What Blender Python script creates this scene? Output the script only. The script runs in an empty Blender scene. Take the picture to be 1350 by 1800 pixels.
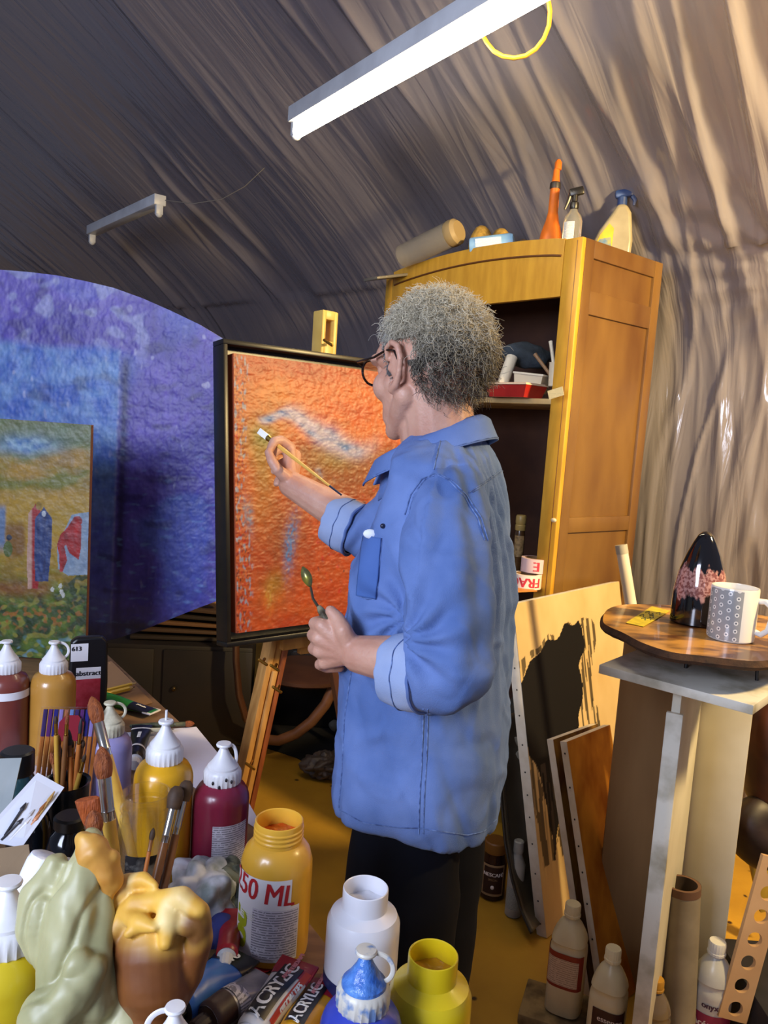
import bpy, bmesh, math, random
from mathutils import Vector, Matrix, noise, Euler
from mathutils.bvhtree import BVHTree
PI = math.pi
sc = bpy.context.scene
COL = sc.collection

# ------------------------------------------------------------------ camera, world, lights, exposure
CAMZ = 1.5
FPX = 1400.0
PITCH, ROLL = math.radians(6.0), math.radians(4.0)
CAMP = Vector((0, 0, CAMZ))
fw = Vector((0, math.cos(PITCH), -math.sin(PITCH)))
up0 = Vector((0, math.sin(PITCH), math.cos(PITCH)))
rt0 = Vector((1, 0, 0))
UPV = up0 * math.cos(ROLL) - rt0 * math.sin(ROLL)
RTV = rt0 * math.cos(ROLL) + up0 * math.sin(ROLL)
cam_d = bpy.data.cameras.new('camera')
cam = bpy.data.objects.new('camera', cam_d)
COL.objects.link(cam)
cam_d.sensor_fit = 'VERTICAL'
cam_d.sensor_height = 36.0
cam_d.sensor_width = 27.0
cam_d.lens = FPX / 1800 * 36
cam_d.clip_start = 0.02
mw = Matrix((RTV, UPV, -fw)).transposed().to_4x4()
mw.translation = CAMP
cam.matrix_world = mw
sc.camera = cam

sc.view_settings.view_transform = 'Standard'
sc.view_settings.look = 'None'
sc.view_settings.gamma = 1
sc.view_settings.use_curve_mapping = False
sc.view_settings.exposure = 0.95
w = bpy.data.worlds.new('world')
sc.world = w
w.use_nodes = True
w.node_tree.nodes['Background'].inputs[0].default_value = (0.45, 0.5, 0.7, 1)
w.node_tree.nodes['Background'].inputs[1].default_value = 0.17

def area(name, loc, target, size, power, color, size_y=None):
    d = bpy.data.lights.new(name, 'AREA')
    d.energy = power
    d.color = color
    d.size = size
    if size_y:
        d.shape = 'RECTANGLE'
        d.size_y = size_y
    o = bpy.data.objects.new(name, d)
    COL.objects.link(o)
    o.location = loc
    o.rotation_euler = (Vector(target) - Vector(loc)).to_track_quat('-Z', 'Y').to_euler()
    return o
# daylight from the open side of the shed behind and left of the viewer, and a warm lamp on the right
area('daylight_opening', (-1.5, -0.9, 2.0), (0.0, 1.6, 1.0), 1.0, 52, (0.70, 0.78, 1.0))
area('warm_lamp', (1.75, 1.25, 2.30), (1.5, 3.0, 1.9), 0.20, 64, (1.0, 0.72, 0.32))

# ------------------------------------------------------------------ helpers
def P(px, py, d):
    return CAMP + fw * d + RTV * ((px - 675) / FPX * d) + UPV * ((900 - py) / FPX * d)
def G(px, py, z):
    r = fw + RTV * ((px - 675) / FPX) + UPV * ((900 - py) / FPX)
    return CAMP + r * ((z - CAMZ) / r.z)
def AT(px, d, z):
    base = CAMP + fw * d + RTV * ((px - 675) / FPX * d)
    return base + UPV * ((z - base.z) / UPV.z)
def lin(c):
    return c / 12.92 if c <= 0.04045 else ((c + 0.055) / 1.055) ** 2.4
def H(h, a=1.0):
    h = h.lstrip('#')
    return (lin(int(h[0:2], 16) / 255), lin(int(h[2:4], 16) / 255), lin(int(h[4:6], 16) / 255), a)
def mixc(a, b, t):
    t = max(0, min(1, t))
    return tuple(a[i] * (1 - t) + b[i] * t for i in range(3))
def nz(x, y, z=0.0):
    return noise.noise(Vector((x, y, z)))
def fb(x, y, z=0.0, o=4):
    return noise.fractal(Vector((x, y, z)), 0.8, 2.1, o)
def sstep(a, b, x):
    t = max(0, min(1, (x - a) / (b - a)))
    return t * t * (3 - 2 * t)

MATS = {}
def M(name, c1, c2=None, rough=0.5, metal=0.0, scale=12.0, bump=0.0, bscale=None, trans=0.0, spec=0.5,
      stretch=(1, 1, 1), lo=0.35, hi=0.65, attr=None, emis=0.0, coat=0.0, sss=0.0, alpha=1.0, detail=4, bdist=0.01):
    if name in MATS:
        return MATS[name]
    m = bpy.data.materials.new(name)
    m.use_nodes = True
    nt = m.node_tree
    b = nt.nodes['Principled BSDF']
    A = H(c1) if isinstance(c1, str) else c1
    b.inputs['Base Color'].default_value = A
    b.inputs['Roughness'].default_value = rough
    b.inputs['Metallic'].default_value = metal
    b.inputs['Specular IOR Level'].default_value = spec
    b.inputs['Transmission Weight'].default_value = trans
    b.inputs['Coat Weight'].default_value = coat
    b.inputs['Alpha'].default_value = alpha
    if sss:
        b.inputs['Subsurface Weight'].default_value = sss
        b.inputs['Subsurface Radius'].default_value = (0.01, 0.004, 0.002)
    if emis:
        b.inputs['Emission Color'].default_value = A
        b.inputs['Emission Strength'].default_value = emis
    tc = nt.nodes.new('ShaderNodeTexCoord')
    mp = nt.nodes.new('ShaderNodeMapping')
    mp.inputs['Scale'].default_value = stretch
    nt.links.new(tc.outputs['Object'], mp.inputs[0])
    src = None
    if attr:
        at = nt.nodes.new('ShaderNodeAttribute')
        at.attribute_name = attr
        src = at.outputs['Color']
    if c2:
        n = nt.nodes.new('ShaderNodeTexNoise')
        n.inputs['Scale'].default_value = scale
        n.inputs['Detail'].default_value = detail
        nt.links.new(mp.outputs[0], n.inputs['Vector'])
        mr = nt.nodes.new('ShaderNodeMapRange')
        mr.inputs[1].default_value = lo
        mr.inputs[2].default_value = hi
        nt.links.new(n.outputs['Fac'], mr.inputs[0])
        mx = nt.nodes.new('ShaderNodeMix')
        mx.data_type = 'RGBA'
        if attr:
            mx.blend_type = 'MULTIPLY'
            mx.inputs[0].default_value = 1.0
            m2 = nt.nodes.new('ShaderNodeMix')
            m2.data_type = 'RGBA'
            m2.inputs[6].default_value = A
            m2.inputs[7].default_value = H(c2) if isinstance(c2, str) else c2
            nt.links.new(mr.outputs[0], m2.inputs[0])
            nt.links.new(src, mx.inputs[6])
            nt.links.new(m2.outputs[2], mx.inputs[7])
        else:
            mx.inputs[6].default_value = A
            mx.inputs[7].default_value = H(c2) if isinstance(c2, str) else c2
            nt.links.new(mr.outputs[0], mx.inputs[0])
        nt.links.new(mx.outputs[2], b.inputs['Base Color'])
    elif src:
        nt.links.new(src, b.inputs['Base Color'])
    if bump:
        n2 = nt.nodes.new('ShaderNodeTexNoise')
        n2.inputs['Scale'].default_value = bscale or scale
        n2.inputs['Detail'].default_value = 5
        nt.links.new(mp.outputs[0], n2.inputs['Vector'])
        bp = nt.nodes.new('ShaderNodeBump')
        bp.inputs['Strength'].default_value = bump
        bp.inputs['Distance'].default_value = bdist
        nt.links.new(n2.outputs['Fac'], bp.inputs['Height'])
        nt.links.new(bp.outputs[0], b.inputs['Normal'])
    MATS[name] = m
    return m

class MB:
    def __init__(s):
        s.v = []; s.f = []; s.mi = []; s.cur = 0
    def add(s, v, f):
        o = len(s.v)
        s.v += [Vector(p) for p in v]
        s.f += [tuple(i + o for i in q) for q in f]
        s.mi += [s.cur] * len(f)
        return s
    def box(s, c, size, rot=None, bev=0.0):
        c = Vector(c)
        hx, hy, hz = size[0] / 2, size[1] / 2, size[2] / 2
        bm = bmesh.new()
        bmesh.ops.create_cube(bm, size=1)
        for v in bm.verts:
            v.co = Vector((v.co.x * 2 * hx, v.co.y * 2 * hy, v.co.z * 2 * hz))
        if bev > 0:
            bmesh.ops.bevel(bm, geom=bm.edges[:], offset=bev, segments=2, profile=0.5, affect='EDGES')
        bm.verts.index_update()
        R = rot if rot is not None else Matrix.Identity(3)
        if isinstance(R, (tuple, list)):
            R = Euler(R).to_matrix()
        vs = [R @ v.co + c for v in bm.verts]
        fs = [tuple(v.index for v in f.verts) for f in bm.faces]
        bm.free()
        return s.add(vs, fs)
    def lathe(s, prof, n=32, c=(0, 0, 0), R=None, ripple=None, cap=True):
        c = Vector(c)
        vs = []; fs = []
        for (r, z) in prof:
            for i in range(n):
                a = 2 * PI * i / n
                rr = r
                if ripple and r > 0:
                    rr = r * (1 + ripple(a, z))
                p = Vector((rr * math.cos(a), rr * math.sin(a), z))
                vs.append((R @ p if R is not None else p) + c)
        m = len(prof)
        for j in range(m - 1):
            for i in range(n):
                k = (i + 1) % n
                fs.append((j * n + i, j * n + k, (j + 1) * n + k, (j + 1) * n + i))
        if cap:
            fs.append(tuple(range(n))[::-1])
            fs.append(tuple((m - 1) * n + i for i in range(n)))
        return s.add(vs, fs)
    def tube(s, pts, rad, n=10, flat=None, cap=True, upv=None):
        pts = [Vector(p) for p in pts]
        if not isinstance(rad, (list, tuple)):
            rad = [rad] * len(pts)
        vs = []; fs = []
        prev = None
        for i, p in enumerate(pts):
            t = (pts[min(i + 1, len(pts) - 1)] - pts[max(i - 1, 0)])
            if t.length < 1e-9:
                t = Vector((0, 0, 1))
            t.normalize()
            if prev is None:
                u = Vector(upv) if upv else (Vector((0, 0, 1)) if abs(t.z) < 0.9 else Vector((1, 0, 0)))
            else:
                u = prev
            u = (u - t * u.dot(t))
            if u.length < 1e-6:
                u = t.orthogonal()
            u.normalize()
            prev = u
            w_ = t.cross(u)
            for k in range(n):
                a = 2 * PI * k / n
                vs.append(p + (u * math.cos(a) * (flat or 1.0) + w_ * math.sin(a)) * rad[i])
        for j in range(len(pts) - 1):
            for i in range(n):
                k = (i + 1) % n
                fs.append((j * n + i, j * n + k, (j + 1) * n + k, (j + 1) * n + i))
        if cap:
            fs.append(tuple(range(n))[::-1])
            fs.append(tuple((len(pts) - 1) * n + i for i in range(n)))
        return s.add(vs, fs)
    def prism(s, poly, y0, y1, fr=None):
        """poly = (x,z) outline, extruded from y0 to y1; fr maps local to target"""
        n = len(poly)
        vs = [Vector((x, y0, z)) for x, z in poly] + [Vector((x, y1, z)) for x, z in poly]
        if fr:
            vs = [fr(v) for v in vs]
        fs = [tuple(range(n)), tuple(range(2 * n - 1, n - 1, -1))]
        for i in range(n):
            k = (i + 1) % n
            fs.append((i, i + n, k + n, k))
        return s.add(vs, fs)
    def ball(s, c, r, R=None, n=16, m=12, f=None):
        c = Vector(c)
        if not isinstance(r, (tuple, list)):
            r = (r, r, r)
        vs = []; fs = []
        vs.append(Vector((0, 0, -r[2])))
        for j in range(1, m):
            th = PI * j / m - PI / 2
            for i in range(n):
                a = 2 * PI * i / n
                vs.append(Vector((r[0] * math.cos(th) * math.cos(a), r[1] * math.cos(th) * math.sin(a), r[2] * math.sin(th))))
        vs.append(Vector((0, 0, r[2])))
        for i in range(n):
            k = (i + 1) % n
            fs.append((0, 1 + k, 1 + i))
            fs.append((len(vs) - 1, 1 + (m - 2) * n + i, 1 + (m - 2) * n + k))
        for j in range(m - 2):
            for i in range(n):
                k = (i + 1) % n
                fs.append((1 + j * n + i, 1 + j * n + k, 1 + (j + 1) * n + k, 1 + (j + 1) * n + i))
        if f:
            vs = [f(v) for v in vs]
        vs = [(R @ v if R is not None else v) + c for v in vs]
        return s.add(vs, fs)
    def caps(s, a, b, r1, r2, n=14):
        a = Vector(a); b = Vector(b)
        t = (b - a)
        L = t.length
        t = t / L if L > 1e-9 else Vector((0, 0, 1))
        pts = []; rr = []
        for k in range(4):
            th = PI / 2 * (k + 0.15) / 4
            pts.append(a - t * r1 * math.cos(th)); rr.append(r1 * math.sin(th))
        for k in range(5):
            q = k / 4
            pts.append(a + t * L * q); rr.append(r1 * (1 - q) + r2 * q)
        for k in range(3, -1, -1):
            th = PI / 2 * (k + 0.15) / 4
            pts.append(b + t * r2 * math.cos(th)); rr.append(r2 * math.sin(th))
        return s.tube(pts, rr, n=n)
    def chain(s, pts, rads, n=14):
        for i in range(len(pts) - 1):
            s.caps(pts[i], pts[i + 1], rads[i], rads[i + 1], n)
        return s
    def build(s, name, mat, parent=None, smooth=True, auto=35):
        me = bpy.data.meshes.new(name)
        me.from_pydata([tuple(v) for v in s.v], [], s.f)
        for mm in (mat if isinstance(mat, (list, tuple)) else [mat]):
            me.materials.append(mm)
        if any(s.mi):
            me.polygons.foreach_set('material_index', s.mi)
        bm = bmesh.new(); bm.from_mesh(me)
        bmesh.ops.recalc_face_normals(bm, faces=bm.faces[:])
        for e in bm.edges:
            if len(e.link_faces) == 2:
                if e.calc_face_angle(0) > math.radians(auto):
                    e.smooth = False
        for f in bm.faces:
            f.smooth = smooth
        bm.to_mesh(me); bm.free()
        o = bpy.data.objects.new(name, me)
        COL.objects.link(o)
        if parent:
            o.parent = parent
        return o

def thing(name, label, cat, loc=(0, 0, 0), rz=0.0, group=None, rot=None):
    o = bpy.data.objects.new(name, None)
    o.empty_display_size = 0.05
    COL.objects.link(o)
    o.location = loc
    o.rotation_euler = rot if rot else (0, 0, rz)
    return tag(o, label, cat, group)
def tag(o, label, cat, group=None, kind=None):
    o['label'] = label
    o['category'] = cat
    if group: o['group'] = group
    if kind: o['kind'] = kind
    return o
def struct(o):
    o['kind'] = 'structure'
    return o
def face_cam(loc):
    return math.atan2(-loc[0], loc[1])    # rz so that local -Y looks at the camera

TXT = {}
def text_geo(s, size, offset=0.0, shear=0.0):
    k = (s, size, offset, shear)
    if k in TXT: return TXT[k]
    cu = bpy.data.curves.new('txt', 'FONT')
    cu.body = s
    cu.size = size
    cu.offset = offset
    cu.shear = shear
    cu.align_x = 'CENTER'
    cu.align_y = 'CENTER'
    cu.resolution_u = 3
    o = bpy.data.objects.new('txt', cu)
    COL.objects.link(o)
    bpy.context.view_layer.update()
    me = bpy.data.meshes.new_from_object(o.evaluated_get(bpy.context.evaluated_depsgraph_get()))
    bm = bmesh.new(); bm.from_mesh(me); bmesh.ops.triangulate(bm, faces=bm.faces[:], ngon_method='EAR_CLIP'); bm.to_mesh(me); bm.free()
    vs = [v.co.copy() for v in me.vertices]
    fs = [tuple(p.vertices) for p in me.polygons]
    bpy.data.objects.remove(o); bpy.data.curves.remove(cu); bpy.data.meshes.remove(me)
    TXT[k] = (vs, fs)
    return TXT[k]
def text_on(name, s, size, mat, parent, fn, offset=0.0, sx=1.0, shear=0.0):
    """fn maps text plane (u, v) to a local point"""
    vs, fs = text_geo(s, size, 0.0, shear)
    mb = MB()
    for k in ((0,) if offset == 0 else (-1, 0, 1)):
        mb.add([fn(v.x * sx + k * offset * 1.3, v.y) for v in vs], fs)
    return mb.build(name, mat, parent, smooth=False)
def cyl_map(R, z0, a0, rot=0.0):
    c, s_ = math.cos(rot), math.sin(rot)
    def f(u, v):
        uu, vv = u * c - v * s_, u * s_ + v * c
        a = a0 + uu / R
        return Vector((R * math.cos(a), R * math.sin(a), z0 + vv))
    return f
def grid_mesh(fn, nx, ny):
    vs = [fn(i / nx, j / ny) for j in range(ny + 1) for i in range(nx + 1)]
    fs = [(j * (nx + 1) + i, j * (nx + 1) + i + 1, (j + 1) * (nx + 1) + i + 1, (j + 1) * (nx + 1) + i)
          for j in range(ny) for i in range(nx)]
    return vs, fs
def paint_attr(o, cols, name='paint'):
    ca = o.data.color_attributes.new(name, 'FLOAT_COLOR', 'POINT')
    flat = []
    for c in cols:
        flat += [c[0], c[1], c[2], 1.0]
    ca.data.foreach_set('color', flat)

def union(name, mb, voxel, mat, parent=None, it=4, fac=0.5):
    me = bpy.data.meshes.new('tmp')
    me.from_pydata([tuple(v) for v in mb.v], [], mb.f)
    bm = bmesh.new(); bm.from_mesh(me)
    bmesh.ops.recalc_face_normals(bm, faces=bm.faces[:])
    bm.to_mesh(me); bm.free()
    o = bpy.data.objects.new('tmp', me)
    COL.objects.link(o)
    md = o.modifiers.new('r', 'REMESH')
    md.mode = 'VOXEL'
    md.voxel_size = voxel
    s = o.modifiers.new('s', 'SMOOTH')
    s.factor = fac
    s.iterations = it
    bpy.context.view_layer.update()
    nm = bpy.data.meshes.new_from_object(o.evaluated_get(bpy.context.evaluated_depsgraph_get()))
    bpy.data.objects.remove(o); bpy.data.meshes.remove(me)
    nm.name = name
    for p in nm.polygons: p.use_smooth = True
    nm.materials.clear()
    nm.materials.append(mat)
    r = bpy.data.objects.new(name, nm)
    COL.objects.link(r)
    if parent: r.parent = parent
    return r
def displace(o, fn):
    me = o.data
    ns = [v.normal.copy() for v in me.vertices]
    for v, n in zip(me.vertices, ns):
        v.co = v.co + n * fn(v.co, n)
    me.update()
# ------------------------------------------------------------------ structure
m_floor = M('floor_ochre', '#c4962c', '#9c7220', rough=0.55, scale=3.5, bump=0.15, bscale=30, lo=0.3, hi=0.75)
def floor_mat():
    m = m_floor
    nt = m.node_tree
    b = nt.nodes['Principled BSDF']
    src = b.inputs['Base Color'].links[0].from_socket
    tc = nt.nodes.new('ShaderNodeTexCoord')
    v = nt.nodes.new('ShaderNodeTexVoronoi'); v.inputs['Scale'].default_value = 9
    n = nt.nodes.new('ShaderNodeTexNoise'); n.inputs['Scale'].default_value = 14
    ad = nt.nodes.new('ShaderNodeMixRGB'); ad.inputs[0].default_value = 0.25
    nt.links.new(tc.outputs['Object'], ad.inputs[1]); nt.links.new(n.outputs['Color'], ad.inputs[2])
    nt.links.new(ad.outputs[0], v.inputs['Vector'])
    r = nt.nodes.new('ShaderNodeMapRange'); r.inputs[1].default_value = 0.05; r.inputs[2].default_value = 0.09
    nt.links.new(v.outputs['Distance'], r.inputs[0])
    mx = nt.nodes.new('ShaderNodeMix'); mx.data_type = 'RGBA'
    mx.inputs[6].default_value = H('#3a2208')
    nt.links.new(r.outputs[0], mx.inputs[0]); nt.links.new(src, mx.inputs[7])
    nt.links.new(mx.outputs[2], b.inputs['Base Color'])
floor_mat()
mb = MB(); mb.box((-0.8, 3.0, -0.025), (8.4, 9.4, 0.05))
fl = mb.build('floor', m_floor, smooth=False); struct(fl)

WALLP = [(2.35, 2.2), (1.36, 3.30), (0.62, 4.05), (-0.2, 4.95), (-1.2, 5.9), (-2.5, 6.7), (-4.2, 7.2)]
NIN = Vector((-0.66, -0.75, 0)).normalized()
def plan(s):
    # s 0..1 along the polyline, smooth
    L = [0]
    for i in range(1, len(WALLP)):
        L.append(L[-1] + (Vector(WALLP[i]) - Vector(WALLP[i - 1])).length)
    t = s * L[-1]
    for i in range(1, len(WALLP)):
        if t <= L[i] + 1e-9:
            q = (t - L[i - 1]) / (L[i] - L[i - 1])
            return Vector(WALLP[i - 1]).lerp(Vector(WALLP[i]), q), t
    return Vector(WALLP[-1]), t
def profile(v):
    # v 0..1 : from the floor up the wall and over the sloping ceiling
    if v < 0.36:
        return 0.0, v / 0.36 * 1.75
    q = (v - 0.36) / 0.64
    k = q * 4.6
    # slope eases from the upright wall into the roof pitch
    off = k - 0.45 * (1 - math.exp(-k / 0.45))
    z = 1.75 + 0.50 * off + 0.45 * (1 - math.exp(-k / 0.45))
    return off * 0.93, z
GP = None
def sheet_pt(s, v, fold=True, back=0.0):
    p, t = plan(s)
    off, z = profile(v)
    base = Vector((p.x, p.y, 0)) + NIN * (off - back)
    base.z = z + (back * 0.6 if off > 0.3 else 0)
    if fold:
        lv = v * 6.0
        wob = 0.12 * nz(t * 0.7, lv * 0.5, 3.1)
        a = 1 - abs(nz((t + wob) * 4.2, lv * 0.30, 1.0)) * 2.6
        b_ = 1 - abs(nz((t + wob) * 10.0, lv * 0.55, 7.0)) * 2.8
        c_ = nz(t * 1.6, lv * 0.4, 9.0)
        mk = 0.12 + 0.88 * sstep(-0.05, 0.35, nz(t * 1.3, lv * 0.9, 33))
        fl_ = 1.0 - 0.75 * sstep(0.7, 2.4, off)
        rt_ = sstep(2.6, 1.4, t) * sstep(.95, .75, v)
        mk = max(mk, 0.75 * rt_)
        h0_ = rt_ * (0.016 * abs(nz(t * 7, lv * 1.1, 61)) + 0.016 * max(0, 1 - abs(nz(t * 6 + lv * .5, lv * .9, 71)) * 5))
        h = h0_ + ((0.030 * max(0, a) ** 2 + 0.011 * max(0, b_) ** 2) * mk + 0.05 * c_) * fl_
        # the sheet is pinned and gathered at one point above the cupboard
        dx, dz = (t - 1.12), (z - 2.35) + off * 0.9
        r = math.hypot(dx, dz)
        an = math.atan2(dz, dx)
        h += 0.030 * math.exp(-r * 2.2) * (0.5 + 0.5 * math.sin(an * 17 + 2 * nz(r * 3, 1))) * min(1, r * 6)
        base += NIN * h - Vector((0, 0, h * (0.8 if off > 0.3 else 0)))
    return base
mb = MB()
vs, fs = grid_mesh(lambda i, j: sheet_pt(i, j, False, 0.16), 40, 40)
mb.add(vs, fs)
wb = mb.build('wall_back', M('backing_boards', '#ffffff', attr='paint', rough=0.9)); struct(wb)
cols = []  # backing colour, with warm light at right and darkness at left painted in
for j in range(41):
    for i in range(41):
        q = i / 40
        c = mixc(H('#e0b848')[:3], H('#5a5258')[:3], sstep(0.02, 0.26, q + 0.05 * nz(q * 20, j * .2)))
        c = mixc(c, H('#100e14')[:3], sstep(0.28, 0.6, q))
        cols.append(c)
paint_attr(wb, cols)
# plastic film
def plastic():
    m = M('polythene_film', '#918d98', rough=0.13, spec=0.9, coat=0.0)
    nt = m.node_tree; b = nt.nodes['Principled BSDF']
    tc = nt.nodes.new('ShaderNodeTexCoord')
    mp = nt.nodes.new('ShaderNodeMapping'); mp.inputs['Scale'].default_value = (7.5, 0.7, 1)
    nt.links.new(tc.outputs['UV'], mp.inputs[0])
    n = nt.nodes.new('ShaderNodeTexNoise'); n.inputs['Scale'].default_value = 1.6; n.inputs['Detail'].default_value = 3
    n.inputs['Distortion'].default_value = 0.9
    nt.links.new(mp.outputs[0], n.inputs['Vector'])
    bp = nt.nodes.new('ShaderNodeBump'); bp.inputs['Strength'].default_value = 0.27; bp.inputs['Distance'].default_value = 0.05
    nt.links.new(n.outputs['Fac'], bp.inputs['Height'])
    nt.links.new(bp.outputs[0], b.inputs['Normal'])
    tr = nt.nodes.new('ShaderNodeBsdfTransparent')
    ms = nt.nodes.new('ShaderNodeMixShader'); ms.inputs[0].default_value = 0.66
    out = nt.nodes['Material Output']
    nt.links.new(tr.outputs[0], ms.inputs[1]); nt.links.new(b.outputs[0], ms.inputs[2])
    nt.links.new(ms.outputs[0], out.inputs['Surface'])
    return m
mb = MB()
vs, fs = grid_mesh(lambda i, j: sheet_pt(i, j), 900, 240)
mb.add(vs, fs)
sh = mb.build('plastic_sheet', plastic(), auto=180)
uvd = []
for j in range(241):
    off, z = profile(j / 240)
    for i in range(901):
        uvd.append((i / 900 * 9.0, j / 240 * 7.2))
ul = sh.data.uv_layers.new(name='cloth')
for lp in sh.data.loops:
    ul.data[lp.index].uv = uvd[lp.vertex_index]
tag(sh, 'clear wrinkled plastic film lining the wall and the sloping ceiling', 'sheeting')

# ------------------------------------------------------------------ lamps
m_white_metal = M('white_enamel', '#c9ccd0', '#b4b6ba', rough=0.4, scale=8)
def batten_lamp(a, b, lit, label):
    a = Vector(a); b = Vector(b)
    dv = b - a; L = dv.length
    rz = math.atan2(dv.y, dv.x)
    t = thing('fluorescent_lamp', label, 'lamp', loc=a, rot=(0, -math.asin(dv.z / L), rz))
    mb = MB(); mb.box((L / 2, 0, 0.055), (L, 0.06, 0.05), bev=0.004)
    mb.build('housing', m_white_metal, t)
    for x in (0.012, L - 0.012):
        mb = MB(); mb.box((x, 0, 0.012), (0.022, 0.036, 0.05), bev=0.004)
        mb.ball((x, 0, -0.008), (0.011, 0.018, 0.018))
        mb.build('lamp_holder', m_white_metal, t)
    if lit:
        mb = MB(); mb.tube([(0.022, 0, 0), (L - 0.022, 0, 0)], 0.019, n=20)
        mb.build('fluorescent_tube', M('tube_glow', '#ffefcc', emis=19.0), t)
    return t
la = G(518, 235, 2.46); lb = G(985, -30, 2.46)
lamp = batten_lamp(la, la + (lb - la).normalized() * 1.25, True, 'lit white fluorescent batten lamp hanging below the plastic ceiling')
lc = G(281, 372, 2.46); ld = G(156, 425, 2.46)
batten_lamp(lc, lc + (ld - lc).normalized() * 1.0, False, 'unlit dull white batten lamp without a tube, above the blue painting')
# yellow cable loop
pts = []
for q in range(25):
    a = q / 24
    px = 850 + 115 * a + 6 * math.sin(a * PI)
    py = 62 + 38 * math.sin(min(1, a * 1.5) * PI * 0.62) ** 1 - 130 * max(0, a - 0.45) ** 1.15 * 1.9 if a > 0.45 else 62 + 60 * math.sin(a / 0.45 * PI / 2) * 0.62
    pts.append((px, py))
pts = [(848, 60), (856, 75), (868, 90), (884, 99), (904, 102), (924, 98), (942, 86), (956, 68), (965, 45), (967, 20), (964, 0), (958, -25), (955, -50)]
mb = MB(); mb.tube([P(x, y, 2.02 - 0.012 * i) for i, (x, y) in enumerate(pts)], 0.0055, n=8)
o = mb.build('power_cable', M('yellow_cable', '#d8a32a', rough=0.45))
tag(o, 'yellow cable hanging in a loop under the lit lamp', 'cable')
# thin dark wire draped across the ceiling
pts = [(170, 330), (240, 320), (290, 352), (340, 358), (390, 350), (430, 328), (465, 295)]
mb = MB(); mb.tube([P(x, y, 3.3) for x, y in pts[2:]], 0.002, n=5)
tag(mb.build('wire', M('thin_wire', '#4a4744')), 'thin wire sagging under the plastic ceiling beside the unlit lamp', 'wire')

# ------------------------------------------------------------------ paintings
def canvas_slab(name, fn_pt, colfn, nx, ny, thick_dir, thick, mat_front, mat_side, parent):
    """front grid (painted) + side/back part"""
    mb = MB(); vs, fs = grid_mesh(fn_pt, nx, ny); mb.add(vs, fs)
    o = mb.build('painted_surface', mat_front, parent, auto=180)
    paint_attr(o, [colfn(i / nx, j / ny) for j in range(ny + 1) for i in range(nx + 1)])
    mb = MB()
    rim = [fn_pt(i / 40, 0) for i in range(41)] + [fn_pt(1, j / 40) for j in range(1, 41)] + \
          [fn_pt(1 - i / 40, 1) for i in range(1, 41)] + [fn_pt(0, 1 - j / 40) for j in range(1, 40)]
    n = len(rim)
    td = Vector(thick_dir)
    v2 = [p + td * 0.0008 for p in rim] + [p + td * thick for p in rim]
    f2 = [(i, (i + 1) % n, (i + 1) % n + n, i + n) for i in range(n)] + [tuple(range(n, 2 * n))]
    mb.add(v2, f2)
    mb.build(name, mat_side, parent, smooth=False)
    return o
pm = dict(c2='#bcbcbc', rough=0.45, bump=0.32, bdist=0.0012, bscale=90, scale=60, attr='paint', lo=0.3, hi=0.7, detail=6)
m_paint = M('oil_paint', '#dedede', **pm)
m_paint2 = M('oil_paint_vertical', '#dedede', stretch=(1, 1, 0.6), **pm)

# framed orange painting on the easel
FD = Vector((0.76, 0.65, 0)).normalized()
TL = P(397, 597, 1.85)
BL = P(395, 1138, 1.85)
LN = (TL - BL)
HF = LN.length
UPF = LN.normalized()
UPF = (UPF - FD * UPF.dot(FD)).normalized()
NF = FD.cross(UPF).normalized()          # points toward the viewer side?
if NF.y > 0: NF = -NF
WF = 0.60
t = thing('framed_painting', 'orange and red abstract painting in a black frame on the easel', 'painting', loc=BL)
R_f = Matrix((FD, -NF, UPF)).transposed()
t.rotation_euler = R_f.to_euler()
m_black = M('black_frame', '#15120f', '#0b0a0c', rough=0.35, scale=30)
fwid = 0.026
mb = MB()
for (c, s_) in (((WF / 2, 0.015, 0.006), (WF, 0.05, 0.012)), ((WF / 2, 0.015, HF - 0.006), (WF, 0.05, 0.012)),
               ((0.006, 0.015, HF / 2), (0.012, 0.05, HF - 0.024)), ((WF - 0.006, 0.015, HF / 2), (0.012, 0.05, HF - 0.024))):
    mb.box(c, s_, bev=0.0015)
mb.box((WF / 2, 0.030, HF / 2), (WF - 0.024, 0.006, HF - 0.024))
mb.build('frame', m_black, t)
a_or, a_red, a_org2 = H('#c84e10')[:3], H('#a82a0c')[:3], H('#d27020')[:3]
olive, brown, lav, blu, grn, dk, red = H('#8a7414')[:3], H('#7c400e')[:3], H('#b8acc4')[:3], H('#4f78b8')[:3], H('#6f7414')[:3], H('#4a2a22')[:3], H('#c4261a')[:3]
cw, chh = WF - 0.06, HF - 0.06
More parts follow.
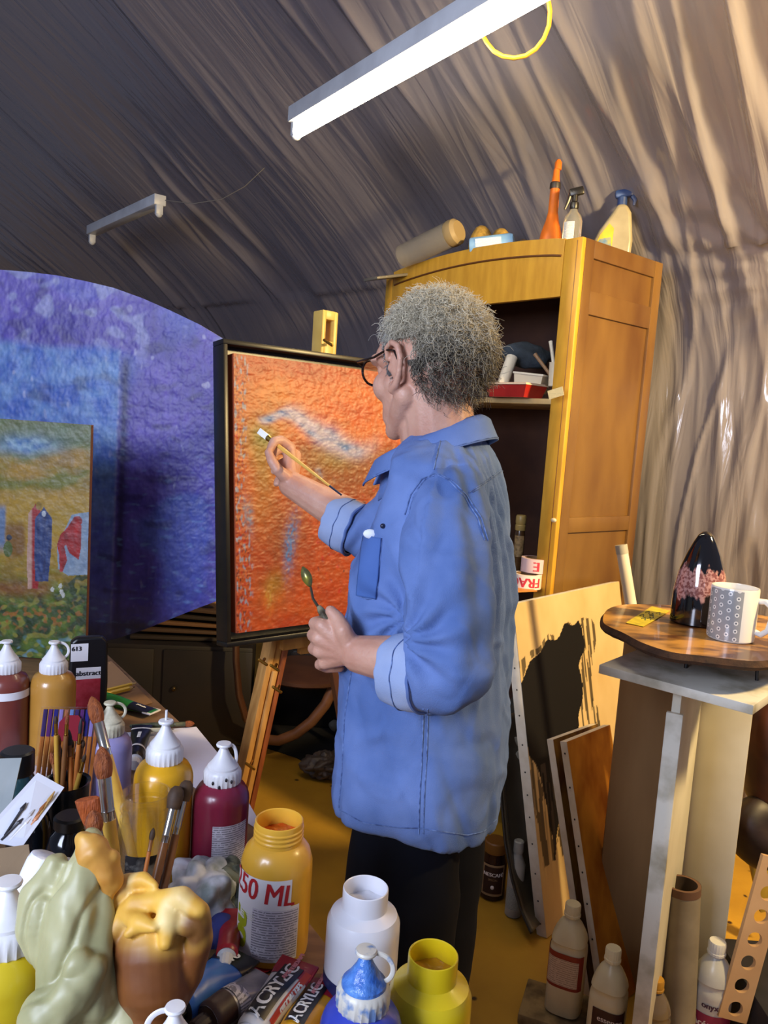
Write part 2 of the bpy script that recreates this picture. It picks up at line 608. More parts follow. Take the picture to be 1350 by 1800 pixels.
def col_orange(u, v):
    x = u * 1.0; y = 1 - v
    wx = x + 0.05 * nz(x * 5, y * 5, 1); wy = y + 0.04 * nz(x * 5, y * 5, 2)
    c = mixc(a_or, a_org2, 0.45 + 0.7 * fb(wx * 2.5, wy * 6, 4, 3))
    c = mixc(c, a_red, 0.7 * sstep(0.13, 0.02, wy) + 0.45 * max(0, nz(x * 4, y * 14, 9)))
    c = mixc(c, a_red, 0.75 * sstep(0.45, 0.62, wy) * (0.75 + 0.8 * nz(x * 6, y * 6, 3)))
    c = mixc(c, olive, 0.75 * math.exp(-((wx - 0.14) / 0.11) ** 2 - ((wy - 0.30) / 0.10) ** 2))
    c = mixc(c, grn, 0.9 * math.exp(-((wx - 0.17) / 0.07) ** 2 - ((wy - 0.28) / 0.035) ** 2))
    c = mixc(c, olive, 0.55 * math.exp(-((wx - 0.14) / 0.05) ** 2 - ((wy - 0.43) / 0.14) ** 2))
    c = mixc(c, brown, 0.75 * sstep(0.33, 0.40, wx - 0.3 * (wy - 0.4)) * sstep(0.26, 0.34, wy) * sstep(0.62, 0.45, wy))
    c = mixc(c, olive, 0.6 * math.exp(-((wx - 0.55) / 0.12) ** 2 - ((wy - 0.36) / 0.05) ** 2))
    c = mixc(c, brown, 0.7 * math.exp(-((wx - 0.27) / 0.12) ** 2 - ((wy - 0.66) / 0.14) ** 2))
    c = mixc(c, olive, 0.6 * math.exp(-((wx - 0.20) / 0.08) ** 2 - ((wy - 0.84) / 0.06) ** 2))
    # lavender cloud streak
    cy = 0.20 + 0.02 * math.sin(x * 12) + 0.13 * sstep(0.22, 0.5, x) * 0.7
    if 0.10 < x < 0.90:
        k = math.exp(-((wy - cy) / (0.012 + 0.03 * sstep(0.2, 0.45, x))) ** 2) * sstep(0.10, 0.16, x) * sstep(.88, .6, x)
        c = mixc(c, mixc(lav, blu, 0.25 + 1.5 * nz(x * 14, y * 34, 5)), min(1, 1.25 * k))
    # speckled left edge
    if wx < 0.07:
        s_ = nz(x * 120, y * 90, 6)
        c = mixc(c, mixc(dk, red, 0.5 + nz(x * 60, y * 60, 8)), 0.9 * sstep(0.0, 0.2, s_) * sstep(0.07, 0.03, wx))
        c = mixc(c, H('#8f96ac')[:3], 0.9 * sstep(0.15, 0.4, nz(x * 80, y * 40, 12)) * sstep(0.07, 0.045, wx))
    for (bx, by, sx, sy, cc, am) in ((0.065, 0.58, 0.022, 0.055, H('#77809a')[:3], 0.9), (0.29, 0.69, 0.035, 0.11, blu, 1.0),
                                     (0.34, 0.50, 0.03, 0.022, H('#5e6c88')[:3], 0.9), (0.16, 0.88, 0.028, 0.05, H('#c9963a')[:3], 0.7),
                                     (0.44, 0.42, 0.02, 0.02, H('#8c97b4')[:3], 0.6)):
        k = math.exp(-((wx - bx) / sx) ** 2 - ((wy - by) / sy) ** 2)
        k *= 0.55 + 0.8 * max(-0.4, nz(x * 90, y * 70, 15))
        c = mixc(c, cc, min(1, am * k * 1.6))
    k = sstep(0.40, 0.50, nz(x * 40, y * 40, 21)) * sstep(0.36, 0.44, wx) * sstep(0.40, 0.5, y)
    c = mixc(c, mixc(red, dk, 0.5 + nz(x * 30, y * 30)), 0.75 * k)
    return c
def opt(u, v):
    x = 0.03 + cw * u; z = 0.03 + chh * v
    y = -0.004 - 0.0008 * fb(x * 50, z * 70, 2) - 0.0008 * abs(nz(x * 60, z * 130, 5))
    return Vector((x, y, z))
canvas_slab('stretcher', opt, col_orange, 260, 330, (0, 1, 0), 0.028, m_paint, M('canvas_edge', '#c8603a', rough=0.7), t)

# big blue painting (arched top and bottom)
t = thing('blue_painting', 'large blue and violet abstract painting with an arched top edge', 'painting', loc=AT(-150, 2.75, 0.0))
o0 = Vector(t.location)
def locp(px, py, d=2.75):
    # point on the vertical plane y = o0.y
    r = fw + RTV * ((px - 675) / FPX) + UPV * ((900 - py) / FPX)
    k = (o0.y - CAMP.y) / r.y
    q = CAMP + r * k
    return q - o0
tops = [(395, 597), (350, 570), (300, 546), (250, 524), (200, 506), (150, 494), (100, 484), (50, 478), (0, 474), (-60, 474), (-150, 480), (-260, 500)]
bots = [(393, 1052), (350, 1068), (300, 1088), (250, 1108), (200, 1124), (150, 1134), (100, 1140), (50, 1144), (0, 1146), (-60, 1146), (-150, 1140), (-260, 1125)]
TP = [locp(*q) for q in tops][::-1]; BP = [locp(*q) for q in bots][::-1]
def interp(L, u):
    x = u * (len(L) - 1); i = min(int(x), len(L) - 2)
    return L[i].lerp(L[i + 1], x - i)
def bpt(u, v):
    # mostly even spacing in u
    uu = u ** 0.9
    p = interp(BP, uu).lerp(interp(TP, uu), v)
    p.y = -0.0015 * fb(p.x * 25, p.z * 25, 2) - 0.001 * abs(nz(p.x * 80, p.z * 80))
    return p
XL = locp(205, 800).x; ZT = locp(100, 612).z; ZL = locp(200, 1000).z
vio, dvio, lblu, sky, nvy, whi = H('#6258cc')[:3], H('#3a32a4')[:3], H('#3f6fd8')[:3], H('#6f9fe8')[:3], H('#14124a')[:3], H('#b9c4f6')[:3]
def col_blue(u, v):
    p = bpt(u, v)
    x, z = p.x, p.z
    wx = x + 0.03 * nz(x * 8, z * 8, 1); wz = z + 0.03 * nz(x * 8, z * 8, 2)
    f1 = fb(wx * 6, wz * 6, 3)
    c = mixc(vio, dvio, 0.35 + 0.9 * f1)
    c = mixc(c, lblu, 0.5 * sstep(0.1, 0.4, nz(wx * 4, wz * 5, 11)))
    top = sstep(ZT - 0.02, ZT + 0.35, wz)
    c = mixc(c, H('#7a74dc')[:3], 0.75 * top)
    c = mixc(c, H('#93a0e4')[:3], 0.8 * sstep(0.12, 0.34, nz(wx * 16, wz * 22, 5)) * sstep(ZT - 0.1, ZT + 0.1, z))
    ins = sstep(XL + 0.006, XL - 0.006, x + 0.004 * nz(z * 40, 3)) * sstep(ZT + 0.03, ZT - 0.01, wz)
    inner = mixc(sky, lblu, 0.45 + 1.1 * fb(x * 14, z * 14, 8))
    inner = mixc(inner, vio, 0.55 * sstep(0.6, 0.0, (z - ZL) / (ZT - ZL + 0.01)) )
    c = mixc(c, inner, 0.92 * ins)
    c = mixc(c, whi, 0.5 * math.exp(-((x - XL) / 0.004) ** 2) * sstep(ZT + 0.03, ZT, z) * (0.5 + nz(z * 60, 1)))
    c = mixc(c, nvy, 0.8 * math.exp(-((x - XL - 0.02) / 0.014) ** 2) * sstep(ZT + 0.02, ZT - 0.05, z))
    c = mixc(c, H('#3a38b0')[:3], 0.35 * sstep(ZL + 0.1, ZL - 0.06, wz))
    c = mixc(c, nvy, 0.9 * sstep(ZL - 0.10, ZL - 0.26, wz + 0.05 * nz(x * 12, z * 30)))
    c = mixc(c, nvy, 0.45 * sstep(0.2, 0.55, nz(wx * 14, wz * 26, 31)))
    c = mixc(c, whi, 0.6 * sstep(0.46, 0.62, nz(x * 42, z * 26, 33)) * sstep(-.1, .25, nz(x * 5, z * 5, 60)) * (0.4 + 0.6 * sstep(ZL, ZT, z)))
    c = mixc(c, sky, 0.5 * sstep(0.3, 0.6, nz(x * 26, z * 70, 41)) * sstep(ZT, ZL, z))
    return c
canvas_slab('stretcher', bpt, col_blue, 300, 300, (0, 1, 0), 0.03, m_paint2, M('canvas_edge_pale', '#b8b4c8', rough=0.7), t)

# painting with figures, standing on the table
t = thing('figure_painting', 'ochre and green painting of robed figures standing on the table', 'painting', loc=AT(20, 2.2, 0.8035))
o0b = Vector(t.location)
def loc3(px, py):
    r = fw + RTV * ((px - 675) / FPX) + UPV * ((900 - py) / FPX)
    return CAMP + r * (o0b.y / r.y) - o0b
C3 = {k: loc3(*q) for k, q in dict(tr=(158, 747), tl=(-170, 730), br=(150, 1158), bl=(-170, 1146)).items()}
zb, ztp = 0.0, C3['tr'].z
def fpt(u, v):
    x = (-0.50 + 0.50 * u) + C3['br'].x
    z = zb + (ztp - zb) * v
    x += (C3['tr'].x - C3['br'].x) * v * 0.5
    return Vector((x, -0.001 - 0.0008 * fb(x * 40, z * 40), z))
och, ogr, dgr, rob, fred, sand, wht, gbl = (H(k)[:3] for k in ('#b48a1e', '#7c7d22', '#27401a', '#1f2f66', '#a81c1c', '#c49a2c', '#d8d8cc', '#4f7fb4'))
def col_fig(u, v):
    p = fpt(u, v)
    d = CAMP.y
    wp = p + o0b
    rel = wp - CAMP
    k = FPX / rel.dot(fw)
    x = 675 + rel.dot(RTV) * k; y = 900 - rel.dot(UPV) * k      # motif ruler on the flat canvas
    wx = x + 6 * nz(x * .03, y * .03, 1); wy = y + 6 * nz(x * .03, y * .03, 2)
    c = mixc(och, ogr, 0.5 + 1.0 * fb(wx * .012, wy * .03, 3))
    c = mixc(c, H('#8a6a1c')[:3], 0.5 * sstep(0, 0.3, nz(wx * .03, wy * .05, 5)))
    c = mixc(c, sand, 0.8 * sstep(850, 880, wy) * sstep(1010, 960, wy))
    c = mixc(c, H('#59764f')[:3], 0.8 * sstep(800, 770, wy))
    kk = math.exp(-((wx - 45) / 50) ** 2 - ((wy - 782) / 16) ** 2)
    c = mixc(c, mixc(gbl, H('#8fb4cc')[:3], 0.5 + nz(x * .1, y * .1)), min(1, 1.3 * kk))
    c = mixc(c, gbl, 0.85 * sstep(14, 6, abs(wx - 2)) * sstep(880, 900, y) * sstep(980, 950, y))
    c = mixc(c, H('#7a4a1a')[:3], 0.8 * sstep(20, 10, abs(wx - 28)) * sstep(910, 930, y) * sstep(990, 970, y))
    g = sstep(1005, 1045, wy)
    gr = mixc(H('#5f7a1e')[:3], dgr, 0.5 + 1.5 * nz(wx * .05, wy * .05, 7))
    gr = mixc(gr, H('#a9a43a')[:3], 0.6 * sstep(0.1, 0.35, nz(x * .07, y * .09, 8)))
    gr = mixc(gr, H('#b46a2a')[:3], 0.8 * sstep(0.05, 0.3, nz(x * .12, y * .12, 9)) * math.exp(-((y - 1085) / 22) ** 2))
    gr = mixc(gr, H('#6fa0b4')[:3], 0.7 * sstep(0.15, 0.4, nz(x * .08, y * .1, 10)) * sstep(1110, 1130, y))
    c = mixc(c, gr, g)
    c = mixc(c, H('#9a5a22')[:3], 0.75 * math.exp(-((wy - 1035) / 14) ** 2) * sstep(100, 80, wx))
    c = mixc(c, dgr, 0.9 * sstep(0.0, 0.2, nz(x * .09, y * .09, 17)) * sstep(110, 125, wx) * sstep(995, 1015, wy) * sstep(1120, 1100, wy))
    # red robed figure behind, navy robed figure in front
    def ell(cx, cy, rx, ry): return ((x - cx) / rx) ** 2 + ((y - cy) / ry) ** 2 < 1
    if 884 < y < 1035:
        hw = 12 * sstep(884, 905, y) - 3 * sstep(990, 1035, y)
        if abs(x - 62 - (y - 900) * -0.03) < hw: c = mixc(fred, H('#d8b8a0')[:3], 0.75 * sstep(58, 54, x))
    if ell(68, 889, 5, 7): c = H('#a08030')[:3]
    if 892 < y < 1022:
        hw = 15 * sstep(888, 915, y) - 3.5 * sstep(960, 1025, y)
        if abs(x - 77 + (y - 900) * 0.03) < hw: c = mixc(rob, H('#35508c')[:3], 0.5 + nz(x * .2, y * .05))
    if ell(77, 903, 3.6, 5.5): c = H('#c4ccd4')[:3]
    # seated red figure at the right
    def pol(pts):
        ins = False; n_ = len(pts)
        for i_ in range(n_):
            (x1, y1), (x2, y2) = pts[i_], pts[(i_ + 1) % n_]
            if (y1 > y) != (y2 > y) and x < (x2 - x1) * (y - y1) / (y2 - y1) + x1: ins = not ins
        return ins
    if pol([(126, 905), (140, 902), (158, 900), (158, 1010), (120, 1012), (102, 1000), (100, 960), (112, 935)]): c = mixc(H('#9fb0c0')[:3], H('#7f98b4')[:3], .5 + nz(x * .1, y * .06))
    if ell(137, 916, 7.5, 9) or pol([(131, 908), (141, 910), (143, 925), (142, 965), (138, 984), (122, 972), (116, 958), (113, 960), (118, 985), (110, 1005), (105, 1005), (104, 975), (100, 958), (106, 940), (118, 928)]):
        c = mixc(H('#c01c1a')[:3], H('#8c1414')[:3], 0.5 + nz(x * .1, y * .05))
    if ell(16, 945, 5, 5): c = H('#1c2a44')[:3]
    if ell(14, 965, 8, 14): c = H('#5a6a2a')[:3]
    for (wx_, wy_) in ((92, 1036), (108, 1040), (106, 1030), (111, 1046)):
        if math.hypot(x - wx_, (y - wy_) * .7) < 3.2 + 1.5 * nz(x * .5, y * .5): c = wht
    return c
canvas_slab('stretcher', fpt, col_fig, 300, 400, (0, 1, 0), 0.018, m_paint, M('canvas_edge_rust', '#a06a48', rough=0.7), t)

# ------------------------------------------------------------------ easel
m_pine = M('easel_pine', '#c08f4e', '#9c6c34', rough=0.45, scale=6, stretch=(8, 8, 1))
m_pine_red = M('easel_beech', '#8e4c28', '#6f381c', rough=0.45, scale=6, stretch=(8, 8, 1))
m_brass = M('brass', '#b4883c', rough=0.25, metal=1.0)
ft = AT(350, 2.06, 0.0)
et = P(514, 1000, 2.12)
t = thing('easel', 'wooden studio easel with brass knobs carrying the framed painting', 'easel', loc=ft)
AX = (et - ft); EL = AX.length; AX.normalize()
EX = (FD - AX * FD.dot(AX)).normalized(); EY = AX.cross(EX).normalized()
if EY.y < 0: EY = -EY
def eb(mb, x, y, z0, z1, wx, wy, bev=0.003, o=Vector((0, 0, 0))):
    R = Matrix((EX, EY, AX)).transposed()
    c = EX * x + EY * y + AX * (z0 + z1) / 2 + o
    mb.box(c, (wx, wy, z1 - z0), rot=R, bev=bev)
bar = lambda *a, name='mast', mat=m_pine, **k: (lambda mb: (eb(mb, *a, **k), mb.build(name, mat, t)))(MB())
bar(-0.020, 0, 0.02, EL, 0.018, 0.04, name='mast_rail')
bar(0.022, 0, 0.02, EL, 0.016, 0.04, name='mast_rail', mat=m_pine_red)
bar(0.001, -0.014, 0.35, EL - 0.27, 0.016, 0.02, name='sliding_bar')
bar(0, 0.0, EL - 0.30, EL, 0.024, 0.03, name='mast')
AX2 = (P(573, 548, 2.13) - P(540, 1150, 2.19)); UL = AX2.length; AX2.normalize()
ub = P(540, 1150, 2.19) - ft
AXL = AX
AX = AX2; EX = (FD - AX * FD.dot(AX)).normalized(); EY = AX.cross(EX).normalized()
if EY.y < 0: EY = -EY
bar(0, 0.012, 0.0, UL - 0.10, 0.04, 0.02, name='mast', o=ub)
EL = UL
R = Matrix((EX, EY, AX)).transposed()
mb = MB()   # top clamp head with window
hw, hh = 0.027, 0.20
mb.box(ub + EX * -0.019 + AX * (EL - hh / 2), (0.014, 0.045, hh), rot=R, bev=0.004)
mb.box(ub + EX * 0.019 + AX * (EL - hh / 2), (0.014, 0.045, hh), rot=R, bev=0.004)
mb.box(ub + AX * (EL - 0.012), (0.03, 0.045, 0.024), rot=R, bev=0.002)
mb.box(ub + AX * (EL - 0.14), (0.03, 0.045, 0.12), rot=R, bev=0.002)
mb.build('top_clamp', M('pale_pine', '#d8b45c', '#c29a44', rough=0.4, scale=8), t)
def knob(px, py, par, d=1.96):
    p = P(px, py, d) - ft
    mb = MB(); mb.caps(p + Vector((-.010, -.01, .006)), p + Vector((.010, -.01, -.006)), 0.004, 0.004, 8)
    mb.tube([p + Vector((0, 0.02, 0)), p + Vector((0, -0.012, 0))], 0.004, n=8)
    mb.build('wing_nut', m_brass, par)
for (a, b) in ((484, 1172), (463, 1162), (488, 1210), (441, 1344), (577, 603)): knob(a, b, t, 2.09 if b < 700 else 2.02)
# cross tray under painting, rear leg, base
def seg(name, a, b, wx, wy, mat):
    a = Vector(a); b = Vector(b); ax = (b - a); L = ax.length; ax.normalize()
    ex = (FD - ax * FD.dot(ax))
    if ex.length < 0.1: ex = ax.cross(Vector((0, 0, 1)))
    ex.normalize(); ey = ax.cross(ex)
    mb = MB(); mb.box((a + b) / 2, (wx, wy, L), rot=Matrix((ex, ey, ax)).transposed(), bev=0.002)
    return mb.build(name, mat, t)
tray_c = P(520, 1128, 2.13) - ft
seg('tray', tray_c - FD * 0.05, tray_c + FD * 0.22, 0.03, 0.03, m_pine)
seg('leg', ub + AX * 0.3, AT(660, 2.5, 0) - ft, 0.03, 0.02, M('shade_beech', '#4a2818', rough=.5))

# ------------------------------------------------------------------ cupboard
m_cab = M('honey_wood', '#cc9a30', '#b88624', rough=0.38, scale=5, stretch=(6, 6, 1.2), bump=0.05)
m_cabs = M('side_wood_shaded', '#7c5c2e', '#54341a', rough=0.32, scale=2.2, stretch=(2, 2, 0.7), lo=0.3, hi=0.7)  # darker than the front wood: the side's shade is put into the colour
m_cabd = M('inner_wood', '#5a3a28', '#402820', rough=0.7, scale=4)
cr = P(1025, 415, 2.70)
ZC = cr.z
cl = G(680, 473, ZC)
fdv = (cl - cr); fdv.z = 0; WC = fdv.length; fdv.normalize()         # along the front to the left
sdv = Vector((-fdv.y, fdv.x, 0)) 
if sdv.y < 0: sdv = -sdv
DC = 0.50
print('cabinet', ZC, WC, cr, cl, fdv, sdv)
t = thing('cupboard', 'tall doorless honey-coloured wooden cupboard with an arched top rail', 'cupboard', loc=(cr.x, cr.y, 0))
t.rotation_euler = Matrix((fdv, sdv, Vector((0, 0, 1)))).transposed().to_euler() if fdv.cross(sdv).z > 0 else (0, 0, 0)
mirror = fdv.cross(sdv).z < 0
if mirror:   # use local x = -fdv
    t.rotation_euler = Matrix((-fdv, sdv, Vector((0, 0, 1)))).transposed().to_euler()
SX = -1 if mirror else 1
def cb(name, x0, x1, y0, y1, z0, z1, mat, bev=0.002, par=None):
    mb = MB(); mb.box((SX * (x0 + x1) / 2, (y0 + y1) / 2, (z0 + z1) / 2), (abs(x1 - x0), y1 - y0, z1 - z0), bev=bev)
    return mb.build(name, mat, par or t)
ST = 0.075
cb('stile', 0, ST, 0, 0.022, 0, ZC, m_cab, 0.004)
cb('stile', WC - 0.05, WC, 0, 0.022, 0, ZC - 0.03, m_cab, 0.004)
ZR = P(993, 521, 2.77).z
n = 24
poly = [(SX * (ST + (WC - 0.05 - ST) * i / n), ZC + 0.002 + 0.032 * math.sin(PI * (i / n)) ** 0.8 - 0.02 * (i / n)) for i in range(n + 1)]
poly = poly + [(SX * (WC - 0.05), ZR), (SX * ST, ZR)]
mb = MB(); mb.prism(poly, 0.0, 0.022); mb.build('arched_rail', m_cab, t, smooth=False)
mb = MB()
mb.tube([(SX * (ST + 0.01 + (WC - 0.07 - ST) * i / n), -0.001, ZC - 0.055 + 0.032 * math.sin(PI * i / n) ** 0.8 - 0.02 * i / n) for i in range(n + 1)], 0.004, n=6)
mb.build('groove_moulding', M('groove_dark', '#5a300c', rough=0.5), t)
mb = MB(); mb.tube([(SX * 0.02, -0.0005, 0.0), (SX * 0.02, -0.0005, ZC - 0.01)], 0.0016, n=5); mb.build('bead', M('groove_dark', ''), t)
# side: frame and panels
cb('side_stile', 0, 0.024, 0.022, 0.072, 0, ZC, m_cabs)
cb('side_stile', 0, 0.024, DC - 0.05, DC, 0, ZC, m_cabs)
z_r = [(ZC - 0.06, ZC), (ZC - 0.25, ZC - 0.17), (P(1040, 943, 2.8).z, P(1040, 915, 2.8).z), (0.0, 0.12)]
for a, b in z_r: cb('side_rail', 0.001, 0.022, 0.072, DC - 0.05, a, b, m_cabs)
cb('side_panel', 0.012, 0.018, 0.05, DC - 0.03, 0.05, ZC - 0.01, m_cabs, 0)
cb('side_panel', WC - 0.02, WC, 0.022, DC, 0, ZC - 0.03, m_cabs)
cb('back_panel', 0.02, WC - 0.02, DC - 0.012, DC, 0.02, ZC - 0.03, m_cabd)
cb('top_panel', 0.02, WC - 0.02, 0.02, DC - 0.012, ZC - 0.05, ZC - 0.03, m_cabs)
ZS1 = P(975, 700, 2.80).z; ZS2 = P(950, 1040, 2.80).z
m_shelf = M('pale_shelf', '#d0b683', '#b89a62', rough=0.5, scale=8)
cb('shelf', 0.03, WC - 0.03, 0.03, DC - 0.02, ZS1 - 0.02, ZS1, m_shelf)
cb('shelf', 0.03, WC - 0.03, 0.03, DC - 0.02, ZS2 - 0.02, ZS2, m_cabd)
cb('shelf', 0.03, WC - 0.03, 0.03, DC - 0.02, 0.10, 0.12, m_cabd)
for zz in (P(975, 915, 2.8).z,):
    mb = MB(); mb.ball((SX * 0.01, -0.004, zz), (0.012, 0.006, 0.008)); mb.build('hinge', M('pale_plastic', '#d8c8a8'), t)
CAB = t
# ------------------------------------------------------------------ the painter
Hd = 1.40
HC = P(750, 645, Hd)
F = Vector((-0.67, 0.73, -0.12)).normalized()
U = Vector((0, 0, 1)); U = (U - F * U.dot(F)).normalized()
Lh = U.cross(F).normalized()
if Lh.y > 0: Lh = -Lh
def hp(f, l, u): return HC + (F * f + Lh * l + U * u)
RH = Matrix((F, Lh, U)).transposed()
Fb = Vector((-0.93, 0.37, 0)).normalized()
Lb = Vector((-0.37, -0.93, 0)).normalized()
def pxc(y, l, r, d=1.42):
    return P((l + r) / 2, y, d), (r - l) / 2 / FPX * d
tc_ = P(748, 1300, 1.42)
man = thing('person', 'grey-haired person in a denim shirt and glasses painting at the easel', 'person', loc=(tc_.x, tc_.y, 0))
MO = Vector(man.location)
def toman(mb):
    mb.v = [p - MO for p in mb.v]; return mb

def skin_mat():
    m = M('skin', '#c99c86', '#b98670', rough=0.48, scale=18, sss=0.15, bump=0.12, bscale=160)
    return m
m_skin = skin_mat()
B = MB()
# head
B.ball(hp(-0.012, 0, 0.030), (0.100, 0.078, 0.092), RH)
B.ball(hp(-0.03, 0, 0.005), (0.082, 0.074, 0.085), RH)
B.ball(hp(0.030, 0, -0.030), (0.064, 0.063, 0.088), RH)
B.ball(hp(0.050, 0, -0.092), (0.036, 0.038, 0.030), RH)
B.ball(hp(0.048, 0, 0.035), (0.045, 0.058, 0.04), RH)
for s_ in (-1, 1):
    B.caps(hp(-0.005, s_ * 0.056, -0.055), hp(0.062, s_ * 0.020, -0.108), 0.022, 0.018)
    B.ball(hp(0.054, s_ * 0.040, -0.032), 0.030)
    B.caps(hp(0.03, s_ * 0.050, -0.03), hp(0.058, s_ * 0.030, -0.085), 0.020, 0.018)
    B.ball(hp(0.045, s_ * 0.045, 0.02), 0.026)
    B.caps(hp(0.080, s_ * 0.046, 0.018), hp(0.091, s_ * 0.012, 0.016), 0.012, 0.011)
    B.ball(hp(0.074, s_ * 0.032, -0.001), 0.0135)
    # ear: concha and rim
    B.ball(hp(0.000, s_ * 0.073, -0.006), (0.014, 0.008, 0.024), RH)
    ear = [(0.016, .074, 0.012), (0.012, .080, 0.028), (-0.004, .085, 0.034), (-0.020, .088, 0.026), (-0.026, .088, 0.006),
           (-0.020, .085, -0.014), (-0.008, .080, -0.030), (0.004, .076, -0.036), (0.008, .074, -0.026)]
    B.chain([hp(f, s_ * l, u - 0.006) for f, l, u in [(a_ * 1.12, b_ + .003, c_ * 1.12) for a_, b_, c_ in ear]], [.0045, .005, .0055, .006, .006, .0055, .0075, .008, .005], 8)
    B.chain([hp(f, s_ * (l - .003), u - 0.006) for f, l, u in [(-0.004, .08, .022), (-.012, .082, .010), (-.010, .081, -.008), (.0, .078, -.016)]], [.004, .004, .004, .004], 8)
    B.ball(hp(0.012, s_ * 0.076, -0.008), (0.005, 0.006, 0.007), RH)
B.caps(hp(0.092, 0, 0.008), hp(0.114, 0, -0.032), 0.009, 0.012)
B.ball(hp(0.108, 0.010, -0.037), 0.008); B.ball(hp(0.108, -0.010, -0.037), 0.008)
B.ball(hp(0.084, 0, -0.066), (0.015, 0.026, 0.009), RH)
B.ball(hp(0.083, 0, -0.078), (0.014, 0.023, 0.008), RH)
B.ball(hp(0.070, 0, -0.070), (0.020, 0.035, 0.025), RH)
# neck, shoulders and trunk (under the shirt)
NB = P(782, 830, 1.41)
B.caps(hp(-0.022, 0, -0.045), NB, 0.060, 0.064)
B.caps(hp(0.01, 0, -0.085), NB + Fb * 0.02, 0.045, 0.055)
shoulderL = P(798, 895, 1.30); shoulderR = AT(735, 1.56, shoulderL.z + 0.0)
B.caps(shoulderL, NB - Vector((0, 0, .06)), 0.04, 0.055); B.caps(shoulderR, NB - Vector((0, 0, .06)), 0.04, 0.055)
TT = [P(785, 900, 1.42), P(765, 1050, 1.42), P(750, 1200, 1.42), P(745, 1380, 1.42)]
for i in range(3):
    for q in (-1, 1):
        B.caps(TT[i] + Lb * 0.07 * q, TT[i + 1] + Lb * 0.07 * q, 0.085, 0.085)
# legs
legx = P(738, 1500, 1.42)
for q in (-1, 1):
    hip = Vector((legx.x, legx.y, 0.80)) + Lb * 0.085 * q
    B.caps(TT[3] + Lb * 0.06 * q, hip, 0.085, 0.08)
    kn = Vector((hip.x + .0, hip.y, 0.46)); an = Vector((hip.x + 0.01, hip.y, 0.09))
    B.caps(hip, kn, 0.08, 0.055); B.caps(kn, an, 0.055, 0.036)
    B.caps(an, an + Fb * 0.12 - Vector((0, 0, .05)), 0.036, 0.03)
# left arm (near): elbow bent, hand in front of the belly
EL_ = P(800, 1176, 1.17); WL = P(632, 1150, 1.245)
B.caps(shoulderL, EL_, 0.048, 0.042)
B.chain([EL_, EL_.lerp(WL, .35), WL], [0.043, 0.043, 0.030])
palm0 = P(618, 1142, 1.257)
K = [P(566, 1100, 1.255), P(560, 1122, 1.261), P(562, 1144, 1.267), P(572, 1164, 1.273)]
for k in K: B.caps(palm0, k, 0.024, 0.0125, 10)
B.ball(P(592, 1135, 1.267), (0.026, 0.020, 0.030))
fing = [[(554, 1096, 1.277), (566, 1092, 1.297), (584, 1098, 1.293)],
        [(551, 1116, 1.287), (560, 1116, 1.309), (584, 1118, 1.303)],
        [(552, 1140, 1.293), (562, 1146, 1.313), (588, 1148, 1.305)],
        [(562, 1168, 1.293), (574, 1174, 1.309), (598, 1174, 1.301)]]
for k, fg, r in zip(K, fing, (0.0115, 0.0115, 0.011, 0.0095)):
    B.chain([k] + [P(*q) for q in fg], [r + .001, r, r * .92, r * .8], 10)
B.chain([P(614, 1132, 1.245), P(604, 1108, 1.238), P(594, 1088, 1.250), P(581, 1074, 1.257)], [0.017, 0.014, 0.0115, 0.0095], 10)
# right arm (far): raised to the canvas
ELR = P(682, 950, 1.64); WR = P(513, 852, 1.715)
B.caps(shoulderR, ELR, 0.048, 0.040)
B.chain([ELR, ELR.lerp(WR, .35), WR], [0.042, 0.044, 0.029])
p0 = P(508, 842, 1.72)
KR = [P(510, 786, 1.738), P(520, 800, 1.752), P(520, 816, 1.760), P(514, 832, 1.764)]
for k in KR: B.caps(p0, k, 0.021, 0.0125, 10)
fr = [[(494, 774, 1.720), (482, 776, 1.706), (476, 787, 1.700)],
      [(500, 788, 1.738), (486, 792, 1.722), (478, 802, 1.708)],
      [(500, 812, 1.748), (488, 818, 1.730), (482, 828, 1.715)],
      [(500, 834, 1.752), (490, 842, 1.738), (486, 850, 1.726)]]
for k, fg, r in zip(KR, fr, (0.0115, 0.0115, 0.0105, 0.0095)):
    B.chain([k] + [P(*q) for q in fg], [r + .001, r, r * .92, r * .8], 10)
B.chain([P(502, 838, 1.700), P(488, 826, 1.688), P(478, 810, 1.688), P(472, 795, 1.692)], [0.016, 0.0125, 0.011, 0.009], 10)
toman(B)
body = union('body', B, 0.0028, m_skin, man, it=5, fac=0.5)

# ---- shirt
m_denim = M('denim', '#6c84ba', '#4f699f', rough=0.8, scale=9, bump=0.25, bscale=700, lo=0.3, hi=0.7, spec=0.2)
m_denim_d = M('denim_pocket', '#4c6aa8', '#41609c', rough=0.8, scale=8, bump=0.2, bscale=700, spec=0.2)
m_denim_l = M('denim_inside', '#a3b1cf', '#8a9dc4', rough=0.85, scale=8, bump=0.2, bscale=700, spec=0.2)
m_seam = M('denim_seam', '#3c5080', '#6a84b8', rough=0.9, scale=120)
S = MB()
rings = [(752, 745, 838, 0.062), (768, 722, 855, 0.085), (790, 702, 870, 0.135), (815, 694, 882, 0.172), (850, 688, 893, 0.19), (900, 668, 899, 0.195),
         (950, 648, 902, 0.195), (1000, 624, 903, 0.192), (1060, 617, 901, 0.185), (1130, 610, 896, 0.178), (1210, 603, 894, 0.178),
         (1270, 600, 893, 0.18), (1335, 596, 889, 0.185), (1380, 592, 884, 0.187), (1418, 594, 878, 0.185)]
prof = []
NSEG = 72
vs = []; fs = []
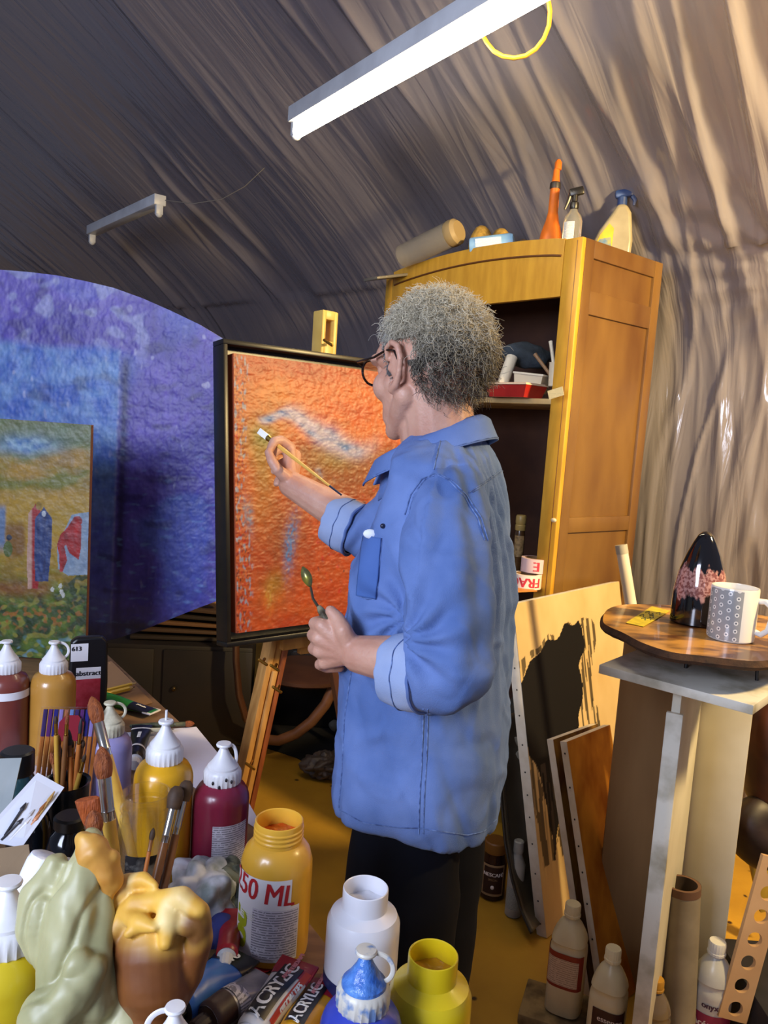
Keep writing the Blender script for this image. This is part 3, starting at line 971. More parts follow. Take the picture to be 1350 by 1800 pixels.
for (y, l, r, b) in rings:
    c, Wd = pxc(y, l, r)
    a = math.sqrt(max(0.0016, Wd * Wd - (b * Lb.x) ** 2)) / abs(Fb.x)
    for i in range(NSEG):
        th = 2 * PI * i / NSEG
        ct, st = math.cos(th), math.sin(th)
        e = 0.85
        p = c + Fb * a * math.copysign(abs(ct) ** e, ct) + Lb * b * math.copysign(abs(st) ** e, st)
        if y > 1400:
            p.z += 0.028 * (st * st) - 0.012 * max(0, -ct)
        vs.append(p)
n = NSEG
for j in range(len(rings) - 1):
    for i in range(n):
        k = (i + 1) % n
        fs.append((j * n + i, j * n + k, (j + 1) * n + k, (j + 1) * n + i))
fs.append(tuple(range(n))); fs.append(tuple((len(rings) - 1) * n + i for i in range(n)))
S.add(vs, fs)
S.chain([P(800, 850, 1.315), P(792, 885, 1.30)], [0.050, 0.058], 24)
SL = MB()
SL.chain([P(800, 866, 1.305), P(788, 895, 1.262), P(783, 960, 1.215), P(784, 1060, 1.190), P(790, 1130, 1.175), P(796, 1168, 1.17)], [0.052, 0.064, 0.068, 0.068, 0.065, 0.060], 24)
SL.chain([P(796, 1172, 1.17), P(762, 1184, 1.180), P(728, 1180, 1.20)], [0.062, 0.058, 0.050], 24)
toman(SL)
S.chain([P(735, 850, 1.57), P(715, 890, 1.60), P(680, 935, 1.63), P(640, 935, 1.648)], [0.058, 0.066, 0.062, 0.052], 24)
toman(S)
shirt = union('shirt', S, 0.0055, m_denim, man, it=9, fac=0.6)
sb = Vector((P(786, 1000, 1.22) - MO))
ebp = P(800, 1172, 1.2) - MO
def px_of(p):
    rel = p + MO - CAMP
    k = FPX / rel.dot(fw)
    return 675 + rel.dot(RTV) * k, 900 - rel.dot(UPV) * k
def fold(p, nrm):
    h = 0.0
    # long soft vertical falls, tighter toward the back
    a = math.atan2((p - (tc_ - MO)).dot(Lb), (p - (tc_ - MO)).dot(Fb))
    wy = nz(p.x * 5, p.y * 5, p.z * 2.2)
    d_arm = (p - sb).length
    h += 0.0055 * nz(a * 3.2, p.z * 2.0, 2) + 0.003 * nz(p.x * 16, p.y * 16, p.z * 5)
    h -= 0.004 * max(0, 1 - abs(nz(p.x * 11 + p.z * 4, p.y * 9, p.z * 6)) * 5)
    # elbow wrinkles radiating from the crook of the arm
    ck = P(712, 1105, 1.19) - MO
    r = (p - ck); d = r.length
    if d < 0.22 and nrm.y < 0.4:
        an = math.atan2(r.z, r.x)
        h += 0.0065 * math.sin(an * 9 + 3 * nz(d * 12, 1)) * math.exp(-((d - 0.07) / 0.06) ** 2)
    # far sleeve wrinkles
    r2 = p - (P(650, 935, 1.6) - MO)
    if r2.length < 0.12:
        h += 0.006 * math.sin((r2.dot(Vector((0.86, 0, -0.5)))) * 190) * math.exp(-(r2.length / 0.07) ** 2)
    # belly creases low on the side
    h += 0.0025 * nz(p.x * 10, p.y * 10, p.z * 26) * sstep(1.2, 0.9, p.z)
    w1 = 1 - abs(nz(p.x * 7 + 2, p.y * 7 + p.z * 3, p.z * 9)) * 6
    h += 0.0035 * max(0, w1)
    w2 = 1 - abs(nz(p.x * 14 + 5, p.y * 14, p.z * 12 + p.x * 6)) * 6
    h += 0.0018 * max(0, w2)
    # gathered pleats below the yoke on the back
    if a > 1.75 or a < -1.75:
        h += 0.004 * math.sin(a * 26 + 2 * nz(p.z * 3, a)) * sstep(0.95, 1.3, p.z) * sstep(1.50, 1.40, p.z)
    h += 0.0007 * nz(p.x * 60, p.y * 60, p.z * 40)
    return h
displace(shirt, fold)
slv = union('sleeve', SL, 0.005, m_denim, shirt, it=10, fac=0.6)
displace(slv, fold)
def _geo(o, off):
    return [v.co.copy() for v in o.data.vertices], [tuple(i + off for i in p.vertices) for p in o.data.polygons]
g1 = _geo(shirt, 0); g2 = _geo(slv, len(g1[0]))
bvh_s = BVHTree.FromPolygons(g1[0] + g2[0], g1[1] + g2[1])
def on_shirt(px, py, off=0.0015):
    d = (P(px, py, 1.0) - CAMP).normalized()
    hit = bvh_s.ray_cast(CAMP - MO, d)
    if hit[0] is None: return None, None
    nn = hit[1] if hit[1].dot(d) < 0 else -hit[1]
    return hit[0] + nn * off, nn
def resample(pts, n):
    L = [0]
    for i in range(1, len(pts)): L.append(L[-1] + math.hypot(pts[i][0] - pts[i-1][0], pts[i][1] - pts[i-1][1]))
    out = []
    for k in range(n):
        t_ = L[-1] * k / (n - 1)
        for i in range(1, len(pts)):
            if t_ <= L[i] + 1e-6:
                q = (t_ - L[i-1]) / (L[i] - L[i-1]); out.append((pts[i-1][0] * (1-q) + pts[i][0] * q, pts[i-1][1] * (1-q) + pts[i][1] * q)); break
    return out
def seam(name, pts, r=0.0013, n=40, mat=m_seam, par=None, double=0):
    for dd in ((0,) if not double else (0, double)):
        P3 = [on_shirt(x + dd, y, 0.0005)[0] for x, y in resample(pts, n)]
        P3 = [p for p in P3 if p is not None]
        if len(P3) < 3: continue
        mb = MB(); mb.tube(P3, r, n=6); mb.build(name, mat, par or shirt)
seam('side_seam', [(744, 1246), (742, 1330), (738, 1400), (736, 1466)], 0.0011, double=8)
seam('armhole_seam', [(712, 905), (722, 870), (742, 842), (765, 833), (790, 845), (815, 872), (840, 910), (852, 950)], 0.0011, double=6)
seam('yoke_seam', [(830, 866), (856, 848), (886, 826)], 0.0011, double=-5)
seam('shoulder_seam', [(778, 762), (770, 790), (762, 826)], 0.0012)
seam('hem', [(598, 1424), (640, 1447), (700, 1455), (738, 1456), (780, 1462), (820, 1468), (850, 1462), (872, 1440)], 0.0010, double=0)
seam('front_placket', [(618, 1180), (606, 1260), (602, 1350), (596, 1420)], 0.0012)
# pocket
def patch(name, corners, nx, ny, mat, off=0.003, par=None):
    (ax, ay), (bx, by), (cx, cy), (dx, dy) = corners
    def f(u, v):
        x = (ax * (1-u) + bx * u) * (1-v) + (dx * (1-u) + cx * u) * v
        y = (ay * (1-u) + by * u) * (1-v) + (dy * (1-u) + cy * u) * v
        p, nn = on_shirt(x, y, off)
        return p if p is not None else P(x, y, 1.33) - MO
    vs, fs = grid_mesh(f, nx, ny)
    mb = MB(); mb.add(vs, fs); o = mb.build(name, mat, par or shirt, auto=180)
    sm = o.modifiers.new('t', 'SOLIDIFY'); sm.thickness = 0.002; sm.offset = 0
    return o
pk = patch('pocket', [(640, 942), (672, 946), (662, 1054), (628, 1048)], 14, 26, m_denim_d)
seam('pocket_stitch', [(672, 946), (667, 1000), (662, 1054), (645, 1054), (628, 1047)], 0.0009, par=pk)
seam('pocket_stitch', [(638, 966), (670, 970)], 0.0009, par=pk)
mb = MB(); pb, _ = on_shirt(674, 925, 0.002); mb.ball(pb, 0.0042, n=10, m=6); mb.build('button', M('dark_button', '#1c2238', rough=0.3), shirt)
# something white in the pocket
mb = MB(); pt_, _ = on_shirt(655, 940, 0.004); mb.ball(pt_, (0.012, 0.006, 0.008)); mb.build('pocket_tissue', M('tissue', '#e4e8ee', rough=0.9), shirt)
# collar
NC = P(780, 775, 1.41) - MO
back = -Fb
def ring(phi, rr, dz):
    # phi 0 = back of the neck, +-pi = front ; ring slopes down to the front
    d = back * math.cos(phi) + Lb * math.sin(phi)
    fr = (1 - math.cos(phi)) / 2
    p = NC + d * rr * (1.0 + 0.12 * fr) + Fb * 0.035 * fr
    p.z += dz - 0.088 * fr
    return p
def collar(u, v):
    phi = (u - 0.5) * 2 * PI * 0.93
    fr = (1 - math.cos(phi)) / 2
    ztop = 0.050
    leafh = 0.040 + 0.016 * fr ** 3
    if v < 0.35:
        q = v / 0.35
        return ring(phi, 0.0685 - 0.003 * q, -0.03 + (ztop + 0.03) * q)
    q = (v - 0.35) / 0.65
    rr = 0.0655 + 0.010 * math.sin(min(1, q * 3) * PI / 2) + 0.020 * q
    return ring(phi, rr, ztop + 0.004 * math.sin(q * PI) * (q < .3) - leafh * q)
vs, fs = grid_mesh(collar, 90, 20)
mb = MB(); mb.add(vs, fs); co = mb.build('collar', m_denim, shirt, auto=180)
sm = co.modifiers.new('t', 'SOLIDIFY'); sm.thickness = 0.0022; sm.offset = 0
mb = MB(); mb.tube([collar(i / 80, 0.95) + (collar(i / 80, .95) - NC).normalized() * 0.0016 for i in range(81)], 0.0009, n=5); mb.build('collar_stitch', m_seam, co)
# rolled cuffs
def cuff(name, a, b, r1, r2, wob=0.003):
    a = a - MO; b = b - MO
    ax = (b - a); L = ax.length; ax.normalize()
    u_ = ax.cross(Vector((0, 0, 1))).normalized(); w_ = ax.cross(u_)
    def f(u, v):
        th = 2 * PI * u
        # section: out along the outside, round the lip, back inside
        if v < 0.6:
            q = v / 0.6; r = r1 * (1 - q) + r2 * q + 0.004 * math.sin(q * PI); x = L * q
        elif v < 0.7:
            q = (v - 0.6) / 0.1; r = r2 - 0.003 * (1 - math.cos(q * PI)); x = L + 0.004 * math.sin(q * PI)
        else:
            q = (v - 0.7) / 0.3; r = r2 - 0.006 - 0.002 * q; x = L * (1 - q * 0.8)
        r += wob * nz(math.cos(th) * 1.6, math.sin(th) * 1.6, x * 30)
        if v < 0.02: r -= 0.005
        return a + ax * (x + 0.006 * nz(math.cos(th) * 2, math.sin(th) * 2, 5)) + (u_ * math.cos(th) + w_ * math.sin(th)) * r
    vs, fs = grid_mesh(f, 56, 40)
    mb = MB(); mb.add(vs, fs); o = mb.build(name, m_denim_l, shirt, auto=180)
    mb = MB(); mb.tube([f(i / 60, 0.30) + (f(i / 60, .3) - (a + ax * L * .5)).normalized() * .0008 for i in range(61)], 0.0009, n=5); mb.build('cuff_stitch', m_seam, o)
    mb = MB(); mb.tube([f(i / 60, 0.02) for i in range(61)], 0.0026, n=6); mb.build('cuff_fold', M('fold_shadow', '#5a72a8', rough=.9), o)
    return o
cuff('rolled_cuff', P(752, 1186, 1.185), P(692, 1174, 1.218), 0.056, 0.052)
cuff('rolled_cuff', P(628, 932, 1.652), P(584, 912, 1.672), 0.056, 0.049)
mb = MB(); mb.box(P(722, 1236, 1.185) - MO, (0.03, 0.012, 0.018), rot=(0.3, 0.4, 0.2), bev=0.004); mb.build('cuff_tab', M('dark_denim', '#3c4a68', '#8892a8', rough=.9, scale=80), shirt)

# ---- trousers and shoes
T = MB()
def ring_leg(zs):
    pass
for q in (-1, 1):
    hx = Vector((legx.x, legx.y, 0)) + Lb * 0.085 * q
    T.chain([Vector((tc_.x, tc_.y, 0.98)) + Lb * 0.07 * q, hx + Vector((0, 0, 0.72)), hx + Vector((0, 0, .46)), hx + Vector((.01, 0, 0.10))], [0.085, 0.100, 0.088, 0.075], 24)
T.caps(Vector((tc_.x, tc_.y, 0.96)) - Lb * .05, Vector((tc_.x, tc_.y, 0.96)) + Lb * .05, .10, .10)
toman(T)
tr = union('trousers', T, 0.009, M('dark_trousers', '#0b0e18', '#080a12', rough=0.9, scale=10, spec=0.15), man, it=6)
displace(tr, lambda p, nn: 0.004 * nz(p.x * 8, p.y * 8, p.z * 5) + .003 * nz(p.x * 20, p.y * 20, p.z * 20))
for q in (-1, 1):
    an = Vector((legx.x + .01, legx.y, 0)) + Lb * 0.085 * q
    sh_ = MB()
    sh_.ball(an + Fb * 0.10 + Vector((0, 0, .045)), (0.10, 0.045, 0.040), Matrix((Fb, Lb, Vector((0, 0, 1)))).transposed())
    sh_.ball(an + Fb * -0.01 + Vector((0, 0, .055)), (0.065, 0.040, 0.050), Matrix((Fb, Lb, Vector((0, 0, 1)))).transposed())
    sh_.v = [Vector((p.x, p.y, max(p.z, 0.012))) for p in sh_.v]
    toman(sh_)
    so = union('shoe', sh_, 0.006, M('shoe_leather', '#1c1410', rough=0.4), man, it=3)
    mb = MB(); mb.ball(an + Fb * 0.06, (0.148, 0.048, 0.012), Matrix((Fb, Lb, Vector((0, 0, 1)))).transposed()); mb.v = [Vector((p.x, p.y, max(0, p.z))) for p in mb.v]
    toman(mb); mb.build('sole', M('rubber_sole', '#0e0c0b', rough=.8), so)

# ---- hair
random.seed(7)
def m_hair_f():
    m = M('hair', '#ffffff', attr='paint', rough=0.45)
    return m
m_hair = m_hair_f()
CEN = Vector((-0.014, 0, 0.026))
RAD = Vector((0.101, 0.080, 0.095))
def scalp(th, ph):
    d = Vector((math.cos(th) * math.cos(ph), math.cos(th) * math.sin(ph), math.sin(th)))
    return d
def has_hair(f, l, u):
    al = abs(l)
    if u > 0.055: return f < 0.066 - 0.25 * max(0, 0.1 - u)
    if u > 0.0:
        if al > .05 and u < .034 and -.046 < f < .024: return False
        return f < 0.030 + 0.35 * u
    if f > -0.030: return (0.014 < f < 0.034 and u > -0.022 and al > .05)
    return u > -0.085 - (0.15 * (f + 0.03)) * 0.2
HV = MB(); hc = []
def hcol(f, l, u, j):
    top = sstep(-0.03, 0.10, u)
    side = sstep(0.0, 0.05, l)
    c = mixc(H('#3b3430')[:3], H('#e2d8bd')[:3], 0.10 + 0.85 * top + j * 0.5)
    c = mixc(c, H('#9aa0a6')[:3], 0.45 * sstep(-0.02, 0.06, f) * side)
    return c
cnt = 0
while cnt < 6400:
    th = math.asin(random.uniform(-0.95, 1)); ph = random.uniform(-PI, PI)
    d = scalp(th, ph)
    p = Vector((CEN.x + d.x * RAD.x, CEN.y + d.y * RAD.y, CEN.z + d.z * RAD.z))
    if p.z < -0.02: # nape narrows
        p.x = max(p.x, -0.105)
    if not has_hair(p.x, p.y, p.z): continue
    cnt += 1
    nrm = Vector((d.x / RAD.x, d.y / RAD.y, d.z / RAD.z)).normalized()
    dens = sstep(0.06, 0.0, p.x)
    Ln = random.uniform(0.016, 0.027) + 0.014 * dens * random.random()
    if p.x > 0.0: Ln *= 0.75
    if random.random() < 0.03: Ln *= 1.5
    comb = Vector((-0.7, 0.25 * (1 if p.y > 0 else -1), -0.25 - 0.5 * (p.z < 0.06)))
    dirv = (nrm * random.uniform(0.45, 0.95) + comb * random.uniform(0.35, 0.9) + Vector((random.uniform(-.4, .4),) * 1 + (random.uniform(-.4, .4), random.uniform(-.4, .4)))).normalized()
    e1 = dirv.orthogonal().normalized(); e2 = dirv.cross(e1)
    ca = random.uniform(0.003, 0.0085); fq = random.uniform(110, 260); p_ = random.uniform(0, 6.28)
    if -.045 < p.x < .05 and p.z < .055: Ln *= .45; ca *= .5
    NS = 9
    pts = []
    for k in range(NS + 1):
        s_ = Ln * k / NS
        w_ = min(1, k / 3)
        q = p + nrm * (-0.002) + dirv * s_ + (e1 * math.cos(fq * s_ + p_) + e2 * math.sin(fq * s_ + p_)) * ca * w_ + Vector((0, 0, -1)) * s_ * s_ * 6
        pts.append(hp(q.x, q.y, q.z) - MO)
    r0 = random.uniform(0.0005, 0.00085)
    n0 = len(HV.v)
    HV.tube(pts, [r0 * (1 - 0.6 * k / NS) for k in range(NS + 1)], n=3, cap=False)
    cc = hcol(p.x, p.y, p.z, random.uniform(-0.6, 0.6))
    hc += [cc] * (len(HV.v) - n0)
# under-layer cap that follows the skull
CP = MB()
def capf(v):
    return v
vs = []; fs = []; idx = {}
NT, NP_ = 60, 90
for i in range(NT + 1):
    th = -1.35 + (PI / 2 + 1.35) * i / NT
    for j in range(NP_):
        ph = -PI + 2 * PI * j / NP_
        d = scalp(th, ph)
        k = 1.02 + 0.05 * nz(d.x * 9, d.y * 9, d.z * 9)
        p = Vector((CEN.x + d.x * RAD.x * k, CEN.y + d.y * RAD.y * k, CEN.z + d.z * RAD.z * k))
        idx[(i, j)] = (len(vs), has_hair(p.x, p.y, p.z)); vs.append(hp(p.x, p.y, p.z) - MO)
cc0 = []
for i in range(NT):
    for j in range(NP_):
        q = [idx[(i, j)], idx[(i, (j + 1) % NP_)], idx[(i + 1, (j + 1) % NP_)], idx[(i + 1, j)]]
        if all(x[1] for x in q): fs.append(tuple(x[0] for x in q))
n0 = len(HV.v)
HV.add(vs, fs)
for v in vs:
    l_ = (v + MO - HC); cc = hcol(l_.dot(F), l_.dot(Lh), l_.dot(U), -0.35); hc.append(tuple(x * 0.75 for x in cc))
me = bpy.data.meshes.new('hair'); me.from_pydata([tuple(v) for v in HV.v], [], HV.f); me.materials.append(m_hair)
for p in me.polygons: p.use_smooth = True
hair = bpy.data.objects.new('hair', me); COL.objects.link(hair); hair.parent = man
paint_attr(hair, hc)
# ---- glasses
m_tort = M('dark_frame', '#2a1610', '#120a08', rough=0.2, scale=40)
gl = MB()
for s_ in (-1, 1):
    ringp = []
    for k in range(25):
        a = 2 * PI * k / 24
        ringp.append(hp(0.112 - 0.010 * abs(math.cos(a)) * 0.3 - 0.006, s_ * 0.034 + 0.026 * math.cos(a), -0.002 + 0.021 * math.sin(a) + (0.003 if math.sin(a) > 0 else 0)))
    gl.tube(ringp, 0.0024, n=6)
    gl.tube([hp(0.106, s_ * 0.060, 0.012), hp(0.098, s_ * 0.075, 0.014), hp(0.05, s_ * 0.079, 0.015), hp(0.012, s_ * 0.084, 0.022), hp(-0.006, s_ * 0.084, 0.018), hp(-0.018, s_ * 0.082, -0.006)], [.003, .0028, .0022, .0022, .002, .002], n=6)
gl.tube([hp(0.108, -0.009, 0.004), hp(0.112, 0, 0.008), hp(0.108, 0.009, 0.004)], 0.002, n=6)
toman(gl); go = gl.build('glasses', m_tort, man)
for s_ in (-1, 1):
    mb = MB(); vs = [hp(0.104, s_ * 0.034, 0)] + [hp(0.104, s_ * 0.034 + 0.024 * math.cos(2 * PI * k / 20), 0.020 * math.sin(2 * PI * k / 20)) for k in range(20)]
    mb.add(vs, [(0, 1 + k, 1 + (k + 1) % 20) for k in range(20)]); toman(mb)
    mb.build('lens', M('lens_glass', '#f0e0d0', rough=0.02, trans=1.0, alpha=0.35), go)

# ---- brush in the raised hand and palette knife in the other
def axis_tool(pts):
    return [Vector(p) for p in pts]
bt = P(455, 757, 1.745); bh = P(600, 870, 1.60)
ax = (bh - bt); BLn = ax.length; axn = ax.normalized()
t = thing('paintbrush', 'white-bristled paintbrush held up to the orange painting', 'paintbrush', loc=bt)
side = axn.cross(Vector((0, -1, 0))).normalized(); dep = axn.cross(side)
mb = MB(); mb.box(axn * 0.018, (0.014, 0.004, 0.036), rot=Matrix((side, dep, axn)).transposed(), bev=0.0015); mb.build('bristles', M('white_bristle', '#f4f2ea', rough=.7), t)
mb = MB(); mb.tube([axn * 0.033, axn * 0.060], [0.0072, 0.0045], n=12); mb.build('ferrule', M('brass_ferrule', '#c8a858', rough=.3, metal=1), t)
mb = MB(); mb.tube([axn * 0.058, axn * 0.09, axn * (BLn * 0.7), axn * (BLn - 0.035)], [0.0042, 0.0048, 0.003, 0.0022], n=10); mb.build('handle', M('varnished_handle', '#d8ab50', rough=.3), t)
mb = MB(); mb.tube([axn * (BLn - 0.036), axn * BLn], [0.0025, 0.002], n=8); mb.build('handle_tip', M('navy_lacquer', '#1c2540', rough=.3), t)
kt = P(532, 996, 1.31); k1 = P(546, 1032, 1.305); k2 = P(550, 1052, 1.30); k3 = P(560, 1068, 1.297); k4 = P(560, 1066, 1.297); k5 = P(586, 1108, 1.278); k6 = P(600, 1136, 1.285)
t = thing('palette_knife', 'painting knife with a leaf-shaped steel blade held upright at the waist', 'palette knife', loc=k4)
vs = []; ax = (k1 - kt).normalized(); sd = ax.cross(Vector((0, -1, 0))).normalized(); Lk = (k1 - kt).length
for q in range(9):
    a = q / 8; wv = 0.0085 * math.sin(PI * min(1, a * 0.93 + 0.03)) ** 0.8
    for z in (-1, 1):
        vs.append(kt + ax * Lk * a + sd * wv * z - k4)
fs = [(2 * i, 2 * i + 1, 2 * i + 3, 2 * i + 2) for i in range(8)]
mb = MB(); mb.add(vs, fs); o = mb.build('blade', M('painted_steel', '#9a9440', '#5a5a48', rough=.3, metal=.6, scale=60), t)
o.modifiers.new('t', 'SOLIDIFY').thickness = 0.0008
mb = MB(); mb.tube([k1 - k4, k2 - k4, k3 - k4, k4 + (k5 - k4) * .2 - k4], [0.002, 0.0022, 0.0025, .003], n=8); mb.build('shank', M('steel', '#77705a', rough=.3, metal=1), t)
mb = MB(); mb.tube([k4 - k4, (k5 - k4) * 0.15, (k5 - k4) * .6, k5 - k4, k6 - k4], [0.0035, 0.006, 0.0085, 0.009, 0.006], n=14); mb.build('handle', M('dirty_handle', '#3a2f22', '#8a8468', rough=.3, scale=70), t)
# ------------------------------------------------------------------ containers
def plas(name, c1, c2=None, rough=0.35, **k): return M(name, c1, c2, rough=rough, **k)
m_cap = plas('white_cap', '#e8e8ea', '#d4d4d8', scale=20)
m_ink = M('ink', '#20202a', rough=.6)
m_label = M('paper_label', '#e4e2e6', rough=.6)

def lines_mat(name, base, ink, sc_, lo=0.5):
    if name in MATS: return MATS[name]
    m = M(name, base, rough=0.55)
    nt = m.node_tree; b = nt.nodes['Principled BSDF']
    tc = nt.nodes.new('ShaderNodeTexCoord'); sp = nt.nodes.new('ShaderNodeSeparateXYZ')
    nt.links.new(tc.outputs['Object'], sp.inputs[0])
    mt = nt.nodes.new('ShaderNodeMath'); mt.operation = 'MULTIPLY'; mt.inputs[1].default_value = sc_
    fr = nt.nodes.new('ShaderNodeMath'); fr.operation = 'FRACT'
    gt = nt.nodes.new('ShaderNodeMath'); gt.operation = 'GREATER_THAN'; gt.inputs[1].default_value = 0.55
    nt.links.new(sp.outputs[2], mt.inputs[0]); nt.links.new(mt.outputs[0], fr.inputs[0]); nt.links.new(fr.outputs[0], gt.inputs[0])
    n = nt.nodes.new('ShaderNodeTexNoise'); n.inputs['Scale'].default_value = 260
    nt.links.new(tc.outputs['Object'], n.inputs['Vector'])
    g2 = nt.nodes.new('ShaderNodeMath'); g2.operation = 'GREATER_THAN'; g2.inputs[1].default_value = 0.42
    nt.links.new(n.outputs['Fac'], g2.inputs[0])
    ml = nt.nodes.new('ShaderNodeMath'); ml.operation = 'MULTIPLY'
    nt.links.new(gt.outputs[0], ml.inputs[0]); nt.links.new(g2.outputs[0], ml.inputs[1])
    m2 = nt.nodes.new('ShaderNodeMath'); m2.operation = 'MULTIPLY'; m2.inputs[1].default_value = lo
    nt.links.new(ml.outputs[0], m2.inputs[0])
    mx = nt.nodes.new('ShaderNodeMix'); mx.data_type = 'RGBA'; mx.inputs[6].default_value = H(base); mx.inputs[7].default_value = H(ink)
    nt.links.new(m2.outputs[0], mx.inputs[0]); nt.links.new(mx.outputs[2], b.inputs['Base Color'])
    return m
def arc_label(name, R, z0, z1, a0, a1, mat, parent, torn=None, nx=30, nz_=10):
    def f(u, v):
        a = a0 + (a1 - a0) * u; z = z0 + (z1 - z0) * v
        if torn and v > 0.9: z += torn(u)
        return Vector((R * math.cos(a), R * math.sin(a), z))
    vs, fs = grid_mesh(f, nx, nz_)
    mb = MB(); mb.add(vs, fs)
    return mb.build(name, mat, parent, auto=180)
FRONT = -PI / 2
def nozzle_cap(t, R, z, mat, k=1.0, loop=True, ang=0.6, open_loop=1.0, cone_mat=None):
    """R = collar radius, z = base height of the collar"""
    mb = MB()
    rip = lambda a, zz: 0.025 * math.cos(a * 24) if zz < z + 0.0220 * k else 0
    mb.lathe([(R * 0.96, z), (R, z + 0.002), (R, z + 0.0180 * k), (R * 0.93, z + 0.0220 * k), (R * 0.86, z + 0.0240 * k)], 72, ripple=rip)
    cap = mb.build('cap', mat, t)
    mb = MB()
    mb.lathe([(R * 0.86, z + 0.0200 * k), (R * 0.84, z + 0.0274 * k), (R * 0.62, z + 0.0346 * k), (R * 0.36, z + 0.0462 * k), (R * 0.24, z + 0.0534 * k),
              (R * 0.20, z + 0.0562 * k)], 32)
    mb.build('cone', cone_mat or mat, cap)
    mb = MB()
    mb.lathe([(R * 0.20, z + 0.0548 * k), (R * 0.19, z + 0.0591 * k), (R * 0.40, z + 0.0595 * k), (R * 0.42, z + 0.0616 * k), (R * 0.38, z + 0.0638 * k), (R * 0.15, z + 0.0642 * k)], 28)
    mb.build('stopper', mat, cap)
    if loop:
        c, s_ = math.cos(ang), math.sin(ang)
        pts = []
        for q in range(15):
            th = q / 14 * PI * 0.94
            r = R * 0.38 + (R * 0.55) * math.sin(th) * open_loop
            zz = z + 0.0600 * k - (0.032 * k) * (1 - math.cos(th)) / 2
            pts.append((c * (r + R * 0.22 * q / 14), s_ * (r + R * 0.22 * q / 14), zz))
        mb = MB(); mb.tube(pts, 0.0016, n=8, flat=1.6); mb.build('tether_loop', mat, cap)
    return cap
def squeeze_bottle(label, loc, D, Hh, mat, cap_mat=None, group=None, collar=0.64, ang=0.6, loop=True, name='paint_bottle', cat='bottle', cone_mat=None, open_loop=1.0, rz=None):
    t = thing(name, label, cat, loc=loc, rz=face_cam(loc) if rz is None else rz, group=group)
    R = D / 2; k = D / 0.083 * 0.93
    zc = Hh - 0.064 * k
    mb = MB()
    mb.lathe([(R * .90, 0), (R * .97, 0.003), (R, 0.008), (R, zc - 0.028 * k), (R * .985, zc - 0.022 * k), (R * .93, zc - 0.014 * k), (R * .82, zc - 0.006 * k), (R * collar * .98, zc - 0.001), (R * collar * .8, zc + 0.004)], 56)
    mb.build('body', mat, t)
    nozzle_cap(t, R * collar, zc, cap_mat or m_cap, k, loop, ang, cone_mat=cone_mat, open_loop=open_loop)
    return t, R, zc
def open_jar(label, loc, D, Hh, mat, paint, neck=0.63, group=None, fill=0.6, name='paint_jar', sh_=0.72, thread=True, nf=0.48):
    t = thing(name, label, 'jar', loc=loc, rz=face_cam(loc), group=group)
    R = D / 2; rn = R * neck
    zs = Hh * sh_; zn = Hh * (sh_ + (1 - sh_) * nf)
    prof = [(R * .9, 0), (R * .98, 0.003), (R, 0.01), (R, zs - 0.012), (R * .99, zs), (R * .90, zs + (zn - zs) * .55), (rn * 1.10, zn - 0.002), (rn, zn)]
    if thread:
        for q in range(3):
            z = zn + 0.004 + q * (Hh - zn - 0.010) / 3
            prof += [(rn, z), (rn * 1.035, z + 0.0015), (rn * 1.035, z + 0.003), (rn, z + 0.0045)]
    prof += [(rn, Hh - 0.003), (rn * 0.99, Hh - 0.0008), (rn * 0.96, Hh), (rn * 0.92, Hh - 0.001), (rn * 0.90, Hh - 0.004), (rn * 0.90, zn), (R * .92, zs), (R * .93, Hh * .2)]
    mb = MB(); mb.lathe(prof, 60); mb.build('body', mat, t)
    zf = zn + (Hh - zn) * (fill - .5) if fill > 0.5 else Hh * fill
    mb = MB()
    def f(u, v):
        a = 2 * PI * u; r = rn * 0.895 * v
        return Vector((r * math.cos(a), r * math.sin(a), zf + 0.0022 * fb(math.cos(a) * v * 3, math.sin(a) * v * 3, 5)))
    vs, fs = grid_mesh(f, 40, 14); mb.add(vs, fs); mb.build('paint', paint, t, auto=180)
    return t, R, zs

# ------------------------------------------------------------------ on and in the cupboard
ztop = ZC - 0.028
def onCab(px, d): return AT(px, d, ztop)
# orange spray flask
m_or = plas('orange_plastic', '#d9701c', '#c8621a', scale=9)
l = onCab(965, 2.93)
t = thing('spray_flask', 'orange cone-necked spray flask standing on the cupboard', 'spray bottle', loc=l, rz=face_cam(l))
hh = (P(985, 287, 2.93) - l).z
mb = MB(); mb.lathe([(.036, 0), (.041, .004), (.042, .05), (.038, .085), (.024, .13), (.018, .16), (.017, hh * .70)], 32); mb.build('body', m_or, t)
mb = MB(); mb.lathe([(.019, hh * .70), (.020, hh * .71), (.019, hh * .76), (.016, hh * .77)], 24); mb.build('collar', M('dark_band', '#2a221e'), t)
mb = MB(); mb.lathe([(.015, hh * .77), (.012, hh * .84), (.011, hh * .9), (.006, hh * .91)], 20, c=(0.0, 0, 0)); mb.lathe([(.011, hh * .895), (.013, hh * .9), (.013, hh * .97), (.006, hh)], 16, c=(.004, 0, 0)); mb.build('nozzle', m_or, t)
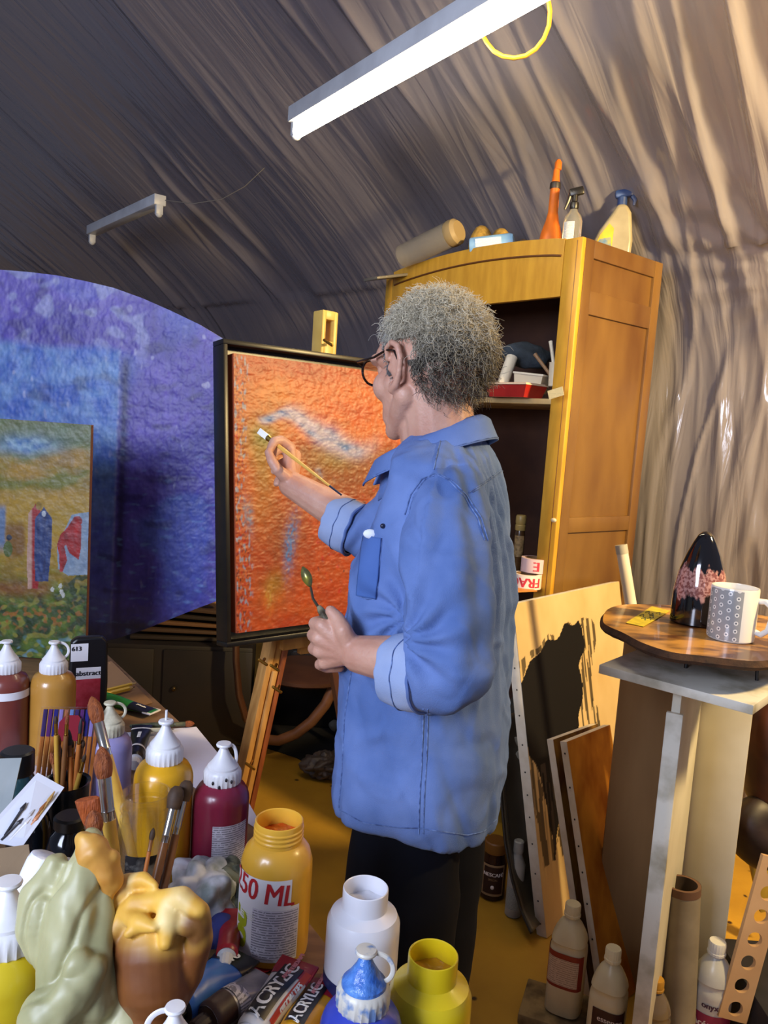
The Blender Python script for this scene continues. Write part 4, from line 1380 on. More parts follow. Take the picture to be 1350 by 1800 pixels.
# clear spray flask with black trigger head
l = onCab(1002, 2.84)
t = thing('spray_bottle', 'clear spray bottle with a black pump head standing on the cupboard', 'spray bottle', loc=l, rz=face_cam(l))
hh = (P(1005, 332, 2.84) - l).z
m_clear = M('clear_plastic', '#d8d4c8', rough=0.12, trans=0.75, alpha=0.75)
mb = MB(); mb.lathe([(.030, 0), (.033, .004), (.033, hh * .48), (.028, hh * .56), (.014, hh * .63), (.012, hh * .7)], 28); mb.build('body', m_clear, t)
arc_label('label', .0335, .01, hh * .45, FRONT - 1.1, FRONT + .2, lines_mat('spray_label', '#dcdad2', '#4a4a50', 260), t)
mb = MB(); mb.lathe([(.014, hh * .66), (.016, hh * .68), (.015, hh * .76), (.010, hh * .78), (.010, hh * .9)], 20)
mb.box((0.004, 0, hh * .93), (.05, .022, hh * .12), rot=(0, -0.25, 0), bev=.005); mb.tube([(-.016, 0, hh * .90), (-.022, 0, hh * .78), (-.032, 0, hh * .66)], [.007, .006, .004], n=8)
mb.build('pump_head', M('black_plastic', '#17130f', rough=.35), t)
# big cleaning spray with yellow label and blue head
l = onCab(1066, 3.04)
t = thing('cleaner_spray_bottle', 'pale cleaner spray bottle with yellow label and blue trigger on the cupboard', 'spray bottle', loc=l, rz=face_cam(l))
hh = (P(1108, 315, 2.93) - l).z
outl = [(-.075, 0), (-.072, .03), (-.035, .11), (.002, .165), (.016, .19), (.045, .19), (.062, .165), (.074, .08), (.070, 0)]
t.scale = (1.15, 1.15, 1.22)
mb = MB(); mb.prism(outl, -.026, .026); o = mb.build('body', plas('cloudy_plastic', '#a59a7c', '#8f8468', rough=.3), t)
bv = o.modifiers.new('b', 'BEVEL'); bv.width = .012; bv.segments = 4; bv.limit_method = 'ANGLE'; bv.angle_limit = .6
lab = [(-.066, .012), (-.030, .095), (-.004, .13), (.012, .115), (.010, .05), (-.004, .012)]
mb = MB(); mb.prism(lab, -.0275, -.0262)
lo_ = mb.build('label', M('yellow_label', '#d8b824', '#c8a01c', rough=.5, scale=30), t, smooth=False)
mb = MB(); mb.prism([(-.050, .045), (-.030, .082), (.004, .088), (.008, .058), (-.020, .050)], -.0285, -.0274); mb.build('label_band', M('label_blue', '#5a7a98', '#a8a04a', scale=60), lo_, smooth=False)
mb = MB(); mb.lathe([(.016, 0), (.016, .025), (.012, .03)], 20, c=(.030, 0, .188)); mb.box((.034, 0, .225), (.058, .026, .026), rot=(0, -.15, 0), bev=.008); mb.tube([(.058, 0, .222), (.070, 0, .205), (.068, 0, .19)], [.008, .007, .004], n=8)
mb.build('trigger_head', plas('blue_plastic', '#31497e', '#263a68'), t)
# pale blue flat bottle lying, gloves/bulbs, dark stone, plastic tube, wood block
def tilt_thing(name, label, cat, loc, rot, group=None): return thing(name, label, cat, loc=loc, rot=rot, group=group)
l = onCab(866, 3.10) + Vector((0, 0, .074))
t = tilt_thing('lotion_bottle', 'pale blue oval bottle lying on its side on the cupboard', 'bottle', l, (0, -0.10, -0.25))
mb = MB(); mb.tube([(-.095, 0, 0), (-.09, 0, 0), (.06, 0, 0), (.073, 0, 0), (.078, 0, 0)], [.028, .032, .036, .032, .018], n=28, flat=0.75, upv=(0, 1, 0)); mb.build('body', plas('sky_plastic', '#8db8dc', '#79a6d0'), t)
mb = MB(); mb.box((-.02, -.0265, 0.004), (.10, .002, .03), rot=(0.1, 0, 0)); mb.build('label', lines_mat('lotion_label', '#d8dce2', '#7a8aa0', 300), t)
for i, (px, d, lab) in enumerate(((842, 3.22, 'left of two round yellow sponges on the cupboard behind the pale blue bottle'), (876, 3.24, 'right of two round yellow sponges on the cupboard behind the pale blue bottle'))):
    l = onCab(px, d)
    mb = MB(); mb.ball((0, 0, .085), (.050, .045, .085), f=lambda v: v * (1 + .05 * nz(v.x * 30, v.y * 30, v.z * 30)))
    o = mb.build('sponge', M('old_sponge', '#b8923e', '#8c6c2a', rough=.9, scale=40, bump=.4, bscale=120)); o.location = l
    tag(o, lab, 'sponge', 'round sponges on the cupboard')
l = onCab(918, 3.0)
mb = MB(); mb.ball((0, 0, .033), (.034, .03, .042), n=20, m=14, f=lambda v: Vector((v.x, v.y, max(v.z, -.033))) * (1 + .16 * abs(nz(v.x * 40, v.y * 40, v.z * 40))) )
o = mb.build('pine_cone', M('cone_brown', '#4a3a30', '#2a201a', rough=.9, scale=90, bump=.6)); o.location = l
tag(o, 'dark brown pine cone between the sponges and the orange spray flask', 'pine cone')
pa = P(705, 452, 3.35); pb_ = P(792, 412, 3.18)
t = thing('plastic_tube', 'wide translucent plastic tube lying along the cupboard top', 'tube', loc=pa)
dv = pb_ - pa; zmin = ztop + .055 - 0.0
mb = MB(); mb.tube([dv * 0, dv * .04, dv * .5, dv * .97, dv], [.035, .047, .050, .052, .050], n=28); mb.build('body', M('smoky_plastic', '#a39a8a', rough=.22, trans=.3, alpha=.6), t)
mb = MB(); mb.tube([dv * .985, dv * 1.03, dv * 1.12, dv * 1.17], [.051, .054, .052, .04], n=28); mb.build('end_cap', M('smoky_cap', '#9a845c', rough=.35), t)
mb = MB(); mb.box((0, 0, 0), (.30, .10, .012), bev=.003); o = mb.build('plastic_tray', M('smoky_tray', '#6a6458', rough=.3)); o.location = P(700, 485, 3.42); o.rotation_euler = (0, -.25, .65)
tag(o, 'thin grey plastic tray poking out under the translucent tube', 'tray')
l = onCab(1118, 3.02)
mb = MB(); mb.box((0, 0, .012), (.085, .03, .022), bev=.003); o = mb.build('wood_block', M('block_wood', '#b0842a', '#94701e', scale=12)); o.location = l; o.rotation_euler = (0, 0, -.5)
tag(o, 'small yellowish wood block on the back corner of the cupboard top', 'block')
# shelf one
def shf(px, d, z=None): return AT(px, d, (ZS1 if z is None else z) + 0.001)
m_redp = plas('red_plastic', '#b82a22', '#9c1f1a', rough=.3)
l = shf(905, 2.99)
t = thing('red_tray', 'red plastic tray of white studio odds and ends on the upper shelf', 'tray', loc=l, rz=fdv.angle(Vector((-1, 0, 0))) * -1)
def tray_mesh(w0, d0, w1, d1, h, th):
    pts = [(-w0, -d0, 0), (w0, -d0, 0), (w0, d0, 0), (-w0, d0, 0), (-w1, -d1, h), (w1, -d1, h), (w1, d1, h), (-w1, d1, h),
           (-w1 + th, -d1 + th, h), (w1 - th, -d1 + th, h), (w1 - th, d1 - th, h), (-w1 + th, d1 - th, h), (-w0 + th, -d0 + th, th), (w0 - th, -d0 + th, th), (w0 - th, d0 - th, th), (-w0 + th, d0 - th, th)]
    f = [(3, 2, 1, 0)]
    for a, b in ((0, 4), (4, 8), (8, 12)):
        for i in range(4):
            k = (i + 1) % 4
            f.append((a + i, a + k, b + k, b + i))
    f.append((12, 13, 14, 15))
    return pts, f
mb = MB(); mb.add(*tray_mesh(.085, .05, .10, .06, .045, .003)); mb.build('body', m_redp, t, smooth=False)
mb = MB(); mb.add(*[[(x, y, z + .0455) for x, y, z in tray_mesh(.103, .063, .103, .063, .003, .008)[0]], tray_mesh(1, 1, 1, 1, 1, 1)[1]]); mb.build('rim', M('white_rim', '#d0b8a0'), t, smooth=False)
l2 = Vector(l)
m_wht = plas('warm_white_plastic', '#ddd6c6', '#cfc6b2')
# white roll leaning
a = P(878, 690, 3.02); b = P(900, 628, 3.06)
mb = MB(); mb.tube([Vector((0, 0, 0)), b - a], .022, n=24); o = mb.build('paper_roll', m_wht); o.location = a
tag(o, 'white rolled tube leaning in the red tray on the shelf', 'roll')
l = P(932, 690, 3.0)
t = thing('plastic_box', 'ribbed translucent white box resting on the red tray', 'box', loc=l, rz=-.6, rot=(0.0, 0.08, -.6))
mb = MB(); mb.add(*tray_mesh(.050, .035, .058, .042, .062, .002)); mb.build('body', M('milky_box', '#cfc4ae', rough=.3), t, smooth=False)
mb = MB(); mb.box((0, 0, .066), (.126, .094, .008), bev=.003); mb.build('lid', m_wht, t)
l = P(972, 680, 2.93)
t = thing('brush_cup', 'small clear cup with rods leaning beside the cupboard stile', 'cup', loc=l)
mb = MB(); mb.lathe([(.014, 0), (.018, .002), (.021, .085), (.022, .088), (.019, .088), (.016, .005)], 20); mb.build('cup', M('milky_box', ''), t)
for i, (x0, y0, x1, y1, nm, lab, mt_) in enumerate(((975, 655, 968, 600, 'glass_rod', 'white-tipped rod standing in the clear cup', m_wht), (968, 660, 940, 622, 'wooden_rod', 'brown rod leaning left out of the clear cup', M('rod_brown', '#8a6a4a')))):
    a = P(x0, y0, 2.93); b = P(x1, y1, 2.95)
    mb = MB(); mb.tube([Vector((0, 0, 0)), (b - a) * .9, b - a], [.006, .007, .008], n=12); o = mb.build(nm, mt_); o.location = a; tag(o, lab, 'rod')
# blue-grey cloth lump
mb = MB(); mb.ball((0, 0, 0), (.10, .05, .05), n=28, m=18, f=lambda v: v * (1 + .35 * nz(v.x * 18, v.y * 18, v.z * 18)))
o = mb.build('cloth', M('slate_cloth', '#39434e', '#1e262e', rough=.9, scale=14, bump=.4, bscale=60)); o.location = P(930, 625, 3.12)
tag(o, 'dark blue-grey crumpled cloth at the back of the upper shelf', 'cloth')
# note
na = P(983, 690, 2.70)
mb = MB(); mb.box((0, 0, 0), (.060, .001, .030), rot=(0.1, -0.28, -.78)); mb.v = [v for v in mb.v]
o = mb.build('paper_note', lines_mat('note_paper', '#e2cf9a', '#8a7a50', 220, .3), smooth=False); o.location = P(985, 692, 2.735) + Vector((-.02, -.02, 0))
tag(o, 'small cream paper note stuck on the edge of the cupboard stile', 'note')
# tape rolls on the lower shelf
for i, (px, d, z, txt, lab, col) in enumerate(((925, 2.86, ZS2, 'FRAG', 'lower white tape roll with upside-down red lettering on the cupboard shelf', '#e8dcd8'), (940, 2.90, ZS2 + .052, 'E', 'upper pinkish tape roll printed with a red letter on the cupboard shelf', '#dfc2c6'))):
    l = AT(px, d, z + .001)
    t = thing('tape_roll', lab, 'tape', loc=l, rz=face_cam(l), group='packing tape rolls in the cupboard')
    R = .052
    mb = MB(); mb.lathe([(R, 0), (R, .050), (R * .75, .050), (R * .75, 0), (R, 0)], 40, cap=False); mb.build('tape', M('tape_' + str(i), col, rough=.3), t)
    mb = MB(); mb.lathe([(R * .75, .0005), (R * .75, .0505), (R * .68, .0505), (R * .68, .0005), (R * .75, .0005)], 40, cap=False); mb.build('core', M('card_core', '#8a6a48'), t)
    text_on('lettering', txt, .048, M('red_print', '#c43448', rough=.5), t, cyl_map(R + .0006, .026, FRONT + (-.1 if i == 0 else .1), PI if i == 0 else PI), offset=.0015)
l = AT(907, 3.03, ZS2 + .001)
t = thing('spice_jar', 'small dark jar with a banded gold lid on the cupboard shelf', 'jar', loc=l, rz=face_cam(l))
hh = P(907, 908, 2.93).z - l.z
mb = MB(); mb.lathe([(.018, 0), (.020, .004), (.020, hh * .7), (.016, hh * .78)], 24); mb.build('body', M('brown_glass', '#5c4226', '#3a2818', rough=.2), t)
mb = MB(); mb.lathe([(.019, hh * .76), (.020, hh * .78), (.020, hh * .84), (.018, hh * .85), (.020, hh * .88), (.020, hh * .97), (.017, hh)], 24); mb.build('lid', M('gold_lid', '#a08a50', rough=.35), t)
arc_label('label', .0204, hh * .35, hh * .68, FRONT - 1, FRONT + 1, M('jar_label', '#b49a6a', '#6a5436', scale=60), t)
l = AT(912, 2.80, ZS2 + .001)
mb = MB(); mb.box((0, 0, .002), (.10, .08, .004), bev=.001); o = mb.build('cardboard_piece', M('orange_card', '#c07c34')); o.location = l; o.rotation_euler = (0, .0, .5)
tag(o, 'orange-brown card scrap lying under the tape rolls', 'card')

# ------------------------------------------------------------------ leaning canvases by the cupboard
m_raw = M('primed_canvas', '#c9b084', '#bea478', rough=.85, scale=6, bump=.1, bscale=300)
m_edge = M('canvas_white_edge', '#ddd4c2', '#cfc4ae', rough=.8, scale=20)
def quad_canvas(name, label, TLp, TRp, BLp, thick, matf, colfn=None, nx=10, ny=10, cat='canvas', tacks=12, edge=m_edge, group=None):
    TLp, TRp, BLp = Vector(TLp), Vector(TRp), Vector(BLp)
    X = (TRp - TLp); W_ = X.length; X.normalize()
    Yv = (TLp - BLp); Yv = Yv - X * Yv.dot(X); Hh = Yv.length; Yv.normalize()
    N = X.cross(Yv)
    if N.y > 0: N = -N
    t = thing(name, label, cat, loc=BLp, group=group)
    t.rotation_euler = Matrix((X, -N, Yv)).transposed().to_euler()
    fn = lambda u, v: Vector((W_ * u, -.0006, Hh * v))
    if colfn:
        vs, fs = grid_mesh(fn, nx, ny); mb = MB(); mb.add(vs, fs); o = mb.build('painted_surface', matf, t, auto=180)
        paint_attr(o, [colfn(i / nx, j / ny) for j in range(ny + 1) for i in range(nx + 1)])
    mb = MB(); mb.box((W_ / 2, thick / 2, Hh / 2), (W_, thick, Hh), bev=.0015); mb.build('stretched_canvas', edge, t)
    for k in range(tacks):
        z = Hh * (k + .5) / tacks + .01 * math.sin(k * 5)
        mb = MB(); mb.ball((-.0004, thick * .5, z), (.0018, .0028, .0028), n=8, m=6); mb.build('tack', M('tack_black', '#14100c', rough=.4), t)
    return t, W_, Hh
def lean_canvas(tl, tr, pxb, d):
    TLp = P(tl[0], tl[1], d); TRp = G(tr[0], tr[1], TLp.z)
    if (TRp - TLp).length > 1.0: TRp = TLp + (TRp - TLp).normalized() * .45
    X = (TRp - TLp).normalized(); N = Vector((X.y, -X.x, 0))
    best = None
    for k in range(200):
        q = Vector((TLp.x, TLp.y, 0)) + N * (k * .004)
        rel = q - CAMP; px = 675 + rel.dot(RTV) * FPX / rel.dot(fw)
        py = 900 - rel.dot(UPV) * FPX / rel.dot(fw)
        e = abs(px - pxb[0] - (py - pxb[1]) * (pxb[0] - tl[0]) / (pxb[1] - tl[1]))
        if best is None or e < best[0]: best = (e, q, k * .004)
    print('lean', tl, best, TLp, TRp)
    return TLp, TRp, best[1] + Vector((0, 0, .004))
bk, rawc = H('#0c0a0d')[:3], H('#cdb488')[:3]
def col_black(u, v):
    x = u + .13; y = 1 - v
    wx = x + .03 * nz(x * 9, y * 14, 1); wy = y + .02 * nz(x * 12, y * 10, 2)
    c = mixc(rawc, H('#b89c6a')[:3], 0.5 + .6 * fb(x * 3, y * 3, 3))
    # leaf-like body: left and right limits by height
    L_ = [(.10, .62, .66), (.14, .36, .70), (.18, .20, .70), (.25, .12, .64), (.35, .12, .62), (.45, .14, .56), (.52, .18, .48), (.60, .22, .40), (.66, .24, .34), (.74, .25, .29), (.80, .26, .275)]
    def lim(yy):
        if yy < L_[0][0] or yy > L_[-1][0]: return None
        for a, b in zip(L_, L_[1:]):
            if a[0] <= yy <= b[0]:
                q = (yy - a[0]) / (b[0] - a[0]); return a[1] * (1 - q) + b[1] * q, a[2] * (1 - q) + b[2] * q
    q = lim(wy)
    if q and q[0] < wx < q[1]: c = bk
    # dry brush fringe
    dry = nz(x * 34, y * 5, 11)
    q = lim(wy)
    if q:
        if q[0] - .09 < x <= q[0] and dry > .0: c = mixc(c, bk, .8)
        if q[1] <= x < q[1] + .13 and nz(x * 46, y * 4, 17) > .02: c = mixc(c, bk, .85)
    if .36 < y < .62 and .68 < x < .78 and nz(x * 60, y * 5, 21) > .18: c = mixc(c, bk, .85)
    if .50 < y < .9 and .12 < x < .36 and nz(x * 50, y * 3, 29) > .12: c = mixc(c, H('#4a4038')[:3], .6 * sstep(.9, .6, y))
    if .80 < y < .815 and .40 < x < .56: c = bk
    return c
quad_canvas('large_canvas', 'tall cream canvas with a big black painted shape leaning beside the cupboard', *lean_canvas((902, 1062), (1088, 1022), (966, 1712), 2.45), .035,
            M('oil_paint_matte', '#ffffff', attr='paint', rough=.8, spec=.2), col_black, 150, 320, tacks=13)
def col_or2(u, v):
    return mixc(H('#cc8a2c')[:3], H('#9a5814')[:3], .5 + .8 * fb(u * 3, v * 5, 2) + .4 * (u - .5))
quad_canvas('small_canvas', 'narrow brown canvas edge-on just behind the orange-brown one', *lean_canvas((972, 1300), (1050, 1272), (1010, 1560), 2.24), .022,
            M('oil_paint_matte', ''), lambda u, v: mixc(H('#7a5a22')[:3], H('#4a2a14')[:3], .5 + fb(u * 5, v * 8, 1)), 30, 60, tacks=0, edge=m_edge, group=None)
quad_canvas('small_canvas', 'small orange-brown painted canvas leaning in front of the black and cream one', *lean_canvas((996, 1304), (1072, 1274), (1040, 1600), 2.17), .022,
            M('oil_paint_matte', ''), col_or2, 40, 80, tacks=9)
# white tube leaning at the cupboard
a = P(1092, 960, 2.30); b = AT(1215, 2.28, 0.02)
t = thing('mailing_tube', 'long white tube leaning against the side of the cupboard', 'tube', loc=b)
mb = MB(); mb.tube([Vector((0, 0, 0)), a - b], .0165, n=24); mb.build('body', plas('white_tube', '#dcd2c4', '#cfc4b4'), t)
mb = MB(); mb.tube([(a - b) * .982, (a - b) * 1.003], .0175, n=24); mb.build('end_cap', M('tube_cap', '#a8a49a', rough=.3), t)

# ------------------------------------------------------------------ pedestal, wood slab and what stands on it
m_ped = M('old_white_paint', '#cdc8b8', '#b4ac98', rough=.7, scale=4, lo=.3, hi=.7)
m_pedw = M('chipped_white', '#c9c4b6', '#8f866e', rough=.6, scale=14, lo=.45, hi=.75)
m_pedb = M('brown_board', '#a4845a', '#8a6a44', rough=.7, scale=2.5, stretch=(3, 3, .6))
ZP = 1.02
pc0 = G(1053, 1168, ZP); pc1 = G(1325, 1240, ZP)
pa_ = (pc1 - pc0); PW = pa_.length; pa_.normalize(); pbv = Vector((-pa_.y, pa_.x, 0))
print('ped', pc0, pc1, PW)
t = thing('pedestal', 'tall white-painted board pedestal with open side under the wood slab', 'pedestal', loc=(pc0.x, pc0.y, 0))
t.rotation_euler = (0, 0, math.atan2(pa_.y, pa_.x))
mb = MB(); mb.box((PW / 2, PW * .55, ZP - .010), (PW, PW * 1.1, .020), bev=.002); mb.build('top_board', m_pedw, t)
PT = t
def pedloc(px, d):
    w_ = AT(px, d, ZP); r = w_ - Vector((pc0.x, pc0.y, 0)); return Vector((r.dot(pa_), r.dot(pbv), 0))
def board(name, a, b, th, z0, z1, mat):
    a = Vector(a); b = Vector(b); dv = b - a; L = dv.length
    mb = MB(); mb.box(((a.x + b.x) / 2, (a.y + b.y) / 2, (z0 + z1) / 2), (L, th, z1 - z0), rot=(0, 0, math.atan2(dv.y, dv.x)), bev=.0015)
    return mb.build(name, mat, t)
LB0 = pedloc(1100, 2.13); LB1 = pedloc(1205, 2.10); STp = pedloc(1194, 1.68); ST2 = pedloc(1240, 2.07)
RB0 = pedloc(1241, 2.09); RB1 = pedloc(1338, 2.03)
board('side_board', LB0, LB1, .016, 0, ZP - .021, m_pedb)
board('fin_board', STp, ST2, .018, 0, ZP - .021, m_ped)
fdir = (ST2 - STp).normalized()
ed = Vector((-fdir.y, fdir.x, 0))
board('edge_batten', STp - fdir * .004 - ed * .017, STp - fdir * .004 + ed * .017, .012, 0, ZP - .075, m_pedw)
board('front_board', RB0, RB1, .016, 0, ZP - .021, m_ped)

ZSl = ZP + .075
m_slab = M('slab_wood', '#b4843e', '#4a2a12', rough=.35, scale=9, stretch=(1, 2, 3), lo=.42, hi=.60, coat=.3, detail=8)
m_bark = M('bark', '#4a2e18', '#2a180c', rough=.9, scale=30, bump=.6)
sc0 = G(1238, 1112, ZSl)
t = thing('wood_slab', 'irregular slice of varnished wood with bark edge raised above the pedestal', 'slab', loc=(sc0.x, sc0.y, ZSl - .022))
leftp = G(1060, 1082, ZSl) - sc0; rp = Vector((-leftp.x, -leftp.y, 0))
outpx = [(1060, 1092), (1066, 1073), (1088, 1064), (1120, 1062), (1165, 1063), (1210, 1066), (1260, 1070), (1320, 1078), (1380, 1092), (1420, 1115), (1415, 1140), (1375, 1156), (1330, 1162), (1280, 1158), (1230, 1152), (1180, 1146), (1130, 1130), (1095, 1112), (1072, 1102)]
ol = [G(x, y, ZSl) - sc0 for x, y in outpx]
# dense smooth outline
den = []
n = len(ol)
for i in range(n):
    p0_, p1, p2, p3 = ol[i - 1], ol[i], ol[(i + 1) % n], ol[(i + 2) % n]
    for k in range(6):
        q = k / 6
        p = 0.5 * ((2 * p1) + (-p0_ + p2) * q + (2 * p0_ - 5 * p1 + 4 * p2 - p3) * q * q + (-p0_ + 3 * p1 - 3 * p2 + p3) * q ** 3)
        den.append(Vector((p.x, p.y, 0)))
m_ = len(den)
vs = []; fs = []
layers = [(.0, .0, 1.0), (-.004, .0, 1.01), (-.012, .0, 1.03), (-.020, 0, .99), (-.022, 0, .97)]
for (dz, _, k) in layers:
    for i, p in enumerate(den):
        kk = k + (.012 * nz(i * .6, dz * 300) if dz else 0)
        vs.append(Vector((p.x * kk, p.y * kk, .022 + dz)))
for j in range(len(layers) - 1):
    for i in range(m_):
        k = (i + 1) % m_
        fs.append((j * m_ + i, (j + 1) * m_ + i, (j + 1) * m_ + k, j * m_ + k))
mb = MB(); mb.add(vs, fs); mb.build('bark_edge', m_bark, t)
mb = MB(); mb.add([v for v in vs[:m_]] + [Vector((0, 0, .022))], [(i, (i + 1) % m_, m_) for i in range(m_)]); 
mb.build('top_face', m_slab, t)
mb = MB(); mb.add([v for v in vs[-m_:]] + [Vector((0, 0, 0))], [(i, (i + 1) % m_, m_) for i in range(m_)]); mb.build('underside', m_bark, t)
for (x, y) in ((1205, 1168), (1330, 1190), (1260, 1125)):
    g = G(x, y + 6, ZP); rel = g - Vector(t.location)
    mb = MB(); mb.tube([(rel.x, rel.y, ZP - (ZSl - .022)), (rel.x * .97, rel.y * .97, 0.001)], .004, n=8); mb.build('metal_leg', M('black_metal', '#141010', rough=.4), t)
# cone vase
l = G(1224, 1096, ZSl + .0005)
t = thing('ceramic_cone', 'glossy black ceramic cone with a pink dripping glaze band', 'ceramic', loc=l, rz=face_cam(l))
dV = (l - CAMP).dot(fw); hV = (1098 - 934) / FPX * dV * 1.0; wV = 45 / FPX * dV
m_vase = M('black_glaze', '#070508', rough=.08, spec=.7, coat=.5)
def vase_mat():
    m = m_vase; nt = m.node_tree; b = nt.nodes['Principled BSDF']
    tc = nt.nodes.new('ShaderNodeTexCoord'); sp = nt.nodes.new('ShaderNodeSeparateXYZ'); nt.links.new(tc.outputs['Object'], sp.inputs[0])
    n = nt.nodes.new('ShaderNodeTexNoise'); n.inputs['Scale'].default_value = 1.0; n.inputs['Detail'].default_value = 5
    mp = nt.nodes.new('ShaderNodeMapping'); mp.inputs['Scale'].default_value = (70, 70, 22); nt.links.new(tc.outputs['Object'], mp.inputs[0]); nt.links.new(mp.outputs[0], n.inputs['Vector'])
    ad = nt.nodes.new('ShaderNodeMath'); ad.operation = 'MULTIPLY_ADD'; ad.inputs[1].default_value = .10; nt.links.new(n.outputs['Fac'], ad.inputs[0]); nt.links.new(sp.outputs[2], ad.inputs[2])
    r = nt.nodes.new('ShaderNodeValToRGB'); e = r.color_ramp.elements
    h0 = hV
    e[0].position = .0; e[0].color = (0, 0, 0, 1); e[1].position = 1; e[1].color = (0, 0, 0, 1)
    for p_, c_ in ((.30 * h0 + .045, 0), (.30 * h0 + .055, 1), (.58 * h0 + .05, 1), (.58 * h0 + .056, 0)):
        x = e.new(min(.99, p_ * 2)); x.color = (c_, c_, c_, 1)
    m2 = nt.nodes.new('ShaderNodeMath'); m2.operation = 'MULTIPLY'; m2.inputs[1].default_value = 2; nt.links.new(ad.outputs[0], m2.inputs[0]); nt.links.new(m2.outputs[0], r.inputs[0])
    n2 = nt.nodes.new('ShaderNodeTexNoise'); n2.inputs['Scale'].default_value = 160; nt.links.new(tc.outputs['Object'], n2.inputs['Vector'])
    r2 = nt.nodes.new('ShaderNodeMapRange'); r2.inputs[1].default_value = .42; r2.inputs[2].default_value = .55; nt.links.new(n2.outputs['Fac'], r2.inputs[0])
    mc = nt.nodes.new('ShaderNodeMix'); mc.data_type = 'RGBA'; mc.inputs[6].default_value = H('#7a4a46'); mc.inputs[7].default_value = H('#b08680'); nt.links.new(r2.outputs[0], mc.inputs[0])
    mx = nt.nodes.new('ShaderNodeMix'); mx.data_type = 'RGBA'; mx.inputs[6].default_value = H('#070508'); nt.links.new(r.outputs[0], mx.inputs[0]); nt.links.new(mc.outputs[2], mx.inputs[7])
    nt.links.new(mx.outputs[2], b.inputs['Base Color'])
vase_mat()
prof = [(wV * .92, 0), (wV, .003), (wV * 1.0, hV * .2), (wV * .98, hV * .35), (wV * .86, hV * .55), (wV * .62, hV * .75), (wV * .42, hV * .88), (wV * .28, hV * .955), (wV * .14, hV * .99), (0.0005, hV)]
mb = MB(); mb.lathe(prof, 48); mb.v = [Vector((v.x, v.y * .8, v.z)) for v in mb.v]; mb.build('body', m_vase, t)
# mug
l = G(1283, 1122, ZSl + .0005)
dM = (l - CAMP).dot(fw); RM = 39.5 / FPX * dM; HM = 91 / FPX * dM * 1.02
t = thing('mug', 'white mug with a grey ring pattern and handle to the right', 'mug', loc=l, rz=face_cam(l))
m_mug = M('mug_glaze', '#dcdad4', rough=.15, coat=.3)
def mug_mat():
    nt = m_mug.node_tree; b = nt.nodes['Principled BSDF']
    def mth(op, a, b_=None, c=None):
        n = nt.nodes.new('ShaderNodeMath'); n.operation = op
        for i, x in enumerate((a, b_, c)):
            if x is None: continue
            if isinstance(x, (int, float)): n.inputs[i].default_value = x
            else: nt.links.new(x, n.inputs[i])
        return n.outputs[0]
    tc = nt.nodes.new('ShaderNodeTexCoord'); sp = nt.nodes.new('ShaderNodeSeparateXYZ'); nt.links.new(tc.outputs['Object'], sp.inputs[0])
    ang = mth('ARCTAN2', sp.outputs[0], mth('MULTIPLY', sp.outputs[1], -1.0))    # 0 facing viewer, + to the right
    cell = HM / 6.6
    u = mth('MULTIPLY', ang, RM / cell * 1.02); v = mth('DIVIDE', sp.outputs[2], cell)
    col = mth('FLOOR', u); off = mth('MULTIPLY', mth('MODULO', mth('ADD', col, 40.0), 2.0), .5)
    fu = mth('SUBTRACT', mth('FRACT', u), .5); fv = mth('SUBTRACT', mth('FRACT', mth('ADD', v, off)), .5)
    r = mth('SQRT', mth('ADD', mth('MULTIPLY', fu, fu), mth('MULTIPLY', fv, fv)))
    ringm = mth('MULTIPLY', mth('GREATER_THAN', r, .24), mth('LESS_THAN', mth('ABSOLUTE', mth('SUBTRACT', r, .42)), .12))
    grey = mth('MULTIPLY', mth('GREATER_THAN', r, .26), .75)
    dot = mth('LESS_THAN', r, .12)
    fac = mth('MAXIMUM', grey, mth('MULTIPLY', dot, 1.0))
    # patterned panel limits
    lim = mth('MULTIPLY', mth('GREATER_THAN', ang, -1.35), mth('LESS_THAN', ang, .38))
    lim = mth('MULTIPLY', lim, mth('MULTIPLY', mth('LESS_THAN', sp.outputs[2], HM * .97), mth('GREATER_THAN', sp.outputs[2], HM * .03)))
    rad = mth('GREATER_THAN', mth('ADD', mth('MULTIPLY', sp.outputs[0], sp.outputs[0]), mth('MULTIPLY', sp.outputs[1], sp.outputs[1])), (RM * .97) ** 2)
    fac = mth('MULTIPLY', mth('MULTIPLY', fac, lim), rad)
    mx = nt.nodes.new('ShaderNodeMix'); mx.data_type = 'RGBA'; mx.inputs[6].default_value = H('#dcdad4'); mx.inputs[7].default_value = H('#3f4a58')
    nt.links.new(mth('MULTIPLY', fac, .85), mx.inputs[0]); nt.links.new(mx.outputs[2], b.inputs['Base Color'])
mug_mat()
mb = MB(); mb.lathe([(RM * .93, 0), (RM * .99, .003), (RM, .008), (RM, HM - .003), (RM * .985, HM), (RM * .94, HM), (RM * .93, HM - .004), (RM * .93, .008), (RM * .5, .006)], 64); mb.build('cup', m_mug, t)
pts = [(RM * .95, -.004, HM * .78), (RM * 1.25, -.012, HM * .80), (RM * 1.50, -.018, HM * .72), (RM * 1.55, -.02, HM * .5), (RM * 1.45, -.018, HM * .28), (RM * 1.2, -.012, HM * .18), (RM * .95, -.004, HM * .20)]
mb = MB(); mb.tube([Vector(p) for p in pts], .0065, n=12, flat=1.0); mb.build('handle', plas('mug_white', '#dcdad4', rough=.15), t)
